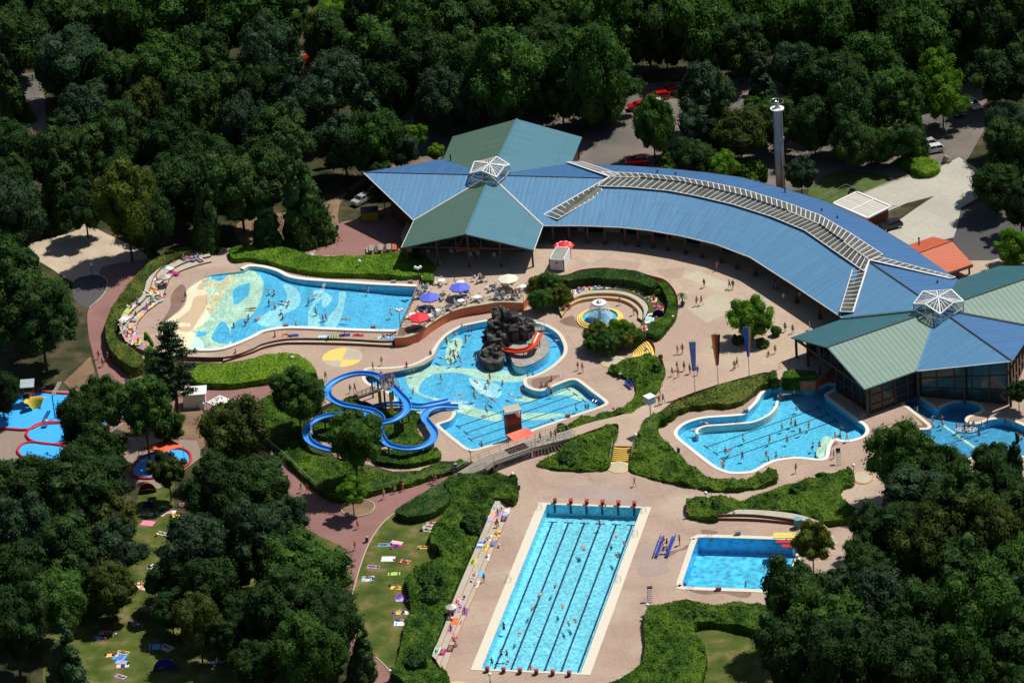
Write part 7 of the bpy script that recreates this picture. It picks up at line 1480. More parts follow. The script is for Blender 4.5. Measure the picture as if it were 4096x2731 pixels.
def chair(p=None):
    mb = MB(); x, y, z = (0, 0, 0)
    for sx in (-1, 1):
        for sy in (-1, 1): mb.cyl((sx * .2, sy * .2, 0), (sx * .22, sy * .2, .42), .025, n=5)
    mb.box((0, 0, .43), (.46, .46, .04))
    for k in range(7): a = math.pi * (k + .0) / 6 ; mb.box((.23 * math.cos(a), .2 + .06 * math.sin(a), .66), (.06, .03, .42))
    mb.box((0, .24, .87), (.4, .04, .08))
    for s_ in (-1, 1): mb.beam((s_ * .25, -.18, .64), (s_ * .25, .2, .66), .05, .03); mb.cyl((s_ * .25, -.18, .42), (s_ * .25, -.18, .64), .02, n=4)
    return mb
chm = chair(); ch0 = None
def put_chair(p, rz, label):
    global ch0
    if ch0 is None: ch0 = chm.build('plastic_chair', m_white); ch0.location = p; ch0.rotation_euler.z = rz; tag(ch0, label, 'chair', 'white chairs of the cafe terrace')
    else: dup(ch0, p, rz, label=label)
tb = {}
def table(p, dark, label, n, ph, clab):
    key = dark
    if key not in tb:
        t = thing('cafe_table', label, 'table', p, group='tables of the cafe terrace'); mb = MB(); mb.cyl((p.x, p.y, p.z + .7), (p.x, p.y, p.z + .74), .62, n=20); mb.build('table_top', mat('table_dark', (.07, .075, .085), .4) if dark else m_white, t)
        mb = MB(); mb.cyl((p.x, p.y, p.z), (p.x, p.y, p.z + .7), .05, n=6)
        for k in range(4): a = k * 1.57; mb.beam((p.x, p.y, p.z + .05), (p.x + .4 * math.cos(a), p.y + .4 * math.sin(a), p.z + .03), .06, .04)
        mb.build('pedestal', m_white, t); tb[key] = t
    else: dup(tb[key], p, label=label)
    for k in range(n):
        a = ph + 2 * math.pi * k / n + rnd.uniform(-.15, .15); d = .85 + rnd.uniform(0, .2); put_chair((p.x + d * math.cos(a), p.y + d * math.sin(a), ZP), a - math.pi / 2, clab)
tl_list = [('B', 1803, 525, 0, 4, 'at the upper left of the terrace'), ('B', 1985, 540, 0, 4, 'beside the upper blue parasol'), ('B', 2180, 500, 1, 3, 'in the shade near the hall'), ('B', 1640, 590, 1, 4, 'at the upper fence corner'), ('B', 1600, 655, 1, 3, 'left of the middle blue parasol'), ('B', 1812, 660, 1, 4, 'right of the middle blue parasol'), ('B', 2030, 630, 1, 3, 'below the upper blue parasol'), ('B', 2140, 680, 0, 5, 'near the bend of the terracotta wall'), ('B', 2280, 580, 1, 4, 'near the cream parasol'), ('B', 2330, 660, 1, 4, 'right of the bend of the terracotta wall'),
           ('B', 1985, 715, 0, 4, 'at the railing above the terracotta wall'), ('B', 1870, 765, 1, 4, 'by the railing in the middle'), ('B', 1770, 810, 0, 4, 'right of the red parasol'), ('B', 1620, 790, 1, 4, 'above the red parasol'), ('B', 1530, 845, 0, 2, 'left of the red parasol'), ('B', 1690, 860, 0, 3, 'under the edge of the red parasol'), ('C', 140, 660, 1, 4, 'at the right end of the terrace'), ('C', 220, 580, 0, 4, 'beside the yellowish shrub'), ('C', 20, 660, 1, 3, 'below the cream parasol'), ('C', 70, 540, 1, 3, 'under the cream parasol')]
for i, (c_, x, y, dk, n, wh) in enumerate(tl_list):
    p = W(c_, x, y, ZP + .6); table(Vector((p.x, p.y, ZP)), dk, ('dark' if dk else 'white') + ' round cafe table ' + wh, n, i * .9, 'white chair at the table ' + wh)
# shade interior tables
for c_, x, y in (('B', 1680, 270), ('B', 1900, 270), ('B', 2080, 310), ('B', 2150, 290), ('B', 2300, 310), ('B', 1780, 380)):
    p = W(c_, x, y, ZP); put_chair((p.x, p.y, ZP), x, 'white chair standing in the dark gable of the left hall')
# picnic tables
pk = None
for i, (c_, x, y, m_) in enumerate((('B', 1145, 225, m_wood), ('B', 1232, 220, m_wood), ('B', 1310, 215, m_wood), ('B', 1362, 215, mat('wood_orange', C(170, 95, 60), .8, .1)))):
    p = W(c_, x, y + 25, .0); lab = ['leftmost grey picnic table with benches in the hall yard', 'second grey picnic table in the hall yard', 'third grey picnic table in the hall yard', 'orange brown picnic table nearest the left hall'][i]
    t = thing('picnic_table', lab, 'picnic table', p, group='picnic tables in the hall yard'); mb = MB(); mb.box((p.x, p.y, .74), (.8, 2.2, .06)); mb.build('table_top', m_, t)
    for s_ in (-1, 1): mb = MB(); mb.box((p.x + s_ * .75, p.y, .44), (.3, 2.2, .06)); mb.build('bench', m_, t)
    mb = MB()
    for s_ in (-1, 1): mb.beam((p.x - .8, p.y + s_ * .8, .4), (p.x + .8, p.y + s_ * .8, .4), .08, .08); mb.beam((p.x - .5, p.y + s_ * .8, 0), (p.x - .2, p.y + s_ * .8, .72), .08, .08); mb.beam((p.x + .5, p.y + s_ * .8, 0), (p.x + .2, p.y + s_ * .8, .72), .08, .08)
    mb.build('leg_frame', m_, t)
# benches
def bench(label, a, b, n_side, name='bench'):
    t = thing(name, label, 'bench', (a + b) / 2); d = (b - a).normalized(); s_ = Vector((-d.y, d.x, 0)) * n_side; mb = MB()
    for k in range(3): mb.beam(a + s_ * (.1 + .17 * k) + Vector((0, 0, .45)), b + s_ * (.1 + .17 * k) + Vector((0, 0, .45)), .14, .05)
    mb.build('seat', m_bluep, t); mb = MB()
    for k in range(2): mb.beam(a + s_ * .62 + Vector((0, 0, .65 + .2 * k)), b + s_ * .66 + Vector((0, 0, .65 + .2 * k)), .05, .15)
    mb.build('backrest', m_bluep, t); mb = MB()
    for f in (.1, .9): p = a.lerp(b, f); mb.beam(p + s_ * .1, p + s_ * .1 + Vector((0, 0, .43)), .08, .08); mb.beam(p + s_ * .55, p + s_ * .65 + Vector((0, 0, .95)), .08, .08)
    mb.build('leg_frame', m_steel, t)
bench('blue bench against the sickle shaped shrub bed', W('G', 1165, 320, 0), W('G', 1225, 375, 0), 1)
a, b = W('N', 790, 780, 0), W('N', 855, 600, 0)
bench('double sided blue bench on the deck between lap pool and diving pool, left half', a + Vector((-.1, 0, 0)), b + Vector((-.1, 0, 0)), 1); bench('double sided blue bench on the deck between lap pool and diving pool, right half', a + Vector((.9, 0, 0)), b + Vector((.9, 0, 0)), -1)
# starting blocks
s0 = None
for side, c_, (xa, ya), (xb, yb) in (('far', None, q('M', 1930, 262), q('N', 560, 292)), ('near', None, q('O', 1527, 905), q('O', 2297, 945))):
    for k in range(6):
        f = k / 5; g = G(xa + (xb - xa) * f, ya + (yb - ya) * f, 0); lab = '%s red starting block at the %s end of the lap pool' % (['first', 'second', 'third', 'fourth', 'fifth', 'sixth'][k] + ' from the left,', side)
        lab = 'red starting block at the %s end of the lap pool, %s from left' % (side, ORD[k])
        if s0 is None:
            t = thing('starting_block', lab, 'starting block', g, group='red starting blocks of the lap pool'); mb = MB(); mb.box((g.x, g.y, .35), (.5, .45, .7)); mb.build('pedestal', m_dark, t); mb = MB(); mb.box((g.x, g.y + .02, .74), (.62, .7, .08), rx=-.1); mb.build('platform', mat('block_red', C(165, 50, 55), .6), t); mb = MB(); mb.box((g.x, g.y + .5, .22), (.5, .3, .06)); mb.build('foot_step', m_redp, t); s0 = t
        else: dup(s0, g, (0 if side == 'near' else math.pi) + math.atan2((tr - tl).y, (tr - tl).x), label=lab)
# lifeguard cabin on bridge
b_ = W('G', 130, 800, 0); H = height_at(b_, 'G', 125, 600) ; zc = 1.8
p = W('G', 130, 850, 1.8)
t = thing('lifeguard_cabin', 'red lifeguard cabin with a white roof on the bridge railing above the activity pool', 'lifeguard cabin', W('G', 130, 800, 0)); ang = math.atan2((W('G', 200, 760, 0) - W('G', 60, 790, 0)).y, (W('G', 200, 760, 0) - W('G', 60, 790, 0)).x)
lo_ = t.location
mb = MB(); mb.box((lo_.x, lo_.y, 1.2), (2.4, 1.6, 2.4), rz=ang); mb.build('base', m_timber, t); mb = MB(); mb.box((lo_.x, lo_.y, 2.95), (2.4, 1.7, 1.1), rz=ang); mb.build('cabin_wall', m_redp if False else mat('cabin_red', C(160, 50, 30), .6), t)
mb = MB()
for sx in (-1, 1):
    for sy in (-1, 1): dx, dy = sx * 1.15, sy * .8; mb.box((lo_.x + dx * math.cos(ang) - dy * math.sin(ang), lo_.y + dx * math.sin(ang) + dy * math.cos(ang), 4.1), (.1, .1, 1.3), rz=ang)
mb.build('window_posts', m_dark, t); mb = MB(); mb.box((lo_.x, lo_.y, 4.8), (2.7, 2.0, .14), rz=ang, rx=.06); mb.build('roof', m_pale, t); mb = MB(); mb.box((lo_.x - .3, lo_.y - .75, 2.95), (.8, .3, .5), rz=ang); mb.build('lifebuoy_box', m_orange_edge, t)
cs = [W('G', x, y, 3.7) for x, y in ((55, 795), (250, 725), (328, 790), (140, 858))]; t = thing('awning', 'salmon coloured shade cloth stretched over the foot bridge beside the lifeguard cabin', 'awning', W('G', 200, 900, 1.8))
mb = MB()
for i in range(6):
    for j in range(4):
        def pz(u, v): p_ = cs[0].lerp(cs[1], u).lerp(cs[3].lerp(cs[2], u), v); return p_ - Vector((0, 0, .35 * math.sin(math.pi * u) * math.sin(math.pi * v)))
        mb.quad(pz(i / 6, (j + 1) / 4), pz((i + 1) / 6, (j + 1) / 4), pz((i + 1) / 6, j / 4), pz(i / 6, j / 4))
mb.build('cloth', mat('awning_salmon', C(240, 110, 90), .7, .06), t); mb = MB()
for c0 in cs: mb.cyl((c0.x, c0.y, 1.7), c0, .04, n=6)
mb.build('pole', m_steel, t)
# diving boards
t = thing('diving_platform', 'yellow and red diving platforms standing at the right end of the diving pool', 'diving platform', W('N', 1990, 640, 0))
for x0, y0, x1, y1, z, m_ in ((1865, 545, 2060, 590, 1.2, m_yel), (1895, 612, 2070, 640, .9, m_redp), (1950, 655, 2110, 680, 1.6, m_redp)):
    a, b = W('N', x0, (y0 + y1) / 2, z), W('N', x1 + 30, (y0 + y1) / 2, z); mb = MB(); mb.beam(a, b, 1.6 if m_ is m_yel else .7, .12); mb.build('board', m_, t); mb = MB()
    for f in (.55, .95): c0 = a.lerp(b, f); mb.cyl((c0.x, c0.y, 0), (c0.x, c0.y, z), .12, n=8)
    mb.build('support', m_steel, t)
p = W('N', 2100, 490, 0); t = thing('cylinder_tank', 'blue green cylindrical tank by the curved seating steps', 'tank', p); mb = MB(); mb.cyl(p, (p.x, p.y, 1.5), .65, n=18); mb.build('body', mat('tank', (.06, .16, .19), .4), t); mb = MB(); mb.lathe((p.x, p.y, 1.5), [(.66, 0), (.66, .08), (.01, .14)], 18); mb.build('lid', mat('tank_lid', (.15, .35, .42), .4), t)
# pool ladders
ld = None
for c_, x, y, z, rz, lab in [('N', 1270, 582, 0, 0, 'steel ladder at the far edge of the diving pool'), ('N', 1090, 1060, 0, 3.1, 'steel ladder at the near edge of the diving pool'), ('N', 640, 350, 0, -1.5, 'steel handrail at the upper right corner of the lap pool'), ('N', 560, 570, 0, -1.5, 'steel ladder on the right long side of the lap pool'), ('M', 1790, 320, 0, 1.4, 'steel ladder near the upper left corner of the lap pool'), ('N', 400, 1000, 0, -1.5, 'steel ladder far down the right side of the lap pool'), ('M', 1500, 1000, 0, 1.4, 'steel ladder halfway down the left side of the lap pool'),
                              ('B', 1213, 985, ZWV, 3.1, 'steel ladder at the lower edge of the wave pool'), ('G', 897, 515, 0, 2.5, 'steel ladder at the right corner of the activity pool'), ('G', 580, 275, 0, 0, 'steel ladder on the small peninsula of the activity pool'), ('H', 965, 590, 0, -1, 'steel ladder at the right end of the right pool')]:
    p = W(c_, x, y, z)
    if ld is None:
        ld = thing('pool_ladder', lab, 'pool ladder', p, rz, 'steel pool ladders'); mb = MB()
        for s_ in (-.28, .28): mb.tube([Vector((p.x + s_, p.y + .5, p.z)), Vector((p.x + s_, p.y + .45, p.z + .8)), Vector((p.x + s_, p.y, p.z + .9)), Vector((p.x + s_, p.y - .25, p.z + .5)), Vector((p.x + s_, p.y - .25, p.z - .8))], .03, 5)
        mb.build('rails', m_steel, ld); mb = MB(); [mb.box((p.x, p.y - .25, p.z - .1 - .3 * k), (.5, .12, .04)) for k in range(3)]; mb.build('rungs', m_steel, ld)
    else: dup(ld, p, rz, label=lab)
for c_, x, y, z, lab in [('B', 1350, 543, ZWV, 'at the far edge of the wave pool, left'), ('B', 1508, 543, ZWV, 'at the far edge of the wave pool near the terrace'), ('B', 338, 950, ZWV, 'at the lower bend of the wave pool'), ('B', 1158, 965, ZWV, 'at the lower edge of the wave pool'), ('G', 637, 620, 0, 'on the near edge of the activity pool'), ('N', 1533, 550, 0, 'at the far edge of the diving pool'), ('N', 1350, 1070, 0, 'at the near edge of the diving pool'), ('G', 2313, 575, 0, 'at the upper edge of the right pool')]:
    p = W(c_, x, y, z + .2); mb = MB(); mb.box((p.x, p.y, z + .3), (.8, .45, .45)); mb.box((p.x, p.y, z + .56), (.9, .55, .07)); prop('vent_box', 'small grey lidded box ' + lab, 'box', (p.x, p.y, z), mb, mat('box_grey', (.2, .21, .22), .5), 'grey boxes at the pool edges')
# lane line reels and striped ladder stand
p = W('N', 705, 1200, 0); t = thing('step_ladder', 'leaning white rung ladder at the corner of the bottom shrub bed', 'ladder', p); mb = MB(); H = 2.2
for s_ in (-.35, .35): mb.beam((p.x + s_, p.y, 0), (p.x + s_ + .1, p.y + .7, H), .06, .06)
for k in range(8): f = (k + .5) / 8; mb.box((p.x + .1 * f, p.y + .7 * f, H * f), (.66, .14, .06))
mb.build('rungs', m_white, t); mb = MB()
for s_ in (-.35, .35): mb.beam((p.x + s_ + .1, p.y + 1.5, 0), (p.x + s_ + .1, p.y + .7, H), .05, .05)
mb.box((p.x + .1, p.y + .75, H + .05), (.8, .4, .2)); mb.build('stand', m_dark, t)
p = W('H', 765, 990, 0); t = thing('step_ladder', 'white lifeguard ladder stand by the near corner of the right pool', 'ladder', p); mb = MB(); H = 2.0
for s_ in (-.3, .3): mb.beam((p.x + s_, p.y, 0), (p.x + s_, p.y + .6, H), .06, .06)
for k in range(7): f = (k + .5) / 7; mb.box((p.x, p.y + .6 * f, H * f), (.6, .12, .05))
mb.build('rungs', m_white, t); mb = MB(); mb.box((p.x, p.y + .8, H), (.7, .5, .1)); mb.box((p.x, p.y + 1.0, H + .3), (.7, .06, .5)); mb.build('seat', m_dark, t)
# sign stand, yard skip
p = W('I', 190, 1120, 0); t = thing('skip', 'yellow metal skip in the shade beside the left hall', 'skip', p); mb = MB(); mb.box((p.x, p.y, 1.0), (3.0, 2.0, 1.6)); mb.box((p.x, p.y, .1), (2.6, 1.6, .2)); mb.build('body', mat('skip_yellow', C(150, 120, 20), .6, .1), t); mb = MB(); mb.box((p.x, p.y, 1.85), (3.1, 2.1, .1), rx=.05); mb.build('lid', m_dark, t)
p = W('G', 1515, 130, ZP); t = thing('notice_board', 'small green sign panel on two posts above the sickle shaped bed', 'sign', p); mb = MB(); [mb.cyl((p.x + s_, p.y, ZP), (p.x + s_, p.y, ZP + 1.7), .04, n=6) for s_ in (-.3, .3)]; mb.build('posts', m_steel, t); mb = MB(); mb.box((p.x, p.y, ZP + 1.35), (.7, .05, .7)); mb.build('panel', mat('sign_green', (.04, .12, .08), .5), t)
p = W('C', 1632, 925, ZP); t = thing('drinking_post', 'slim white post standing beside the tall clipped hedge', 'post', p); mb = MB(); mb.cyl(p, (p.x, p.y, ZP + 1.3), .09, n=8); mb.build('post', m_white, t); mb = MB(); mb.box((p.x, p.y, ZP + 1.35), (.35, .3, .1)); mb.build('top', m_white, t)
# closed white parasol, grey parasol
for lab, c_, x, y, z, r_, m_ in (('big pale grey parasol leaning over the seating at the beach end', 'A', 1548, 465, 3.2, 1.0, mat('parasol_grey', (.5, .46, .44), .7)), ('pale round parasol with a yellow centre at the lap pool steps', 'O', 1185, 272, 2.2, .85, mat('parasol_ivory', (.6, .58, .48), .7))):
    g = W(c_, x, y, z); parasol(lab, Vector((g.x, g.y, z - 1.9)), r=r_, h=2.0, ms=(m_,), parts=10)
p = W('A', 1958, 210, ZWV); t = thing('parasol', 'closed white parasol standing at the far end of the curved double hedge', 'parasol', p); mb = MB(); mb.cyl(p, (p.x, p.y, p.z + 2.2), .03, n=6); mb.build('pole', m_steel, t); mb = MB(); mb.lathe((p.x, p.y, p.z + .7), [(.25, 0), (.22, .6), (.03, 1.6)], 10); mb.build('canopy', m_white, t)
# beach tents on the fountain lawn
for lab, c_, x, y, m_, s_ in (('lime green pop up beach tent under the tall clipped hedge', 'C', 1500, 670, mat('tent_lime', C(150, 200, 60), .6), 1), ('purple pop up beach tent under the tall clipped hedge', 'C', 1490, 860, mat('tent_purple', C(60, 45, 135), .6), 1), ('dark blue beach tent on the shaded lawn beside the trees', 'L', 460, 545, m_bluep, 1), ('green beach tent on the shaded lawn', 'L', 600, 575, mat('tent_green', C(110, 180, 90), .6), .9), ('big blue tarpaulin tent at the bottom of the lower left lawn', 'P', 850, 910, m_bluep, 1.8), ('rust red ball tent beside the kidney shaped play pool', 'L', 450, 400, mat('tent_rust', C(150, 55, 25), .7), 1.4)):
    zz = 1.0 if c_ == 'C' else 0; p = W(c_, x, y, zz); t = thing('beach_tent', lab, 'tent', p); mb = MB(); n = 10
    for i in range(n):
        for j in range(5):
            def pp_(i_, j_): a = math.pi * i_ / n; b = math.pi * .5 * j_ / 5; return Vector((p.x + 1.0 * s_ * math.cos(a), p.y + .8 * s_ * math.sin(a) * math.cos(b) + .0, zz + 1.25 * s_ * math.sin(a) * math.sin(b + .001)))
            mb.quad(pp_(i, j), pp_(i + 1, j), pp_(i + 1, j + 1), pp_(i, j + 1))
    mb.build('canopy', m_, t); mb = MB(); mb.tube([Vector((p.x + 1.0 * s_ * math.cos(math.pi * i / 12), p.y, zz + 1.25 * s_ * math.sin(math.pi * i / 12))) for i in range(13)], .025, 4); mb.build('tent_pole', m_dark, t)
# white pavilions by the pine
p = W('E', 2065, 540, 0); cs = [W('E', x, y, 2.4) for x, y in ((1940, 490), (2065, 422), (2188, 470), (2040, 530))]; t = thing('gazebo', 'white canvas gazebo roof with black marks beside the red path', 'gazebo', (cs[0] + cs[2]) / 2 - Vector((0, 0, 2.4))); ctr = (cs[0] + cs[2]) / 2 + Vector((0, 0, .5)); mb = MB()
for i in range(4): mb.add([cs[i], cs[(i + 1) % 4], ctr], [(0, 1, 2)]); mb.quad(cs[i] - Vector((0, 0, .25)), cs[(i + 1) % 4] - Vector((0, 0, .25)), cs[(i + 1) % 4], cs[i])
mb.build('roof', m_white, t); mb = MB()
for c0 in cs: mb.cyl((c0.x, c0.y, 0), c0, .05, n=6)
mb.build('post', m_steel, t); mb = MB()
for (u, v, l_, r_) in ((.35, .45, .5, .3), (.45, .55, .4, 1.8), (.55, .4, .6, .5), (.4, .7, .35, 0), (.5, .72, .35, .1), (.62, .62, .5, 2.0)):
    p_ = cs[0].lerp(cs[3], u).lerp(cs[1].lerp(cs[2], u), v); mb.box((p_.x, p_.y, 2.4 + .5 * (1 - 2 * max(abs(u - .5), abs(v - .5))) + .05), (l_, .12, .03), rz=r_)
mb.build('roof_marks', m_black, t)
p = W('E', 1880, 540, 0); t = thing('kiosk', 'white kiosk with a flat overhanging roof behind the pine', 'kiosk', (p.x, p.y, 0)); mb = MB(); mb.box((p.x - .8, p.y + 1.2, 1.2), (3.6, 2.4, 2.4)); mb.build('wall', m_white, t); mb = MB(); mb.box((p.x - .8, p.y + 1.2, 2.5), (4.2, 3.0, .15)); mb.build('roof', m_white, t); mb = MB(); mb.box((p.x + .4, p.y - .2, .5), (.8, .8, 1.0)); mb.build('counter', m_white, t)
# play pools
def play_pool(label, spec, sm=True):
    o = outline(spec, .1, sm=sm); c = sum(o, Vector((0, 0))) / len(o); t = thing('paddling_pool', label, 'paddling pool', (c.x, c.y, 0)); mb = MB(); mb.prism(offset(o, .05), -.02, .1); mb.build('blue_floor', m_pblue, t)
    oo = o + [o[0]]; mb = MB(); pts = [Vector((p.x, p.y, .14)) for p in oo]
    for a_, b_ in zip(pts[:-1], pts[1:]): mb.cyl(a_, b_, .24, n=7)
    mb.build('rim', m_rim, t); return t
play_pool('long bright blue paddling pool with a red rim under the trees at the left edge', ['E', (-200, 520), (60, 430), (340, 395), (540, 410), (800, 420), (1020, 420), (1160, 470), (1195, 550), (1170, 640), (1060, 700), (860, 720), (600, 690), (400, 700), (280, 745), (120, 745), (-200, 700)])
play_pool('round raised blue paddling pool with a red rim and a little fountain', ['E', (265, 830), (250, 780), (330, 710), (460, 680), (600, 690), (700, 750), (680, 840), (540, 885), (400, 880), (310, 860)]); play_pool('lower round blue paddling pool partly hidden by the trees', ['E', (170, 930), (230, 880), (330, 870), (500, 890), (620, 920), (600, 1000), (450, 1050), (280, 1040), (180, 980)])
play_pool('kidney shaped blue paddling pool with a red rim under an orange sail', ['E', (1240, 1140), (1260, 1080), (1360, 1000), (1560, 940), (1700, 930), (1780, 970), (1790, 1040), (1730, 1100), (1600, 1150), (1460, 1200), (1330, 1205), (1260, 1180)])
cs = [W('E', x, y, 3.0) for x, y in ((1590, 830), (1720, 900), (1540, 960), (1300, 930))]; t = thing('shade_sail', 'orange shade sail over the kidney shaped paddling pool', 'shade sail', (cs[0].x, cs[0].y, 0)); mb = MB(); mb.quad(cs[0], cs[3], cs[2], cs[1]); mb.build('cloth', mat('sail_orange', C(225, 100, 60), .7), t); mb = MB(); [mb.cyl((c0.x, c0.y, 0), c0, .06, n=6) for c0 in cs]; mb.build('pole', m_steel, t)
p = W('E', 440, 710, .2); mb = MB(); mb.lathe((p.x, p.y, .1), [(.15, 0), (.1, .9), (.5, 1.0), (.45, 1.15), (.01, 1.3)], 14); prop('small_fountain', 'small silver fountain in the round paddling pool', 'fountain', (p.x, p.y, 0), mb, m_steel)
mb = MB(); c0 = W('E', 345, 560, .1)
for i in range(8):
    for j in range(4):
        def ps(i_, j_): a = math.pi * i_ / 8; r_ = 1.5 * (.35 + .65 * j_ / 4); return Vector((c0.x + math.cos(a + .5) * r_ * 1.3, c0.y + math.sin(a + .5) * r_, .2 + 1.6 * math.sin(math.pi * (j_ / 4) * .55)))
        mb.quad(ps(i, j), ps(i + 1, j), ps(i + 1, j + 1), ps(i, j + 1))
prop('scallop_slide', 'yellow shell shaped water toy in the long paddling pool', 'water toy', (c0.x, c0.y, .1), mb, mat('toy_yellow', C(205, 180, 60), .5))
a, b = W('E', 518, 640, .1), W('E', 225, 500, .1); t = thing('water_mast', 'dark play mast with two wooden channels at the long paddling pool', 'play equipment', a); mb = MB(); mb.cyl(a, (a.x, a.y, height_at(a, 'E', 505, 415)), .09, n=8); mb.build('mast', m_bluep, t); mb = MB(); hh = height_at(a, 'E', 505, 415); [mb.beam((a.x + k * .35, a.y - .2, hh), (a.x + .9 + k * .35, a.y + 4, hh + .1), .22, .15) for k in range(2)]; mb.build('channel', m_wood, t)
p = W('E', 280, 500, 0); t = thing('play_tower', 'small play tower with a pale sheet metal roof at the left edge', 'play equipment', p); mb = MB(); [mb.cyl((p.x + sx * .8, p.y + sy * .8, 0), (p.x + sx * .8, p.y + sy * .8, 3.6), .09, n=6) for sx in (-1, 1) for sy in (-1, 1)]; mb.box((p.x, p.y, 1.5), (1.8, 1.8, .1)); mb.build('frame', m_timber, t); mb = MB(); mb.box((p.x, p.y, 3.7), (2.3, 2.3, .08), rx=.15); mb.build('roof', mat('tower_roof', (.35, .42, .45), .4), t)
# circle kerb in red path
c0 = W('M', 75, 310, 0); mb = MB(); o = [Vector((c0.x + 2.6 * math.cos(a), c0.y + 2.6 * math.sin(a))) for a in [2 * math.pi * i / 30 for i in range(30)]]; t = thing('tree_ring', 'round kerbed planting island in the red path', 'planter', (c0.x, c0.y, 0)); mb.prism(o, -.02, .08); mb.build('soil', m_soil, t)
mb = MB(); [mb.beam((*o[i], .08), (*o[(i + 1) % 30], .08), .15, .14) for i in range(30)]; mb.build('kerb', m_pale, t)
# kerb lines
for lab, sp in (('pale kerb along the right edge of the red path by the lawn', ['M', (420, 355), (300, 460), (180, 640), (90, 880), (20, 1130)]), ('pale kerb around the asphalt apron', ['A', (860, 468), (950, 475), (1008, 530), (995, 620), (930, 700), (840, 780)]), ('pale kerb along the concrete drive', ['K', (830, 1000), (1180, 860), (1490, 790)]), ('pale kerb below the lawn by the bottom red path', ['O', (480, 770), (600, 890), (650, 1000)])):
    o = outline(sp, 0, closed=False); mb = MB(); [mb.beam((a.x, a.y, .03), (b.x, b.y, .03), .16, .12) for a, b in zip(o[:-1], o[1:])]; ob = mb.build('kerb', m_pale, origin=(o[0].x, o[0].y, 0)); tag(ob, lab, 'kerb')
# boulders
for lab, c_, x, y, r_ in (('pale pointed boulder beside the car park drive', 'K', 1630, 690, .9), ('grey boulder above the white garage roof', 'K', 740, 980, .8), ('small grey boulder at the edge of the concrete drive', 'K', 1105, 860, .5)):
    p = W(c_, x, y, .2); mb = MB(); mb.sphere((p.x, p.y, r_ * .4), r_, 9, 6, 0, (1, .9, .8), .8, int(x)); prop('boulder', lab, 'boulder', (p.x, p.y, 0), mb, mat('boulder_pale', (.3, .25, .2), .8, .2) if x > 1500 else m_rock)
# fences behind
railing('metal fence between the arc roof and the lawn patch', [W('K', *p_, 0) for p_ in ((470, 1060), (680, 960), (760, 990))], m=m_steel); railing('metal fence beside the white garage roof', [W('K', *p_, 0) for p_ in ((930, 1255), (1130, 1160), (1190, 1180), (1020, 1260))], m=m_steel)
# cars
def car(label, p, rz, col, kind='hatch', grp='parked cars'):
    m_ = mat('car_' + col[0], col[1], .25, .03, spec=.7, metal=.2); t = thing('parked_car', label, 'car', (0, 0, 0), 0, grp); mb = MB()
    L_, Wd = 4.1, 1.7
    prof = [(-2.05, .35), (-2.05, .75), (-1.95, .95), (-1.1, 1.0), (2.0, .98), (2.05, .7), (2.05, .35)]
    for s_ in (-1, 1): pass
    V = [(x, s_ * Wd / 2 * (1 if z < .9 else .95), z) for s_ in (-1, 1) for x, z in prof]; n = len(prof)
    mb.add(V, [tuple(range(n)), tuple(range(2 * n - 1, n - 1, -1))] + [(i, n + i, n + (i + 1) % n, (i + 1) % n) for i in range(n)]); mb.build('body', m_, t)
    mb = MB(); a = [(-1.05, .98), (-.35, 1.42), (1.5, 1.42), (1.95, .98)]; V = [(x, s_ * (Wd / 2 * (.93 if z < 1.2 else .74)), z) for s_ in (-1, 1) for x, z in a]; mb.add(V, [(0, 1, 2, 3), (7, 6, 5, 4), (0, 4, 5, 1), (3, 2, 6, 7)]); mb.build('windows', m_glassd, t)
    mb = MB(); V = [(x, s_ * Wd / 2 * .75, z) for s_ in (-1, 1) for x, z in ((-.4, 1.42), (-.2, 1.47), (1.35, 1.47), (1.55, 1.42))]; mb.add(V, [(0, 1, 2, 3), (7, 6, 5, 4), (0, 4, 5, 1), (1, 5, 6, 2), (2, 6, 7, 3)])
    for s_ in (-1, 1): mb.beam((-.4, s_ * .64, 1.43), (-1.05, s_ * .8, .99), .07, .05); mb.beam((1.5, s_ * .64, 1.43), (1.95, s_ * .8, .99), .09, .06); mb.beam((.45, s_ * .645, 1.43), (.5, s_ * .81, .99), .07, .05)
    mb.build('roof', m_, t)
    for sx in (-1.3, 1.3):
        for s_ in (-1, 1): mb = MB(); mb.cyl((sx, s_ * (Wd / 2 - .2), .32), (sx, s_ * (Wd / 2 + .02), .32), .32, n=14); wh = mb.build('wheel', mat('tyre', (.02, .02, .02), .8), t); mb = MB(); mb.cyl((sx, s_ * (Wd / 2 + .0), .32), (sx, s_ * (Wd / 2 + .03), .32), .19, n=10); r_ = mb.build('rim', m_steel, t); r_.parent = wh
    for s_ in (-1, 1): mb = MB(); mb.box((-2.04, s_ * .6, .72), (.06, .35, .14)); mb.build('headlight', m_white, t); mb = MB(); mb.box((2.04, s_ * .68, .75), (.05, .2, .2)); mb.build('tail_light', m_redp, t)
    t.location = (p.x, p.y, 0); t.rotation_euler.z = rz
cred, cwh, cbl, csi = ('red', C(190, 15, 20)), ('white', (.75, .75, .75)), ('black', (.015, .017, .022)), ('silver', (.42, .44, .47))
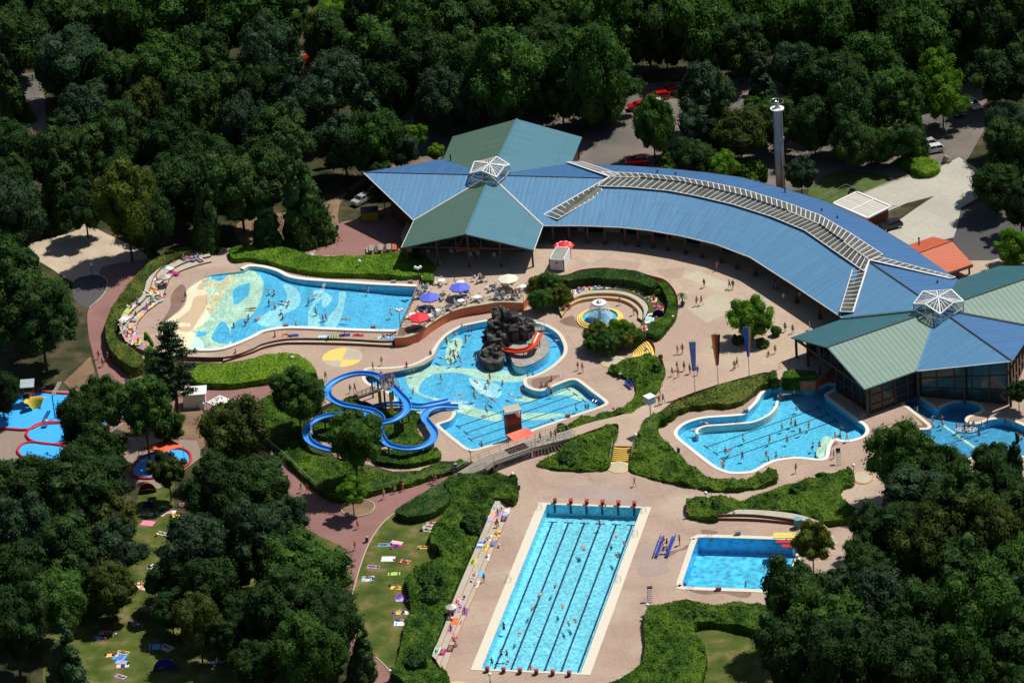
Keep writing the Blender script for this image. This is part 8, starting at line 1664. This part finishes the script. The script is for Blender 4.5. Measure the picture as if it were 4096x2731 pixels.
for lab, c_, x, y, rz, cl in (('red car parked in front of the darker red one', 'J', 785, 345, .2, cred), ('red car at the back of the car park row', 'J', 880, 300, .25, cred), ('white car parked in the row of red cars', 'J', 730, 415, .1, cwh), ('red car half hidden by the shrub row behind the arc roof', 'J', 585, 955, .05, cred), ('dark green car in the shade below the trees', 'J', 2130, 700, .4, ('green', (.03, .06, .055))), ('silver car in deep shade at the right of the car park', 'J', 2230, 740, .4, csi),
                               ('white car with open boot parked facing down at the upper right', 'K', 1862, 180, 1.95, cwh), ('dark car beside the white one at the upper right', 'K', 1720, 250, 1.8, cbl), ('white car at the edge of the gravel drive', 'K', 1490, 610, .2, cwh), ('silver car half in shade beside the white one', 'K', 1420, 560, .2, csi), ('black car parked beside the white garage roof', 'K', 1095, 1325, .35, cbl), ('dark car in the shade beyond the left hall', 'I', 500, 225, .1, csi), ('pale car behind the yellow skip', 'I', 110, 965, .8, csi), ('red car glimpsed among the trees at the top', 'T', 697, 148, .2, cred), ('red car front beside the white car in the row', 'J', 600, 440, .1, cred)):
    car(lab, W(c_, x, y, 0), rz, cl)
# ============================================================ light, camera
finish_labels()
for o in REG:
    if len(o['label'].split()) > 16: print('LONG', len(o['label'].split()), o['label'])
w = bpy.data.worlds.new('World'); S.world = w; w.use_nodes = True
N = w.node_tree.nodes; L = w.node_tree.links; bg = N['Background']
sk = N.new('ShaderNodeTexSky'); sk.sky_type = 'NISHITA'; sk.sun_disc = False
SUN_EL, SUN_AZ = R(60), math.atan2(.84, .50)      # azimuth from +Y towards +X
sk.sun_elevation = SUN_EL; sk.sun_rotation = SUN_AZ
L.new(sk.outputs[0], bg.inputs[0]); bg.inputs[1].default_value = 0.06
sd = bpy.data.lights.new('sun', 'SUN'); sd.energy = 4.8; sd.angle = R(.53); sd.color = (1, .95, .86)
so = bpy.data.objects.new('sun', sd); COL.objects.link(so)
dirv = Vector((math.sin(SUN_AZ) * math.cos(SUN_EL), math.cos(SUN_AZ) * math.cos(SUN_EL), math.sin(SUN_EL)))
so.rotation_euler = dirv.to_track_quat('Z', 'Y').to_euler(); so.location = dirv * 300
cd = bpy.data.cameras.new('camera'); cd.lens = 36 * F / PW; cd.sensor_width = 36; cd.clip_start = 5; cd.clip_end = 3000
co = bpy.data.objects.new('camera', cd); COL.objects.link(co)
Rm = Matrix((CR, CU, -FWD)).transposed().to_4x4(); Rm.translation = CP; co.matrix_world = Rm
S.camera = co
S.render.engine = 'CYCLES'
S.view_settings.view_transform = 'Standard'; S.view_settings.look = 'None'; S.view_settings.exposure = 0; S.view_settings.gamma = 1
S.cycles.max_bounces = 8; S.cycles.transparent_max_bounces = 12; S.cycles.diffuse_bounces = 3; S.cycles.glossy_bounces = 3
S.cycles.caustics_reflective = False; S.cycles.caustics_refractive = False
print('OBJECTS', len(bpy.data.objects))
